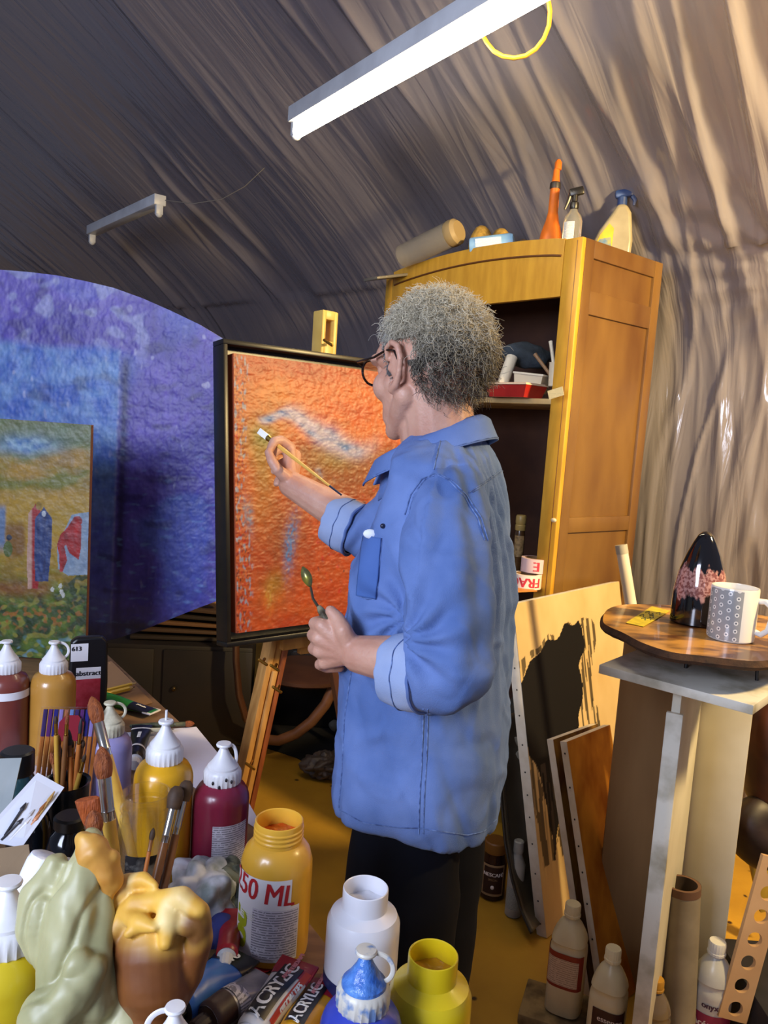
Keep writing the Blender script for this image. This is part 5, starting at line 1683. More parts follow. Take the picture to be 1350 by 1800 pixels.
# yellow card
l = G(1139, 1083, ZSl + .0012)
t = thing('yellow_card', 'small yellow printed card lying on the wood slab', 'card', loc=l)
q = [G(*p, ZSl + .0012) - l for p in ((1100, 1095), (1131, 1102), (1178, 1074), (1146, 1066))]
mb = MB(); mb.add([Vector((p.x, p.y, 0)) for p in q] + [Vector((p.x, p.y, .0008)) for p in q], [(0, 1, 2, 3), (4, 5, 6, 7), (0, 1, 5, 4), (1, 2, 6, 5), (2, 3, 7, 6), (3, 0, 4, 7)])
mb.build('card', M('card_yellow', '#c8b42a', '#a8982a', rough=.5, scale=60), t, smooth=False)
mb = MB(); ctr = sum((Vector((p.x, p.y, 0)) for p in q), Vector()) / 4
dx = (Vector((q[1].x, q[1].y, 0)) - Vector((q[0].x, q[0].y, 0))); dy = (Vector((q[3].x, q[3].y, 0)) - Vector((q[0].x, q[0].y, 0)))
for k in range(7):
    c_ = ctr + dx * (.3 * math.sin(k * 2.3)) + dy * (.28 * (k / 6 - .5) * 1.4)
    mb.tube([c_ - dx * .12 + Vector((0, 0, .0012)), c_ + dy * .08 + Vector((0, 0, .0012)), c_ + dx * .14 - dy * .03 + Vector((0, 0, .0012))], .0012, n=5)
mb.build('print', M('card_print', '#3a4a3a'), t)

# ------------------------------------------------------------------ floor bottles at the right
m_milk = M('milky_bottle', '#ddd0aa', '#cfc098', rough=.3, scale=9)
def round_sq(r, n=40, p=4):
    out = []
    for i in range(n):
        a = 2 * PI * i / n; c, s_ = math.cos(a), math.sin(a)
        k = (abs(c) ** p + abs(s_) ** p) ** (-1 / p)
        out.append((r * c * k, r * s_ * k))
    return out
def solvent_bottle(label, loc, W_, Hh, mat, cap_mat, rz=0.0, label_fn=None, ridged=True, squareness=3.4, name='solvent_bottle'):
    t = thing(name, label, 'bottle', loc=loc, rz=rz)
    n = 48; vs = []; fs = []
    cs = round_sq(1, n, squareness)
    L_ = [(0, .90), (.004, .97), (.012, 1), (.30, 1), (.55, 1), (.60, 1.0), (.62, .93), (.66, .93), (.67, .96), (.71, .90), (.76, .78), (.82, .58), (.865, .36), (.875, .33), (.90, .33)]
    r = W_ / 2
    for (z, k) in L_:
        rd = sstep(.62, .87, z)
        for i in range(n):
            a = 2 * PI * i / n
            x = cs[i][0] * (1 - rd) * .92 + math.cos(a) * rd; y = cs[i][1] * (1 - rd) * .92 + math.sin(a) * rd
            kk = k * (1 - (.02 * math.sin(z * 160) ** 2 if ridged and .45 < z < .80 else 0))
            vs.append((x * r * kk, y * r * kk, z * Hh))
    m_ = len(L_)
    for j in range(m_ - 1):
        for i in range(n):
            k = (i + 1) % n; fs.append((j * n + i, j * n + k, (j + 1) * n + k, (j + 1) * n + i))
    fs += [tuple(range(n)), tuple((m_ - 1) * n + i for i in range(n))]
    mb = MB(); mb.add(vs, fs); mb.build('body', mat, t)
    rc = r * .40
    mb = MB(); mb.lathe([(rc, Hh * .885), (rc * 1.06, Hh * .89), (rc * 1.06, Hh * .91), (rc, Hh * .915), (rc, Hh * .985), (rc * .92, Hh), (rc * .5, Hh)], 40, ripple=lambda a, z: .02 * math.cos(a * 20)); mb.build('cap', cap_mat, t)
    if label_fn: label_fn(t, r, Hh)
    return t
def wrap(t, name, r, z0, z1, a0, a1, mat, sq=3.4, off=.0012):
    def f(u, v):
        a = a0 + (a1 - a0) * u; c, s_ = math.cos(a), math.sin(a)
        k = (abs(c) ** sq + abs(s_) ** sq) ** (-1 / sq) * .92
        return Vector(((r * k + off) * c, (r * k + off) * s_, z0 + (z1 - z0) * v))
    vs, fs = grid_mesh(f, 40, 2); mb = MB(); mb.add(vs, fs); return mb.build(name, mat, t, auto=180)
def sqmap(r, z0, a0, sq=3.4, off=.002):
    def g(u, v):
        a = a0 + u / (r * 1.05); c, s_ = math.cos(a), math.sin(a)
        k = (abs(c) ** sq + abs(s_) ** sq) ** (-1 / sq) * .92
        return Vector(((r * k + off) * c, (r * k + off) * s_, z0 + v))
    return g
m_redl = M('red_label', '#8e2a1c', rough=.5); m_crl = lines_mat('cream_label_lines', '#d2b8a0', '#6a4a40', 180, .5)
m_drk = M('maroon_label', '#3a161a', rough=.5); m_pink = M('magenta_label', '#8a2048', '#7a1a40', rough=.5, scale=9); m_wtx = M('white_print', '#e6dcd8', rough=.5)
def lab1(t, r, Hh):
    wrap(t, 'label', r, Hh * .27, Hh * .60, FRONT - 1.9, FRONT + 1.0, m_redl)
    wrap(t, 'label_panel', r, Hh * .30, Hh * .55, FRONT - .9, FRONT + .7, m_crl, off=.002)
def lab2(t, r, Hh):
    wrap(t, 'label', r, .02, Hh * .52, FRONT - .55, FRONT + 1.3, m_drk)
    text_on('lettering', 'essence', .020, m_wtx, t, sqmap(r, Hh * .44, FRONT + .35), offset=.0004)
    text_on('lettering', 'térébenthine', .016, m_wtx, t, sqmap(r, Hh * .30, FRONT + .35), offset=.0004)
def lab3(t, r, Hh):
    wrap(t, 'label', r, .03, Hh * .42, FRONT - 1.7, FRONT + 1.7, m_pink, sq=2)
    text_on('lettering', 'Acétone', .026, m_wtx, t, sqmap(r, Hh * .33, FRONT, sq=2), offset=.0008)
    text_on('lettering', 'onyx', .022, M('purple_print', '#3c2440'), t, sqmap(r, Hh * .50, FRONT, sq=2), offset=.0008)
def top_at(px, py, d, h):
    p = P(px, py, d); return Vector((p.x, p.y, p.z - h))
def floor_top(px, py, h, base=0.001):
    p = G(px, py, h + base); return Vector((p.x, p.y, base))
l = floor_top(1008, 1588, .285, .031)
solvent_bottle('cream solvent bottle with a red-bordered label standing on a plank end on the floor', l, .100, .285, m_milk, plas('cream_cap', '#e2d4ac', rough=.4), rz=face_cam(l) - .15, label_fn=lab1)
l = floor_top(1079, 1666, .285)
solvent_bottle('cream turpentine bottle with a dark maroon label between the boards', l, .094, .285, m_milk, plas('cream_cap', ''), rz=face_cam(l) - .2, label_fn=lab2)
l = floor_top(1262, 1654, .290)
m_ace = M('grey_white_bottle', '#b8b8b4', '#a4a4a0', rough=.3, scale=9)
solvent_bottle('white acetone bottle with a magenta label in front of the pedestal boards', l, .104, .290, m_ace, plas('grey_white_cap', '#c4c4c0'), rz=face_cam(l), label_fn=lab3, squareness=2.1, ridged=False)
l = floor_top(1155, 1720, .235)
solvent_bottle('smoky clear bottle with a gold cap at the foot of the pedestal', l, .088, .235, M('smoky_bottle', '#6e6050', '#5a4c3c', rough=.15, scale=9), M('gold_cap', '#a87c2c', rough=.4), rz=face_cam(l), squareness=2.1, ridged=False)
# plank end under the first bottle
l = floor_top(1008, 1588, .285, .031) + Vector((-.01, .0, -.016))
mb = MB(); mb.box((0, 0, 0), (.19, .15, .028), bev=.004); o = mb.build('plank_end', M('stained_plank', '#9a8052', '#4a3a22', rough=.8, scale=16)); o.location = l; o.rotation_euler = (0, 0, -.35)
tag(o, 'paint-stained plank end on the floor under the red-labelled bottle', 'plank')
# cardboard tube
l = AT(1188, 2.00, 0.0)
th_ = P(1200, 1553, 1.97)
t = thing('cardboard_tube', 'upright grey cardboard tube with an open dark mouth leaning on the pedestal', 'tube', loc=l)
dv = th_ - l; Rc = .043
mb = MB()
mb.tube([Vector((0, 0, 0)), dv], Rc, n=40, cap=False); mb.build('outer_wall', M('grey_card', '#857c6c', '#766c5c', rough=.8), t)
mb = MB(); mb.tube([dv * 1.0, dv * .5], Rc * .82, n=40, cap=False); mb.build('inner_wall', M('dark_card', '#3a2c22', rough=.9), t)
ax = dv.normalized(); u_ = ax.orthogonal().normalized(); w_ = ax.cross(u_); vs = []
for k in range(40):
    a = 2 * PI * k / 40
    for r in (Rc, Rc * .82): vs.append(dv + (u_ * math.cos(a) + w_ * math.sin(a)) * r)
mb = MB(); mb.add(vs, [(2 * k, 2 * k + 1, (2 * k + 3) % 80, (2 * k + 2) % 80) for k in range(40)])
mb.tube([dv * .955, dv * 1.0], Rc * 1.015, n=40, cap=False)
mb.build('rim', M('brown_rim', '#5c4030', rough=.8), t)
# coffee jar and white bottle beyond, grey curved board
l = AT(864, 2.62, 0.001)
t = thing('coffee_jar', 'dark brown coffee jar with a gold-ringed label on the floor behind the painter', 'jar', loc=l, rz=face_cam(l))
mb = MB(); mb.lathe([(.036, 0), (.041, .005), (.041, .12), (.034, .145), (.034, .155)], 36, ripple=lambda a, z: .015 * math.cos(4 * a)); mb.build('body', M('coffee_glass', '#2a1410', rough=.15), t)
mb = MB(); mb.lathe([(.036, .155), (.037, .158), (.037, .188), (.034, .192)], 32); mb.build('lid', M('brown_lid', '#7a4e1e', rough=.4), t)
arc_label('label', .0425, .02, .125, FRONT - .9, FRONT + .9, M('tan_ring', '#9a7c58'), t)
arc_label('label_panel', .0431, .028, .118, FRONT - .78, FRONT + .78, M('label_dark', '#2c120e'), t)
text_on('lettering', 'NESCAFÉ', .017, m_wtx, t, cyl_map(.0437, .092, FRONT), offset=.0006)
text_on('lettering', 'SPECIAL', .009, M('tan_ring', ''), t, cyl_map(.0437, .075, FRONT))
mb = MB(); mb.ball((.0, -.043, .05), (.006, .002, .007), n=12, m=8); mb.build('bean_emblem', m_wtx, t)
l = AT(901, 2.52, .001)
t = thing('white_bottle', 'slim white bottle on the floor behind the grey curved board', 'bottle', loc=l, rz=face_cam(l))
mb = MB(); mb.lathe([(.022, 0), (.026, .005), (.026, .17), (.014, .20), (.013, .21)], 28); mb.build('body', M('dull_white', '#aaa59c', '#8c8880', scale=9), t)
mb = MB(); mb.lathe([(.015, .208), (.016, .212), (.016, .245), (.012, .248)], 20); mb.build('cap', M('dull_white', ''), t)
arc_label('label', .0265, .03, .10, FRONT - 1, FRONT + 1, lines_mat('dull_label', '#9aa09c', '#5a605c', 240), t)
# grey curved sheet: a bowed thin board standing on the floor
t = thing('bowed_board', 'smoky grey bowed board with a curved edge standing behind the cream canvas', 'board', loc=AT(930, 2.42, 0.0))
o_ = Vector(t.location)
edge = [(884, 1262, 2.52), (880, 1330, 2.52), (881, 1400, 2.50), (888, 1480, 2.48), (900, 1545, 2.45), (916, 1600, 2.42), (934, 1640, 2.36)]
def gb(u, v):
    x = v * (len(edge) - 1); i = min(int(x), len(edge) - 2); q = x - i
    a = [edge[i][k] * (1 - q) + edge[i + 1][k] * q for k in range(3)]
    return P(a[0] + 75 * u, a[1] - 6 * u, a[2] + .10 * u) - o_ + Vector((0, .05 * math.sin(u * PI), 0))
vs, fs = grid_mesh(gb, 14, 40); mb = MB(); mb.add(vs, fs); o = mb.build('panel', M('smoky_board', '#5a5244', '#463e32', rough=.35, scale=5), t, auto=180)
sm = o.modifiers.new('t', 'SOLIDIFY'); sm.thickness = .004
mb = MB(); mb.tube([gb(0, k / 40) for k in range(41)], .005, n=8); mb.build('rim', M('dark_rim', '#1c1812', rough=.4), t)
mb = MB(); mb.tube([gb(.12, k / 40) - Vector((0, .006, 0)) for k in range(41)], .002, n=6); mb.build('rim_line', M('dark_rim', ''), t)
# bits on the floor shelf by the shirt : papers and dark rags
l = P(900, 1280, 2.66)
t = thing('rag_bundle', 'bundle of dark rags and paper scraps wedged behind the cream canvas', 'rags', loc=l)
mb = MB(); mb.ball((0, 0, -.06), (.06, .05, .16), n=26, m=18, f=lambda v: v * (1 + .35 * nz(v.x * 25, v.y * 25, v.z * 22))); mb.build('dark_rag', M('black_rag', '#16130f', '#2c261c', rough=.95, scale=30), t)
for k in range(3):
    mb = MB(); mb.box((-.01 + .02 * k, -.06, .03 - .05 * k), (.05, .004, .03), rot=(.2, .5 * k - .4, .3)); mb.build('paper_scrap', M('grey_paper', '#9a9484', '#7a7464', scale=40), t)

# perforated board and shapes at the far right
ax0 = P(1372, 1480, 1.95); ax1 = P(1290, 1775, 1.95)
t = thing('perforated_board', 'pale board pierced with a row of round holes leaning at the right', 'board', loc=ax1)
dv = (ax0 - ax1); Lp = dv.length; dvn = dv.normalized(); sdv_ = dvn.cross(Vector((0, -1, 0))).normalized(); npv = dvn.cross(sdv_)
# build as strip of cells each with a circular hole
mbp = MB(); hw = .036; cell = .0585; nh = 7
tt = .006
for k in range(nh):
    zc_ = (k + .1) * cell
    NN = 32
    outer = []; inner = []
    for i in range(NN):
        a = 2 * PI * i / NN + PI / 4
        c, s_ = math.cos(a), math.sin(a); m2 = max(abs(c), abs(s_))
        outer.append((hw * c / m2, zc_ + cell / 2 * s_ / m2)); inner.append((.018 * c, zc_ + .018 * s_))
    vs = []
    for dep in (-tt, tt):
        for (x, z) in outer: vs.append(sdv_ * x + dvn * z + npv * dep)
        for (x, z) in inner: vs.append(sdv_ * x + dvn * z + npv * dep)
    fs = []
    for i in range(NN):
        k2 = (i + 1) % NN
        fs += [(i, k2, NN + k2, NN + i), (2 * NN + i, 2 * NN + k2, 3 * NN + k2, 3 * NN + i), (NN + i, NN + k2, 3 * NN + k2, 3 * NN + i)]
        fs += [(i, k2, 2 * NN + k2, 2 * NN + i)]
    mbp.add(vs, fs)
mbp.build('board', M('pale_ply', '#b8946c', '#a4805a', rough=.7, scale=6), t, smooth=False)
# things beyond the pedestal at right
t = thing('leather_bag', 'brown leather bag hanging in the shade beyond the pedestal', 'bag', loc=P(1362, 1310, 2.25))
mb = MB(); mb.ball((0, 0, 0), (.09, .09, .20), n=30, m=22, f=lambda v: v * (1 + .18 * nz(v.x * 9, v.y * 9, v.z * 9))); mb.build('body', M('brown_leather', '#5a3018', '#331a0e', rough=.4, scale=7), t)
mb = MB(); mb.ball((-.02, -.03, -.24), (.10, .08, .10), n=26, m=18, f=lambda v: v * (1 + .25 * nz(v.x * 12, v.y * 12, v.z * 12))); mb.build('lower_pouch', M('dark_leather', '#2a1810', '#160c08', rough=.5, scale=9), t)
for (a, b, w2, c_, nm, lab) in (((1312, 1430, 2.42), (1350, 1600, 2.42), .05, '#a88a2a', 'yellow_plank', 'short yellow plank leaning beyond the pedestal'),):
    A0 = P(*a); B0 = P(*b); dv = A0 - B0; L = dv.length; dn = dv.normalized(); s2 = dn.cross(Vector((0, -1, 0))).normalized()
    mb = MB(); mb.box(dv / 2, (w2, .012, L), rot=Matrix((s2, dn.cross(s2), dn)).transposed(), bev=.001); o = mb.build(nm, M(nm, c_, rough=.7)); o.location = B0; tag(o, lab, 'plank')
mb = MB(); mb.ball((0, 0, 0), (.10, .08, .05), n=24, m=14, f=lambda v: v * (1 + .3 * nz(v.x * 14, v.y * 14, v.z * 14))); o = mb.build('grey_rag', M('grey_rag', '#4c5048', '#2c302c', rough=.95, scale=20)); o.location = P(1345, 1455, 2.3)
tag(o, 'dark grey rag beside the yellow plank', 'rag')
mb = MB(); mb.box((0, 0, .09), (.3, .3, .18), bev=.004); o = mb.build('dark_crate', M('dark_crate', '#1a1720', '#0e0c12', rough=.8)); o.location = AT(1390, 2.05, 0)
tag(o, 'dark crate on the floor at the right edge', 'crate')
# studded black bag at the foot of board skipped details: small coil
# ------------------------------------------------------------------ work table
TZ = 0.80
def TB(px, d): return AT(px, d, TZ + .0036)
m_table = M('table_wood', '#8a6a48', '#6a4e34', rough=.6, scale=6, stretch=(1, 6, 1))
t = thing('work_table', 'cluttered wooden work table in the foreground, covered with paints', 'table', loc=(-.5, 1.2, 0))
c_ = [G(188, 1150, TZ), G(372, 1325, TZ), G(540, 1625, TZ)]
e0 = G(186, 1148, TZ); 
outline = [e0, G(372, 1322, TZ), G(545, 1625, TZ), Vector((0.16, 0.70, TZ)), Vector((0.16, 0.42, TZ)), Vector((-1.15, 0.42, TZ)), Vector((-1.35, e0.y + .05, TZ))]
print('table', outline)
o_ = Vector(t.location)
vs = [Vector((p.x, p.y, TZ)) - o_ for p in outline] + [Vector((p.x, p.y, TZ - .028)) - o_ for p in outline]
n = len(outline)
mb = MB(); mb.add(vs, [tuple(range(n)), tuple(range(2 * n - 1, n - 1, -1))] + [(i, (i + 1) % n, (i + 1) % n + n, i + n) for i in range(n)]); mb.build('table_top', m_table, t, smooth=False)
for (x, y) in ((-1.1, .5), (.08, .5), (-1.2, 2.1), (-.72, 2.02)):
    mb = MB(); mb.box((x - o_.x, y - o_.y, (TZ - .028) / 2), (.05, .05, TZ - .028), bev=.004); mb.build('leg', m_table, t)
def paper(label, corners, mat, dz=.0008, name='paper_sheet', cat='paper', group=None):
    q = [G(x, y, TZ + dz) for x, y in corners]
    c = sum(q, Vector()) / 4
    mb = MB(); mb.add([p - c for p in q] + [p - c + Vector((0, 0, .0007)) for p in q], [(3, 2, 1, 0), (4, 5, 6, 7), (0, 1, 5, 4), (1, 2, 6, 5), (2, 3, 7, 6), (3, 0, 4, 7)])
    o = mb.build(name, mat, smooth=False); o.location = c; tag(o, label, cat, group); return o
m_pap = M('white_paper', '#dcdae8', rough=.7)
paper('white paper sheet at the far right edge of the table under the yellow bottle', [(200, 1290), (345, 1278), (400, 1345), (470, 1470)], m_pap, .0008)
paper('white paper sheet at the left behind the black-capped bottle', [(-40, 1290), (140, 1285), (170, 1420), (-40, 1430)], m_pap, .0018)
paper('brown cardboard sheet under the paper on the far table corner', [(150, 1180), (196, 1162), (268, 1235), (190, 1262)], M('kraft_card', '#9a7450', rough=.8), .0026, 'cardboard_sheet', 'cardboard')

# -- squeeze bottles
def paint_mat(name, c1, c2=None): return M(name, c1, c2, rough=.28, scale=7, coat=.2)
pm_y = paint_mat('yellow_bottle', '#d8a018', '#c88a12'); pm_cr = paint_mat('crimson_bottle', '#8c2440', '#742038'); pm_li = paint_mat('lilac_bottle', '#9a94c0', '#8078b0')
pm_am = paint_mat('amber_bottle', '#b8863c', '#a06e28'); pm_br = paint_mat('oxide_bottle', '#7a3c34', '#5e2a28'); pm_bl = paint_mat('ultramarine_bottle', '#2a3aa0', '#3a4ab8')
pm_ly = paint_mat('lemon_bottle', '#c8b81c', '#b09a18')
m_fine = lines_mat('fine_print', '#d6d2de', '#5a5868', 300, .75)
def bot(label, px, d, D, ytop, mat, **k):
    l = TB(px, d)
    # height so that the tip reaches ytop
    best = None
    for i in range(60, 340):
        h = i * .001; q = l + Vector((0, 0, h)); rel = q - CAMP; y = 900 - rel.dot(UPV) * FPX / rel.dot(fw)
        if best is None or abs(y - ytop) < best[0]: best = (abs(y - ytop), h)
    print(label[:30], 'H', best)
    return (l,) + squeeze_bottle(label, l, D, best[1], mat, **k)
l, t, R, zc = bot('yellow paint squeeze bottle with a ribbed white nozzle cap on the white paper', 280, 1.19, .085, 1266, pm_y, ang=1.2, loop=False, collar=.62)
mb = MB(); mb.lathe([(.0018, zc + .055), (.0018, zc + .076)], 8); mb.build('open_tip', m_cap, t)
l, t, R, zc = bot('crimson paint squeeze bottle with a splattered white nozzle cap and fine-print label', 382, 1.21, .083, 1306, pm_cr, ang=.1, collar=.66, open_loop=.35)
arc_label('label', R + .0006, .012, zc - .050, FRONT - .25, FRONT + 1.1, m_fine, t)
arc_label('label_strip', R + .0006, .012, zc - .040, FRONT - 1.75, FRONT - 1.4, m_label, t)
arc_label('label_line', R + .0010, .018, .020, FRONT - .22, FRONT + 1.1, m_ink, t)
for k in range(4):
    mb = MB(); a = FRONT + (-.5, .2, -.15, .5)[k]; z = zc + (.008, .014, .003, .010)[k]; r = R * .66 + .0006
    mb.ball((r * math.cos(a), r * math.sin(a), z), (.0018, .0018, .003), n=8, m=6); mb.build('paint_speck', M('speck', '#1a1418'), t)
l, t, R, zc = bot('lilac paint squeeze bottle with a stained cap leaning by the pencils', 188, 1.45, .082, 1234, pm_li, ang=.2, cap_mat=M('stained_cap', '#d8d2b8', '#b0a88c', rough=.5, scale=60))
l, t, R, zc = bot('amber paint squeeze bottle standing in front of the figure painting', 90, 1.58, .085, 1127, pm_am, ang=.1, collar=.60)
l, t, R, zc = bot('brownish-red paint squeeze bottle at the left edge before the figure painting', 8, 1.55, .085, 1126, pm_br, ang=PI - .1, collar=.60)
arc_label('label_band', R + .0006, zc - .045, zc - .030, FRONT - 1.6, FRONT + 1.6, m_label, t)
l, t, R, zc = bot('ultramarine paint bottle with a blue-smeared nozzle cone in the front row', 622, .80, .082, 1668, pm_bl, ang=.0, collar=.64, cap_mat=M('smeared_cap', '#c8c4b8', '#6a86b0', rough=.4, scale=55, lo=.5, hi=.6), cone_mat=M('blue_smear', '#2c5cae', '#5a8cd0', rough=.3, scale=60, bump=.4, bscale=90))
l, t, R, zc = bot('lemon and amber paint bottle with white nozzle cap at the lower left', 8, .83, .095, 1548, M('lemon_amber', '#c8b020', '#a87812', rough=.28, scale=9, stretch=(1, 1, 1), coat=.2), ang=PI, loop=False, collar=.68)
l, t, R, zc = bot('paint bottle whose round white stopper and loop stick up at the bottom edge', 290, .68, .07, 1768, paint_mat('dull_bottle', '#6a5a40'), ang=PI, collar=.6)

# -- open jars
def jar_h(px, d, ytop):
    l = TB(px, d); best = None
    for i in range(60, 300):
        h = i * .001; rel = l + Vector((0, 0, h)) - CAMP; y = 900 - rel.dot(UPV) * FPX / rel.dot(fw)
        if best is None or abs(y - ytop) < best[0]: best = (abs(y - ytop), h)
    print('jar', px, best); return l, best[1]
l, h = jar_h(478, 1.06, 1440)
t, R, zs = open_jar('large open ochre-yellow jar of orange paint with a red 250 ML label', l, .094, h, paint_mat('ochre_jar', '#dca83a', '#d09a2c'), M('orange_wet', '#c84c0e', '#e07a28', rough=.25, scale=50, lo=.45, hi=.65, bump=.8, bscale=40), neck=.67, fill=.75, sh_=.70)
arc_label('label', R + .0006, .012, .086, FRONT - 1.45, FRONT + .72, m_label, t)
arc_label('label_top', R + .0006, .086, .122, FRONT - 1.45, FRONT + .45, m_label, t)
arc_label('fine_print', R + .0011, .016, .082, FRONT - .60, FRONT + .68, m_fine, t)
text_on('lettering', '250 ML', .040, M('label_red', '#b8242c', rough=.5), t, cyl_map(R + .0012, .104, FRONT - .45, -.10), offset=.0006, sx=.80)
text_on('lettering', 'ho', .050, M('label_green', '#a8b41c', rough=.5), t, cyl_map(R + .0012, .048, FRONT - .95, -PI / 2), offset=.0024)
l, h = jar_h(630, .985, 1560)
t, R, zs = open_jar('open white paint jar with a dark lower band on the front of the table', l, .090, h, paint_mat('white_jar', '#e4e4ea', '#d8dae2'), M('white_wet', '#dcdce2', rough=.3), neck=.62, fill=.70, thread=False, sh_=.70, nf=.40)
arc_label('band', R + .0005, .004, .036, FRONT - 1.7, FRONT + 1.7, M('navy_band', '#1a2048', '#2c3468', rough=.4, scale=20), t)
l, h = jar_h(745, .87, 1676)
t, R, zs = open_jar('open lemon-yellow paint jar at the right end of the front row', l, .090, h, paint_mat('lemon_jar', '#dcc41a', '#cfae16'), M('mustard_wet', '#c08a18', rough=.3), neck=.60, fill=.68, thread=False, sh_=.68, nf=.40)
arc_label('film', R + .0005, .006, h * .42, FRONT - .9, FRONT + 1.6, M('ochre_film', '#b8961c', '#c8a824', rough=.3, scale=30), t)

# -- black paint pouch with the 613 label
l = TB(152, 1.80)
t = thing('paint_pouch', 'black paint pouch with white number label and red panel, behind the amber bottle', 'paint pouch', loc=l, rz=face_cam(l) + .1)
PH = P(150, 1116, 1.80).z - TZ
mb = MB(); mb.prism([(-.040, 0), (.040, 0), (.042, PH * .45), (.039, PH * .93), (.028, PH), (-.026, PH), (-.038, PH * .95), (-.042, PH * .45)], -.012, .012); o = mb.build('body', M('black_foil', '#0e0e12', rough=.35), t)
bv = o.modifiers.new('b', 'BEVEL'); bv.width = .006; bv.segments = 3; bv.limit_method = 'ANGLE'
def flat(name, x0, x1, z0, z1, mat, y=-.0125):
    mb = MB(); mb.box(((x0 + x1) / 2, y, (z0 + z1) / 2), (x1 - x0, .0006, z1 - z0)); return mb.build(name, mat, t, smooth=False)
flat('number_label', -.038, -.002, PH * .72, PH * .93, m_label); flat('name_label', -.026, .026, PH * .50, PH * .64, m_label, -.0128); flat('red_panel', -.026, .026, PH * .14, PH * .50, M('pouch_red', '#a82030', '#c04050', scale=50), -.0128)
flat('bar_panel', -.0, .026, PH * .12, PH * .19, m_label, -.0132)
pl3 = lambda x, z: (lambda u, v: Vector((x + u, -.0136, z + v)))
text_on('lettering', '613', .014, m_ink, t, pl3(-.026, PH * .87), offset=.0006); text_on('lettering', 'abstract', .0165, m_ink, t, pl3(0, PH * .57), offset=.0006)
# -- figure: pencils in a clear box
l = TB(106, 1.37)
t = thing('pencil_case', 'clear case of coloured pencils with a red label standing up behind the brushes', 'pencil case', loc=l, rot=(-.22, 0.10, face_cam(l) + .05))
PC = .175; W_ = .098
for k in range(11):
    x = -W_ / 2 + .006 + k * (W_ - .012) / 10
    mb = MB(); mb.tube([(x, 0, .004), (x, 0, PC * .74)], .0036, n=6); p_ = mb.build('pencil', M('pencil_orange', '#c07838', '#a05c24', rough=.4, scale=30), t, smooth=False)
    mb = MB(); mb.tube([(x, 0, PC * .74), (x, 0, PC)], .0037, n=6); mb.build('pencil_end', M('pencil_end_%d' % (k % 6), ('#3a2a5c', '#5a2c6a', '#2a2a78', '#8c7cb8', '#a8684a', '#6c86b8')[k % 6], rough=.35), p_, smooth=False)
mb = MB(); mb.box((0, 0, PC / 2 + .001), (W_ + .004, .014, PC + .006), bev=.001); o = mb.build('clear_case', M('clear_case', '#e8e8f0', rough=.08, trans=1.0, alpha=.16), t)
vs = [Vector((-.020, -.0078, PC * .70)), Vector((.020, -.0078, PC * .70)), Vector((.020, -.0078, PC * .88)), Vector((.010, -.0078, PC * .95)), Vector((-.010, -.0078, PC * .95)), Vector((-.020, -.0078, PC * .88))]
mb = MB(); mb.add(vs + [v + Vector((0, .0005, 0)) for v in vs], [tuple(range(6)), tuple(range(11, 5, -1))] + [(i, (i + 1) % 6, (i + 1) % 6 + 6, i + 6) for i in range(6)]); mb.build('red_label', M('case_red', '#8c1a2c'), t, smooth=False)

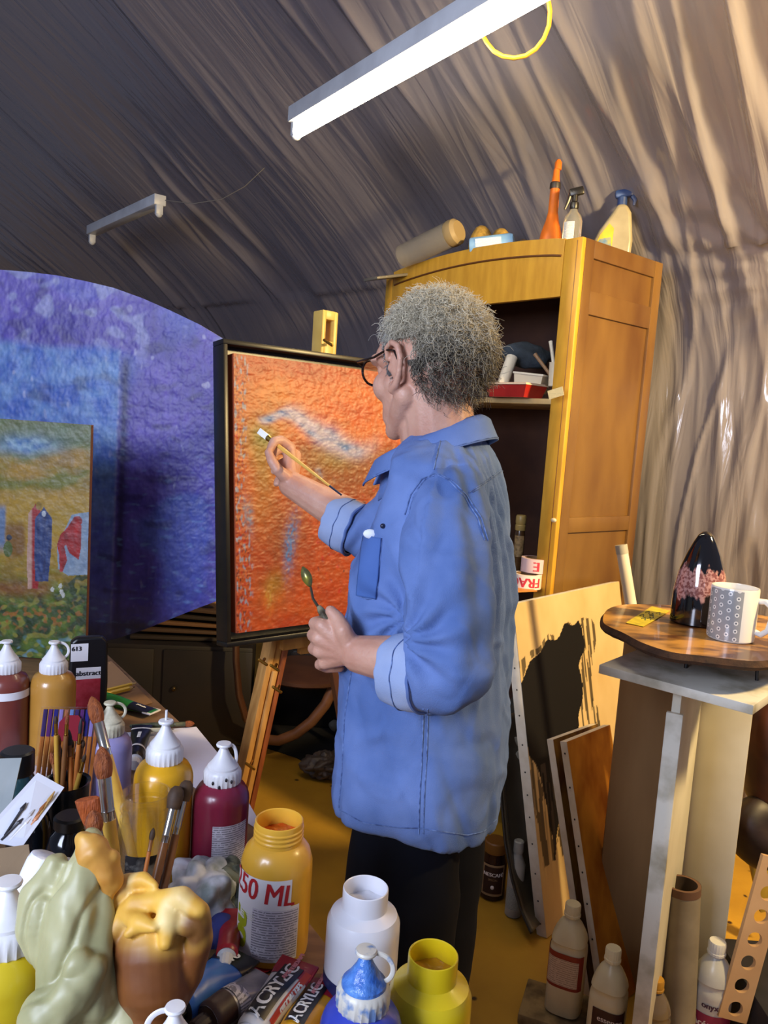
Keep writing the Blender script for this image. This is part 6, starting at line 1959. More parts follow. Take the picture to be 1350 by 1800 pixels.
# -- tubes of paint
def paint_tube(label, a, b, w, col_mat, cap_mat, end_mat=None, name='paint_tube', flatc=True, bands=(), text=None, cap_at='a', capr=.62, roll=0.0, zoff=0.0):
    """a = cap end, b = crimped end (pixels at table level, x, y, height)"""
    A0 = G(a[0], a[1], TZ + a[2]); B0 = G(b[0], b[1], TZ + b[2])
    X = (B0 - A0); L = X.length; Xn = X.normalized()
    Y = Vector((0, 0, 1)).cross(Xn).normalized(); Z = Xn.cross(Y)
    t = thing(name, label, 'paint tube', loc=A0)
    t.rotation_euler = Matrix((Xn, Y, Z)).transposed().to_euler()
    r = w / 2
    def f(u, v):
        x = .018 + (L - .018) * u; th = 2 * PI * v
        fl = sstep(.25, 1, u)
        ry = r * (1 + .25 * fl); rz = r * (1 - .90 * fl) + .001
        k = 1.0 if u > .04 else .86 + .14 * (u / .04)
        return Vector((x, ry * k * math.cos(th), rz * k * math.sin(th) * (1 + .05 * nz(u * 8, th * 2))))
    vs, fs = grid_mesh(f, 36, 32); mb = MB(); mb.add(vs, fs); body = mb.build('body', col_mat, t, auto=180)
    mb = MB(); Rm = Matrix(((0, 0, 1), (0, 1, 0), (-1, 0, 0)))
    mb.lathe([(r * capr * .9, -.002), (r * capr, .002), (r * capr, .016), (r * .86, .018), (r * .86, .0195)], 28, R=Rm, ripple=lambda a_, z: .03 * math.cos(a_ * 14) if z < .0165 else 0); mb.build('cap', cap_mat, t)
    if end_mat:
        mb = MB(); mb.box((L - .010, 0, 0), (.024, r * 2.56, .0035), bev=.0008); mb.build('crimp', end_mat, t)
    for (u0, u1, m_) in bands:
        def g(u, v):
            uu = u0 + (u1 - u0) * u; th = -.25 + (PI + .5) * v
            p = f(uu, th / (2 * PI)); c = Vector((p.x, 0, 0)); return c + (p - c) * 1.02 + Vector((0, 0, .0005))
        vs, fs = grid_mesh(g, 10, 24); mb = MB(); mb.add(vs, fs); mb.build('label_band', m_, t, auto=180)
    if text:
        for (s_, sz, u, vv, m_, flip, plate) in text:
            def g(x, y):
                if flip: x, y = -x, -y
                xx = .018 + (L - .018) * u + x
                uu = (xx - .018) / (L - .018); fl = sstep(.25, 1, uu)
                ry = r * (1 + .25 * fl); rz = r * (1 - .90 * fl) + .001
                yy = max(-.97, min(.97, (vv + y) / ry))
                return Vector((xx, ry * yy, rz * math.sqrt(1 - yy * yy) * 1.03 + .0012 + (.0006 if m_ is not None else 0)))
            if plate:
                vs, fs = grid_mesh(lambda p, q: g((p - .5) * plate[0], (q - .5) * plate[1]) - Vector((0, 0, .0005)), 14, 8); mb = MB(); mb.add(vs, fs); mb.build('name_plate', plate[2], t, auto=180)
            text_on('lettering', s_, sz, m_, t, g, offset=.0007)
    return t
m_blk = M('tube_black', '#141418', rough=.35); m_wt = M('tube_white', '#e0dedc', rough=.35); m_redc = M('tube_red', '#a81c2c', '#8c1826', rough=.35, scale=20)
m_w_ = M('text_white', '#f0f0f0', rough=.5); m_scuff = M('scuffed_silver', '#b4b2b8', '#8a8890', rough=.3, metal=.4, scale=30)
paint_tube('white acrylic tube with red end and black ACRYLIC plate lying at the table front', (424, 1845, .022), (527, 1692, .040), .040, m_wt, m_cap, m_redc,
           bands=((.74, 1.0, m_redc),), text=(('ACRYLIC', .024, .48, .0, m_w_, False, (.092, .026, m_blk)), ('SPECIALTIES', .0085, .50, -.021, m_w_, False, (.085, .010, M('plate_red', '#c03a28'))), ('AMSTERDAM', .0085, .86, .0, M('text_pink', '#e08a92'), False, None)))
paint_tube('yellow acrylic tube with a red end and black ACRYLIC plate beside the ultramarine bottle', (478, 1895, .019), (566, 1725, .022), .038, M('tube_yellow', '#dca01c', '#d09418', rough=.3, scale=10), m_cap, m_redc,
           bands=((.80, 1.0, m_redc),), text=(('ACRYLIC', .021, .60, .0, m_w_, False, (.082, .023, m_blk)), ('AMSTERDAM', .007, .90, .0, M('text_pink', ''), False, None)))
paint_tube('scuffed silver and brown tube lying between the blue and white tubes', (344, 1812, .022), (468, 1716, .022), .038, m_scuff, M('brown_cap', '#2c1a14'), m_redc,
           bands=((.0, .30, M('umber', '#3a221a')), (.34, .52, m_fine)))
paint_tube('blue paint tube under the pale sculpture, black label at the far end', (296, 1790, .024), (424, 1678, .026), .044, M('tube_blue', '#2c5cac', '#3c70c0', rough=.35, scale=18), m_blk, m_blk,
           bands=((.72, 1.0, m_blk),), text=(('10', .022, .84, .0, m_w_, False, None),))
paint_tube('small red-ended tube squeezed in behind the orange jar', (395, 1700, .03), (412, 1600, .035), .028, m_redc, m_cap, m_redc)
paint_tube('green paint tube with black and white end lying toward the far table corner', (160, 1222, .012), (272, 1252, .012), .030, M('tube_green', '#2c8a34', '#247a2c', rough=.35, scale=18), m_cap, m_label,
           bands=((.62, .95, m_blk),), text=(('phtalo', .010, .78, .0, m_w_, False, None),))
paint_tube('black tube with white stripes and lettering under the yellow bottle', (236, 1345, .014), (250, 1276, .014), .034, m_blk, m_cap, m_blk,
           bands=((.20, .24, m_label), (.86, .90, m_label)), text=(('SENNELIER', .010, .55, .0, m_w_, False, None),))
# yellow brushes/pencils at the far corner
for (a, b, r, c1, nm, lab) in (((160, 1220), (242, 1200), .0045, '#c89a28', 'pencil', 'upper thin yellow pencil pointing off the far corner of the table'), ((165, 1226), (236, 1208), .0060, '#d8a82c', 'pencil', 'lower thicker yellow pencil pointing off the far corner of the table'),
                               ((232, 1285), (305, 1282), .0050, '#c8bc98', 'pencil', 'pale pencil lying on the paper near the far edge of the table')):
    A0 = G(a[0], a[1], TZ + .012); B0 = G(b[0], b[1], TZ + .012); dv = B0 - A0
    t = thing(nm, lab, 'pencil', loc=A0)
    mb = MB(); mb.tube([Vector((0, 0, 0)), dv * .86], r, n=6); mb.build('shaft', M('pencil_' + c1[1:], c1, rough=.4), t, smooth=False)
    mb = MB(); mb.tube([dv * .86, dv * .97], [r, r * .25], n=8); mb.build('point', M('pencil_wood', '#caa870'), t)
    mb = MB(); mb.tube([dv * .95, dv * 1.02], [r * .35, r * .05], n=6); mb.build('lead', m_ink, t)
def brush(label, base, tip, bl, fl, br, fr_, hr, mb_mat, mf_mat, mh_mat, flat_=1.0, name='paintbrush', shape='round', group=None):
    base = Vector(base); tip = Vector(tip); dv = tip - base; L = dv.length; dn = dv.normalized()
    t = thing(name, label, 'paintbrush', loc=base, group=group)
    bend = Vector((0, 0, 0))
    mb = MB(); mb.tube([Vector((0, 0, 0)), dn * (L - bl - fl) * .35, dn * (L - bl - fl) * .8, dn * (L - bl - fl + .004)], [hr * .55, hr * .8, hr * 1.1, hr], n=14); mb.build('handle', mh_mat, t)
    mb = MB(); q0 = L - bl - fl
    ru = Vector((0, -1, 0))
    mb.tube([dn * q0, dn * (q0 + fl * .25), dn * (q0 + fl * .28), dn * (q0 + fl * .32), dn * (q0 + fl)], [fr_ * .85, fr_ * .92, fr_ * 1.02, fr_ * .94, fr_], n=20, flat=1.0); mb.build('ferrule', mf_mat, t)
    q1 = L - bl
    if shape == 'round': ss = [(0, .95), (.2, 1.15), (.45, 1.2), (.7, .95), (.9, .5), (1, .08)]
    elif shape == 'flat': ss = [(0, .95), (.3, 1.1), (.7, 1.25), (.97, 1.3), (1, 1.2)]
    else: ss = [(0, .95), (.3, 1.15), (.6, 1.25), (.85, 1.0), (1, .5)]
    mb = MB(); mb.tube([dn * (q1 + bl * s_) for s_, k in ss], [br * k for s_, k in ss], n=20, flat=flat_, upv=(0, 1, 0)); mb.build('bristles', mb_mat, t)
    return t
m_sable = M('sable', '#9a5220', '#6c3210', rough=.6, scale=40, stretch=(6, 6, 1), bump=.5, bscale=120); m_sab2 = M('orange_bristle', '#b0561c', '#8a3c10', rough=.6, scale=40, stretch=(6, 6, 1), bump=.5, bscale=120)
m_dkb = M('dark_bristle', '#4a3420', '#2c1c10', rough=.7, scale=50); m_fer = M('nickel', '#c4c0b8', rough=.22, metal=1); m_bras = M('brass', ''); m_ylh = M('yellow_handle', '#c8a044', '#b88c34', rough=.35, scale=20); m_brh = M('brown_handle', '#8a5c34', '#6c4424', rough=.35, scale=20)
m_glass = M('clear_glass', '#f4f4f0', rough=.03, trans=1.0, alpha=.30, spec=.8)
# glass jar with label and the big brushes behind the sculpture
def glass_jar(label, l, D, Hh, name='glass_jar'):
    t = thing(name, label, 'jar', loc=l, rz=face_cam(l)); R = D / 2
    pr = [(R * .9, 0), (R, .006), (R, Hh * .70), (R * .94, Hh * .76), (R * .88, Hh * .80), (R * .93, Hh * .805), (R * .93, Hh * .83), (R * .88, Hh * .84), (R * .88, Hh * .88), (R * .93, Hh * .885), (R * .93, Hh * .91), (R * .88, Hh * .92), (R * .90, Hh), (R * .84, Hh), (R * .83, Hh * .8), (R * .93, Hh * .70), (R * .93, .008)]
    mb = MB(); mb.lathe(pr, 44); mb.build('glass', m_glass, t); return t, R
def lh(px, d, ytop):
    l, h = jar_h(px, d, ytop); return l, h
l, h = lh(248, 1.09, 1392)
t, R = glass_jar('clear glass jar with a torn black label holding brushes beside the yellow bottle', l, .072, h)
arc_label('label', R + .0006, h * .30, h * .62, FRONT - .7, FRONT + 1.0, M('torn_label', '#1c1c20', '#8c8c88', rough=.6, scale=35, lo=.5, hi=.62), t)
JB = Vector(l)
l2, h2 = lh(205, .98, 1500)
t, R2 = glass_jar('second short glass jar crowded with large brushes, half hidden by the sculpture', l2, .080, min(h2, .12))
JC = Vector(l2)
def bp(px, py, d): return P(px, py, d)
brush('big round brush with long chestnut bristles, tallest of the brushes by the lilac bottle', JB + Vector((.012, -.005, .012)), bp(161, 1224, 1.10), .036, .052, .0085, .0075, .0075, m_sable, m_fer, m_ylh)
brush('fat round chestnut brush standing upright with a bright ferrule', JC + Vector((.005, .01, .01)), bp(178, 1312, .99), .038, .058, .0095, .0085, .0085, m_sable, m_fer, m_ylh)
brush('wide flat orange-bristled brush leaning left beside the fat chestnut brush', JC + Vector((.012, -.005, .01)), bp(153, 1404, .95), .030, .030, .0115, .0100, .0065, m_sab2, m_fer, m_brh, shape='flat', flat_=.45)
brush('pointed brown brush just right of the wide flat orange brush', JC + Vector((.0, -.015, .01)), bp(163, 1424, .93), .026, .028, .0085, .0070, .006, m_sable, m_fer, m_brh)
brush('dark filbert brush, left of the two dark-tipped ones beside the crimson bottle', JC + Vector((.010, -.01, .01)) + Vector((.012, 0, 0)), bp(313, 1382, 1.04), .028, .045, .0085, .0055, .0055, m_dkb, m_fer, m_brh, shape='filbert')
brush('dark filbert brush, right of the two dark-tipped ones beside the crimson bottle', JC + Vector((.020, .0, .01)) + Vector((.014, 0, 0)), bp(330, 1372, 1.06), .026, .045, .0080, .0050, .005, m_dkb, m_fer, m_brh, shape='filbert')
brush('thin little brush with an orange handle in front of the torn black label', JC + Vector((.0, -.02, .01)) + Vector((.015, 0, 0)), bp(270, 1455, .99), .014, .018, .003, .0025, .0025, m_dkb, m_brh, M('orange_handle', '#b0682c'))
# cluster of fine brushes
l3, h3 = lh(112, 1.22, 1375)
t = thing('brush_pot', 'dark pot packed with fine brushes in front of the pencil case', 'pot', loc=l3)
mb = MB(); mb.lathe([(.030, 0), (.032, .004), (.034, h3), (.036, h3 + .002), (.031, h3), (.029, .01)], 30); mb.build('pot', M('dark_pot', '#12141a', '#262c34', rough=.25, scale=20), t)
arc_label('label', .0335, .02, h3 * .5, FRONT - .8, FRONT + .5, M('teal_label', '#1a3a44'), t)
random.seed(3)
tips = [(98, 1258), (102, 1290), (106, 1310), (100, 1338), (119, 1252), (121, 1282), (127, 1300), (131, 1320), (143, 1262), (146, 1300), (139, 1335), (112, 1345), (150, 1325), (90, 1322)]
descs = ['bare-tipped', 'paint-crusted', 'dark-tipped', 'short', 'tall gold-ferruled', 'slim gold-ferruled', 'yellow-handled', 'orange-handled', 'black-tipped', 'thin spotted', 'low brown', 'stubby', 'tilted', 'left-leaning']
wh = ['leftmost tall one', 'second from the left', 'in the left middle', 'low at the left', 'tallest at the centre', 'just right of the centre', 'at the centre front', 'low at the centre', 'highest at the right', 'in the right middle', 'low at the right', 'lowest in the front', 'rightmost one', 'far left low one']
for i, (x, y) in enumerate(tips):
    brush('%s fine brush in the dark pot, %s' % (descs[i], wh[i]), l3 + Vector((random.uniform(-.015, .015), random.uniform(-.015, .015), .012)), bp(x, y, 1.20 + .01 * (i % 4)), .012 + .006 * (i % 3), .022, .0026 + .001 * (i % 2), .0030, .0035,
          (m_dkb, m_sable, m_ink)[i % 3], (m_bras, m_brh)[i % 2], (m_ylh, m_brh, M('orange_handle', ''))[i % 3], group='fine brushes in the dark pot')
# metal shears-like brush lying at far paper
brush('paint-crusted brush lying along the far edge of the white paper', G(228, 1276, TZ + .010), G(342, 1272, TZ + .010), .02, .03, .006, .005, .006, m_sable, M('crusted', '#5c5a40', '#2c3a28', scale=70), M('crusted', ''))
# -- left edge clutter
l, h = lh(28, 1.30, 1318)
t = thing('ink_bottle', 'black-capped bottle of dark teal ink behind the grey card', 'bottle', loc=l, rz=face_cam(l))
mb = MB(); mb.lathe([(.026, 0), (.029, .004), (.029, h * .62), (.024, h * .70), (.022, h * .74)], 30); mb.build('body', M('teal_glass', '#2c4a4e', '#1a2c34', rough=.12, scale=10), t)
mb = MB(); mb.lathe([(.024, h * .72), (.0255, h * .74), (.0255, h * .98), (.022, h)], 32, ripple=lambda a, z: .02 * math.cos(a * 30)); mb.build('cap', M('black_cap', '#141416', rough=.35), t)
arc_label('label', .0295, .015, h * .5, FRONT - .9, FRONT + .9, lines_mat('teal_print', '#7c9494', '#24343a', 260), t)
for (px, d, yt, lab, lt) in ((48, 1.14, 1400, 'black glossy ink bottle behind the brush-print card', None), (118, 1.10, 1432, 'black bottle with white outlined lettering left of the big brushes', 'NER')):
    l, h = lh(px, d, yt)
    t = thing('ink_bottle', lab, 'bottle', loc=l, rz=face_cam(l)); r = .030
    mb = MB(); mb.lathe([(r * .9, 0), (r, .004), (r, h * .68), (r * .85, h * .8), (r * .62, h * .86), (r * .6, h * .9)], 32); mb.build('body', M('black_gloss', '#0b0e14', rough=.12), t)
    mb = MB(); mb.lathe([(r * .66, h * .88), (r * .70, h * .89), (r * .70, h * .98), (r * .6, h)], 28, ripple=lambda a, z: .02 * math.cos(a * 24)); mb.build('cap', M('black_cap', ''), t)
    if lt: text_on('lettering', lt, .020, m_w_, t, cyl_map(r + .0006, h * .45, FRONT + .1), offset=.0002)
def card(name, label, cat, q4, mat, th=.0012, fine=None):
    q = [P(*p) for p in q4]; c = sum(q, Vector()) / 4
    X = (q[1] - q[0]).normalized(); N = X.cross(q[3] - q[0]).normalized()
    t = thing(name, label, cat, loc=c)
    mb = MB(); mb.add([p - c for p in q] + [p - c + N * th for p in q], [(3, 2, 1, 0), (4, 5, 6, 7), (0, 1, 5, 4), (1, 2, 6, 5), (2, 3, 7, 6), (3, 0, 4, 7)]); mb.build('sheet', mat, t, smooth=False)
    return t, q, c, N
card('grey_card', 'grey-green card with a punched hole standing at the left edge', 'card', [(-40, 1335, 1.07), (38, 1332, 1.07), (14, 1440, 1.02), (-40, 1450, 1.02)], M('grey_green_card', '#8a9090', '#7c8484', rough=.7))
t, q, c, N = card('brush_print_card', 'white card printed with a fan of paintbrushes tilted at the left edge', 'card', [(66, 1358, 1.05), (113, 1384, 1.05), (38, 1490, .98), (-40, 1475, .98)], M('card_pale', '#c8ccd8', rough=.5))
sg = 1 if N.dot(CAMP - c) > 0 else -1
for k, (a, b, col) in enumerate((((96, 1392), (46, 1470), '#a88448'), ((82, 1410), (34, 1478), '#8a5424'), ((60, 1424), (20, 1474), '#b4b4b8'), ((46, 1412), (8, 1470), '#22222a'), ((70, 1432), (30, 1482), '#c88a60'), ((54, 1440), (12, 1484), '#d8d8dc'), ((40, 1440), (2, 1478), '#2c2c34'))):
    # ray/plane intersections give printed strokes lying on the card
    def onp(x, y):
        r = fw + RTV * ((x - 675) / FPX) + UPV * ((900 - y) / FPX)
        return CAMP + r * ((c - CAMP).dot(N) / r.dot(N)) - c + N * sg * (.0018 + .0002 * k)
    pa1, pb1 = onp(*a), onp(*b)
    mb = MB(); mb.tube([pa1, pa1.lerp(pb1, .2), pa1.lerp(pb1, .25), pb1], [.0008, .0028, .0016, .0014], n=6); mb.build('printed_brush', M('print_' + col[1:], col), t)
card('cardboard_flap', 'brown cardboard flap with a cut corner standing at the left edge', 'cardboard', [(-40, 1497, .93), (50, 1484, .93), (60, 1560, .91), (-40, 1590, .90)], M('kraft_brown', '#7a6448', '#6c5840', rough=.8))
for (a, b, r, lab, bm) in (((52, 1572, .92), (84, 1502, .93), .0200, 'speckled white-capped tube with a navy ring at the left', True), ((100, 1560, .95), (112, 1508, .96), .0155, 'smaller white tube end tucked behind the pale sculpture', False)):
    A0 = P(*a); B0 = P(*b); dv = B0 - A0; dn = dv.normalized()
    A1 = A0 - dn * .05
    t = thing('capped_tube', lab, 'tube', loc=A1); dv = B0 - A1; L = dv.length
    mb = MB(); mb.tube([Vector((0, 0, 0)), dn * L * .6], r * 1.0, n=28); mb.build('body', M('tube_white', ''), t)
    mb = MB(); mb.tube([dn * L * .55, dn * L * .9, dn * L * .98, dn * L], [r * 1.03, r * 1.0, r * .9, r * .7], n=28); mb.build('cap', M('speckled_white', '#e6e8f0', '#c4c8dc', rough=.3, scale=50, lo=.55, hi=.7), t)
    if bm: mb = MB(); mb.tube([dn * L * .48, dn * L * .54], r * 1.06, n=28); mb.build('navy_ring', M('navy', '#1c2c5c'), t)
# paper towel and blue glove
m_tow = M('towel', '#d8dce8', '#8c9898', rough=.9, scale=22, lo=.42, hi=.6)
def crumple(name, label, cat, ctr, rad, mat, seed, amp=.4, sub=40, floor_z=TZ + .001):
    ctr = Vector(ctr)
    mb = MB(); mb.ball((0, 0, 0), rad, n=sub * 2, m=sub, f=lambda v: v * (1 + amp * (abs(nz(v.x * 26 + seed, v.y * 26, v.z * 26)) * 1.6 - .25) + .10 * nz(v.x * 70, v.y * 70, v.z * 70 + seed)))
    lowz = floor_z - ctr.z
    mb.v = [Vector((v.x, v.y, max(v.z, lowz))) for v in mb.v]
    o = mb.build(name, mat, auto=60); o.location = ctr; tag(o, label, cat); return o
c = G(358, 1572, TZ + .035); crumple('paper_towel', 'crumpled white and grey paint rag between the crimson bottle and the orange jar', 'rag', c, (.050, .055, .045), m_tow, 3)
c = G(404, 1562, TZ + .035); crumple('green_rag', 'grey-green camouflage rag behind the white paint rag', 'rag', c, (.030, .04, .035), M('camo', '#6c7468', '#343c38', rough=.9, scale=30, lo=.45, hi=.55), 9)
c = G(382, 1640, TZ + .022); crumple('blue_cloth', 'small scrap of violet-blue cloth next to the orange jar', 'cloth', c, (.022, .022, .020), M('blue_cloth', '#34408c', '#2a3474', rough=.8), 5)
# red and white box edge near the jar foot
o = paper('red and white tube carton lying flat in front of the orange jar', [(418, 1688), (470, 1672), (478, 1705), (430, 1724)], m_redc, .004, 'carton', 'carton')

# -- pale carved sculpture (two leaning folded forms)
m_sc1 = M('pale_green_plaster', '#b8b488', '#8c8a60', rough=.45, scale=12, sss=.1, lo=.3, hi=.7); m_sc2 = M('honey_plaster', '#cf9c3c', '#8a5218', rough=.4, scale=9, sss=.1, lo=.42, hi=.72)
base = TB(205, .80)
t = thing('carved_sculpture', 'pale green and honey coloured carved sculpture of folded leaf-like forms in the foreground', 'sculpture', loc=base)
def rl(px, py, d): return P(px, py, d) - base
D0 = .78
S1 = MB()
S1.chain([rl(160, 1478, .80), rl(150, 1530, .79), rl(130, 1600, .775), rl(120, 1700, .77), rl(140, 1850, .77)], [.014, .022, .026, .030, .040], 20)
S1.chain([rl(100, 1520, .80), rl(75, 1580, .79), rl(70, 1630, .785), rl(95, 1690, .78)], [.014, .022, .021, .018], 18)
S1.chain([rl(165, 1500, .80), rl(180, 1560, .79), rl(170, 1650, .775), rl(160, 1760, .765)], [.012, .014, .018, .026], 18)
S1.chain([rl(60, 1600, .80), rl(100, 1660, .79)], [.008, .016], 14)
S1.ball(rl(140, 1700, .748), (.016, .012, .016)); S1.chain([rl(85, 1790, .74), rl(130, 1745, .745), rl(165, 1700, .75)], [.026, .020, .012], 16)
S1.chain([rl(200, 1720, .79), rl(220, 1800, .78), rl(200, 1880, .78)], [.020, .030, .035], 16)
o1 = union('folded_form', S1, .0022, m_sc1, t, it=5)
displace(o1, lambda p, nn: .004 * nz(p.x * 30, p.y * 30, p.z * 14) + .0018 * nz(p.x * 70, p.y * 70, p.z * 40) - .003 * max(0, 1 - abs(nz(p.x * 26, p.y * 20, p.z * 9 + 4)) * 7))
# crumbly orange top piece
S3 = MB(); S3.chain([rl(148, 1478, .79), rl(165, 1500, .785), rl(185, 1520, .785), rl(195, 1550, .787), rl(178, 1590, .785)], [.010, .016, .013, .012, .008], 16)
S3.ball(rl(155, 1490, .785), (.014, .012, .016)); S3.ball(rl(196, 1508, .787), .009)
o3 = union('crumbly_top', S3, .002, M('orange_plaster', '#d0a04a', '#b4782c', rough=.5, scale=20), t, it=2)
displace(o3, lambda p, nn: .003 * nz(p.x * 60, p.y * 60, p.z * 60))
# shell : hollow rounded form with curling lips at the top
S2 = MB()
S2.chain([rl(272, 1668, .790), rl(275, 1720, .785), rl(272, 1775, .780), rl(268, 1830, .785)], [.040, .038, .026, .016], 26)
S2.chain([rl(215, 1660, .785), rl(232, 1740, .785), rl(262, 1800, .785), rl(250, 1880, .79)], [.014, .017, .018, .028], 18)
S2.chain([rl(200, 1640, .785), rl(202, 1590, .795), rl(222, 1552, .80), rl(252, 1545, .795), rl(272, 1556, .785)], [.011, .010, .009, .008, .004], 16)
S2.chain([rl(200, 1640, .780), rl(222, 1606, .785), rl(238, 1588, .785), rl(280, 1584, .78), rl(322, 1578, .77), rl(350, 1600, .765)], [.010, .009, .010, .010, .011, .009], 16)
S2.chain([rl(222, 1606, .785), rl(248, 1622, .765), rl(272, 1632, .755)], [.010, .009, .004], 14)
S2.chain([rl(250, 1622, .768), rl(226, 1642, .760)], [.009, .005], 12)
S2.chain([rl(300, 1590, .775), rl(296, 1620, .765), rl(292, 1656, .758)], [.012, .012, .007], 14)
S2.chain([rl(350, 1602, .768), rl(352, 1650, .775), rl(334, 1710, .785), rl(305, 1760, .785)], [.010, .013, .014, .014], 16)
S2.chain([rl(300, 1612, .775), rl(335, 1622, .770)], [.013, .013], 14)
o2 = union('shell_form', S2, .0020, M('shell_plaster', '#ffffff', '#dccfb8', attr='paint', rough=.55, scale=20, sss=.08), t, it=5)
displace(o2, lambda p, nn: .0012 * nz(p.x * 40, p.y * 40, p.z * 40))
zr_ = rl(272, 1640, .77).z
def shc(p):
    q = p.z - zr_ + .012 * nz(p.x * 30, p.y * 30, p.z * 20)
    c = mixc(H('#7a481c')[:3], H('#e0b048')[:3], sstep(-.022, .006, q))
    c = mixc(c, H('#ecdba0')[:3], .6 * sstep(.0, .3, nz(p.x * 24 + 3, p.y * 24, p.z * 24)) * sstep(-.01, .01, q))
    d = (p - rl(342, 1632, .765)).length
    return mixc(c, H('#5c3014')[:3], .9 * sstep(.024, .010, d + .006 * nz(p.x * 60, p.y * 60, p.z * 60)))
paint_attr(o2, [shc(v.co) for v in o2.data.vertices])
S4 = MB(); S4.chain([rl(150, 1850, .78), rl(260, 1860, .79)], [.04, .04], 18)
bz = TZ + .0015 - base.z
S4.chain([rl(150, 1850, .78), Vector((-.03, 0, bz + .035))], [.035, .035], 14); S4.chain([rl(260, 1880, .79), Vector((.035, .01, bz + .035))], [.03, .035], 14)
o4 = union('foot', S4, .003, M('brown_plaster', '#8a5a2c', '#6a3c18', rough=.5, scale=12), t, it=4)
for v in o4.data.vertices: v.co.z = max(v.co.z, bz)

# ------------------------------------------------------------------ dark clutter behind the easel
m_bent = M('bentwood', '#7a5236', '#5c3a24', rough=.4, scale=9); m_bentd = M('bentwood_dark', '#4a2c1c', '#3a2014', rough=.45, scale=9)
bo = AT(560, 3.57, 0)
t = thing('bentwood_chair', 'old bentwood chair with a curved hoop, standing in the dark behind the easel', 'chair', loc=bo)
rel = lambda px, py, d: P(px, py, d) - bo
mb = MB(); mb.tube([rel(596, 1180, 3.52), rel(588, 1205, 3.52), rel(572, 1238, 3.52), rel(548, 1268, 3.52), rel(520, 1290, 3.52), rel(490, 1302, 3.52), rel(465, 1300, 3.54)], .017, n=12, flat=1.4); mb.build('hoop', m_bent, t)
mb = MB(); mb.tube([rel(415, 1100, 3.37), rel(415, 1160, 3.37), rel(420, 1220, 3.38), rel(432, 1262, 3.40), rel(455, 1290, 3.46)], .024, n=12, flat=.6); mb.build('curved_leg', m_bentd, t)
mb = MB(); mb.tube([rel(610, 1170, 3.67), rel(606, 1280, 3.67), AT(600, 3.67, .002) - bo], .016, n=12); mb.build('leg', m_bentd, t)
mb = MB(); mb.tube([rel(455, 1290, 3.46), AT(440, 3.48, .002) - bo], .016, n=12); mb.build('leg', m_bentd, t)
mb = MB(); cS = rel(540, 1180, 3.60); mb.lathe([(.20, -.015), (.215, -.005), (.215, .010), (.20, .015)], 40, c=cS); mb.build('seat', m_bentd, t)
# shelf stack of dark boards under the blue painting
t = thing('board_stack', 'stack of dark stretcher boards under the blue painting', 'boards', loc=AT(290, 3.62, 0))
o_ = Vector(t.location)
for k in range(5):
    mb = MB(); p = P(345 - 6 * k, 1062 + 12 * k, 3.62) - o_; mb.box(p, (.62 - .05 * k, .25, .014), rot=(0, 0, .06 * k - .1), bev=.002); mb.build('board', M('stack_%d' % (k % 3), ('#4a3628', '#2c221c', '#6a4a30')[k % 3], rough=.7), t)
mb = MB(); mb.ball((0, 0, 0), (.05, .03, .022), n=20, m=12, f=lambda v: v * (1 + .2 * nz(v.x * 30, v.y * 30))); o = mb.build('pale_stone', M('pale_stone', '#b09070', rough=.8)); o.location = P(378, 1054, 3.5)
tag(o, 'pale stone lying on the dark boards beside the black frame', 'stone')
# dark cabinet and crate masses
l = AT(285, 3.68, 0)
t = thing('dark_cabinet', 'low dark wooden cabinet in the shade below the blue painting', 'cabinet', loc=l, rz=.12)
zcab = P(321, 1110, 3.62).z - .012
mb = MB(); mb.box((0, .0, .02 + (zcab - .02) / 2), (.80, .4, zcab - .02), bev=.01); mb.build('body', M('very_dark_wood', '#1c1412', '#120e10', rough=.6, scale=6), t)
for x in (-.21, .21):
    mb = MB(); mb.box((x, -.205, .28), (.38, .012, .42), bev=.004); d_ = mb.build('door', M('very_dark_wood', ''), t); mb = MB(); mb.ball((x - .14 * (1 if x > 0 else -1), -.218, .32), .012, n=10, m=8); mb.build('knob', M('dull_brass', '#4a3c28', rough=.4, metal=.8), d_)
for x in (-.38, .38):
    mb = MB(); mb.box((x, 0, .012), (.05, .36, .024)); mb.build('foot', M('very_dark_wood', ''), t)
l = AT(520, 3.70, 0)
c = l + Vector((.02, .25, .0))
t = thing('dark_plastic_crate', 'black openwork plastic crate behind the bentwood hoop', 'crate', loc=Vector((c.x, c.y + .15, 0)))
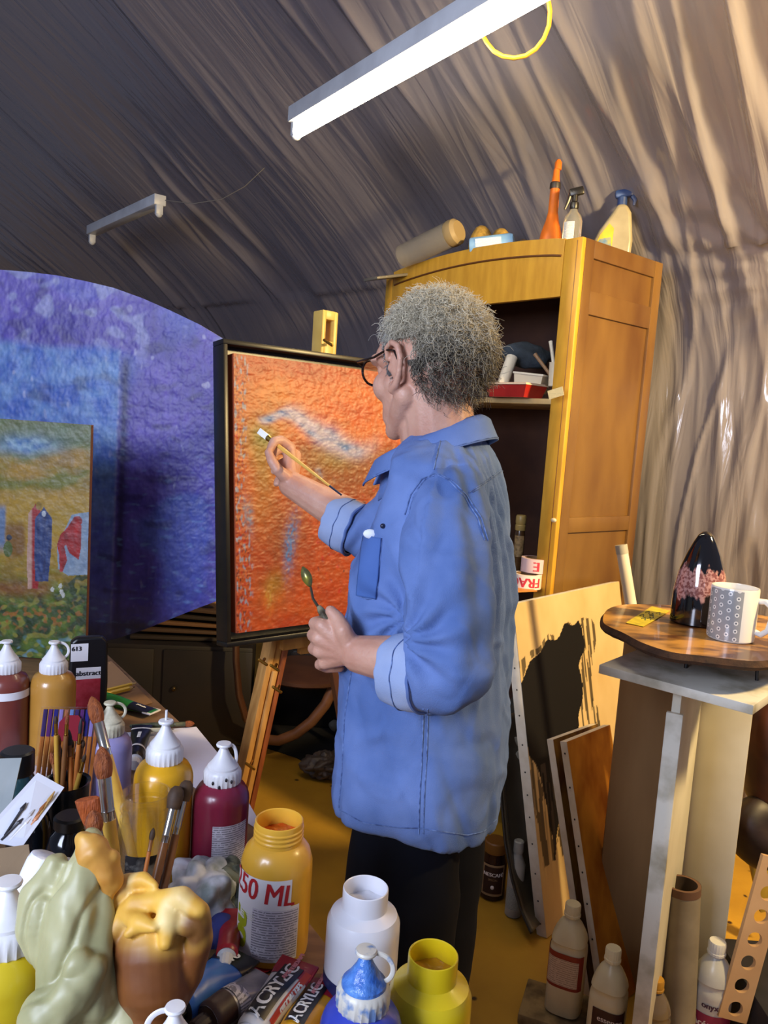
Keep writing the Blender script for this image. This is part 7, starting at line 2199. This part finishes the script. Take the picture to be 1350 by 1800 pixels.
mb = MB(); mb.box((0, 0, .30), (.42, .30, .60), bev=.01); mb.build('body', M('black_crate', '#101014', '#08080c', rough=.4, scale=20), t)
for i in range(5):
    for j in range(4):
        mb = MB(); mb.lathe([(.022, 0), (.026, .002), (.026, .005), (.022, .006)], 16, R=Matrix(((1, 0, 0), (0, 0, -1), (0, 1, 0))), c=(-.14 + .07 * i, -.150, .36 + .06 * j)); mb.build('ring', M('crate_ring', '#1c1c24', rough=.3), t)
# glimpsed small things on the floor near the shirt front
c = G(578, 1345, .05)
crumple('plastic_bag', 'dusty crumpled plastic bag on the floor left of the painter', 'bag', c, (.10, .08, .05), M('dusty_plastic', '#5c5048', '#3c342e', rough=.35, scale=14), 12, floor_z=.002)
c = G(600, 1320, .0); t = thing('glass_jar', 'small empty glass jar with a paper label on the floor beside the plastic bag', 'jar', loc=c, rz=face_cam(c))
mb = MB(); mb.lathe([(.034, 0), (.038, .004), (.038, .09), (.032, .105), (.032, .12), (.029, .12), (.029, .1), (.034, .09), (.034, .006)], 28); mb.build('glass', m_glass, t)
arc_label('label', .0386, .02, .07, FRONT - .8, FRONT + .8, M('old_label', '#8c806c'), t)
c = G(588, 1285, .0); mb = MB(); mb.ball((0, 0, .028), (.03, .03, .028), n=16, m=10, f=lambda v: v * (1 + .25 * nz(v.x * 40, v.y * 40, v.z * 40))); o = mb.build('white_pebble', M('grey_white', '#77746c', rough=.8)); o.location = c; tag(o, 'greyish pebble on the floor behind the plastic bag', 'stone')
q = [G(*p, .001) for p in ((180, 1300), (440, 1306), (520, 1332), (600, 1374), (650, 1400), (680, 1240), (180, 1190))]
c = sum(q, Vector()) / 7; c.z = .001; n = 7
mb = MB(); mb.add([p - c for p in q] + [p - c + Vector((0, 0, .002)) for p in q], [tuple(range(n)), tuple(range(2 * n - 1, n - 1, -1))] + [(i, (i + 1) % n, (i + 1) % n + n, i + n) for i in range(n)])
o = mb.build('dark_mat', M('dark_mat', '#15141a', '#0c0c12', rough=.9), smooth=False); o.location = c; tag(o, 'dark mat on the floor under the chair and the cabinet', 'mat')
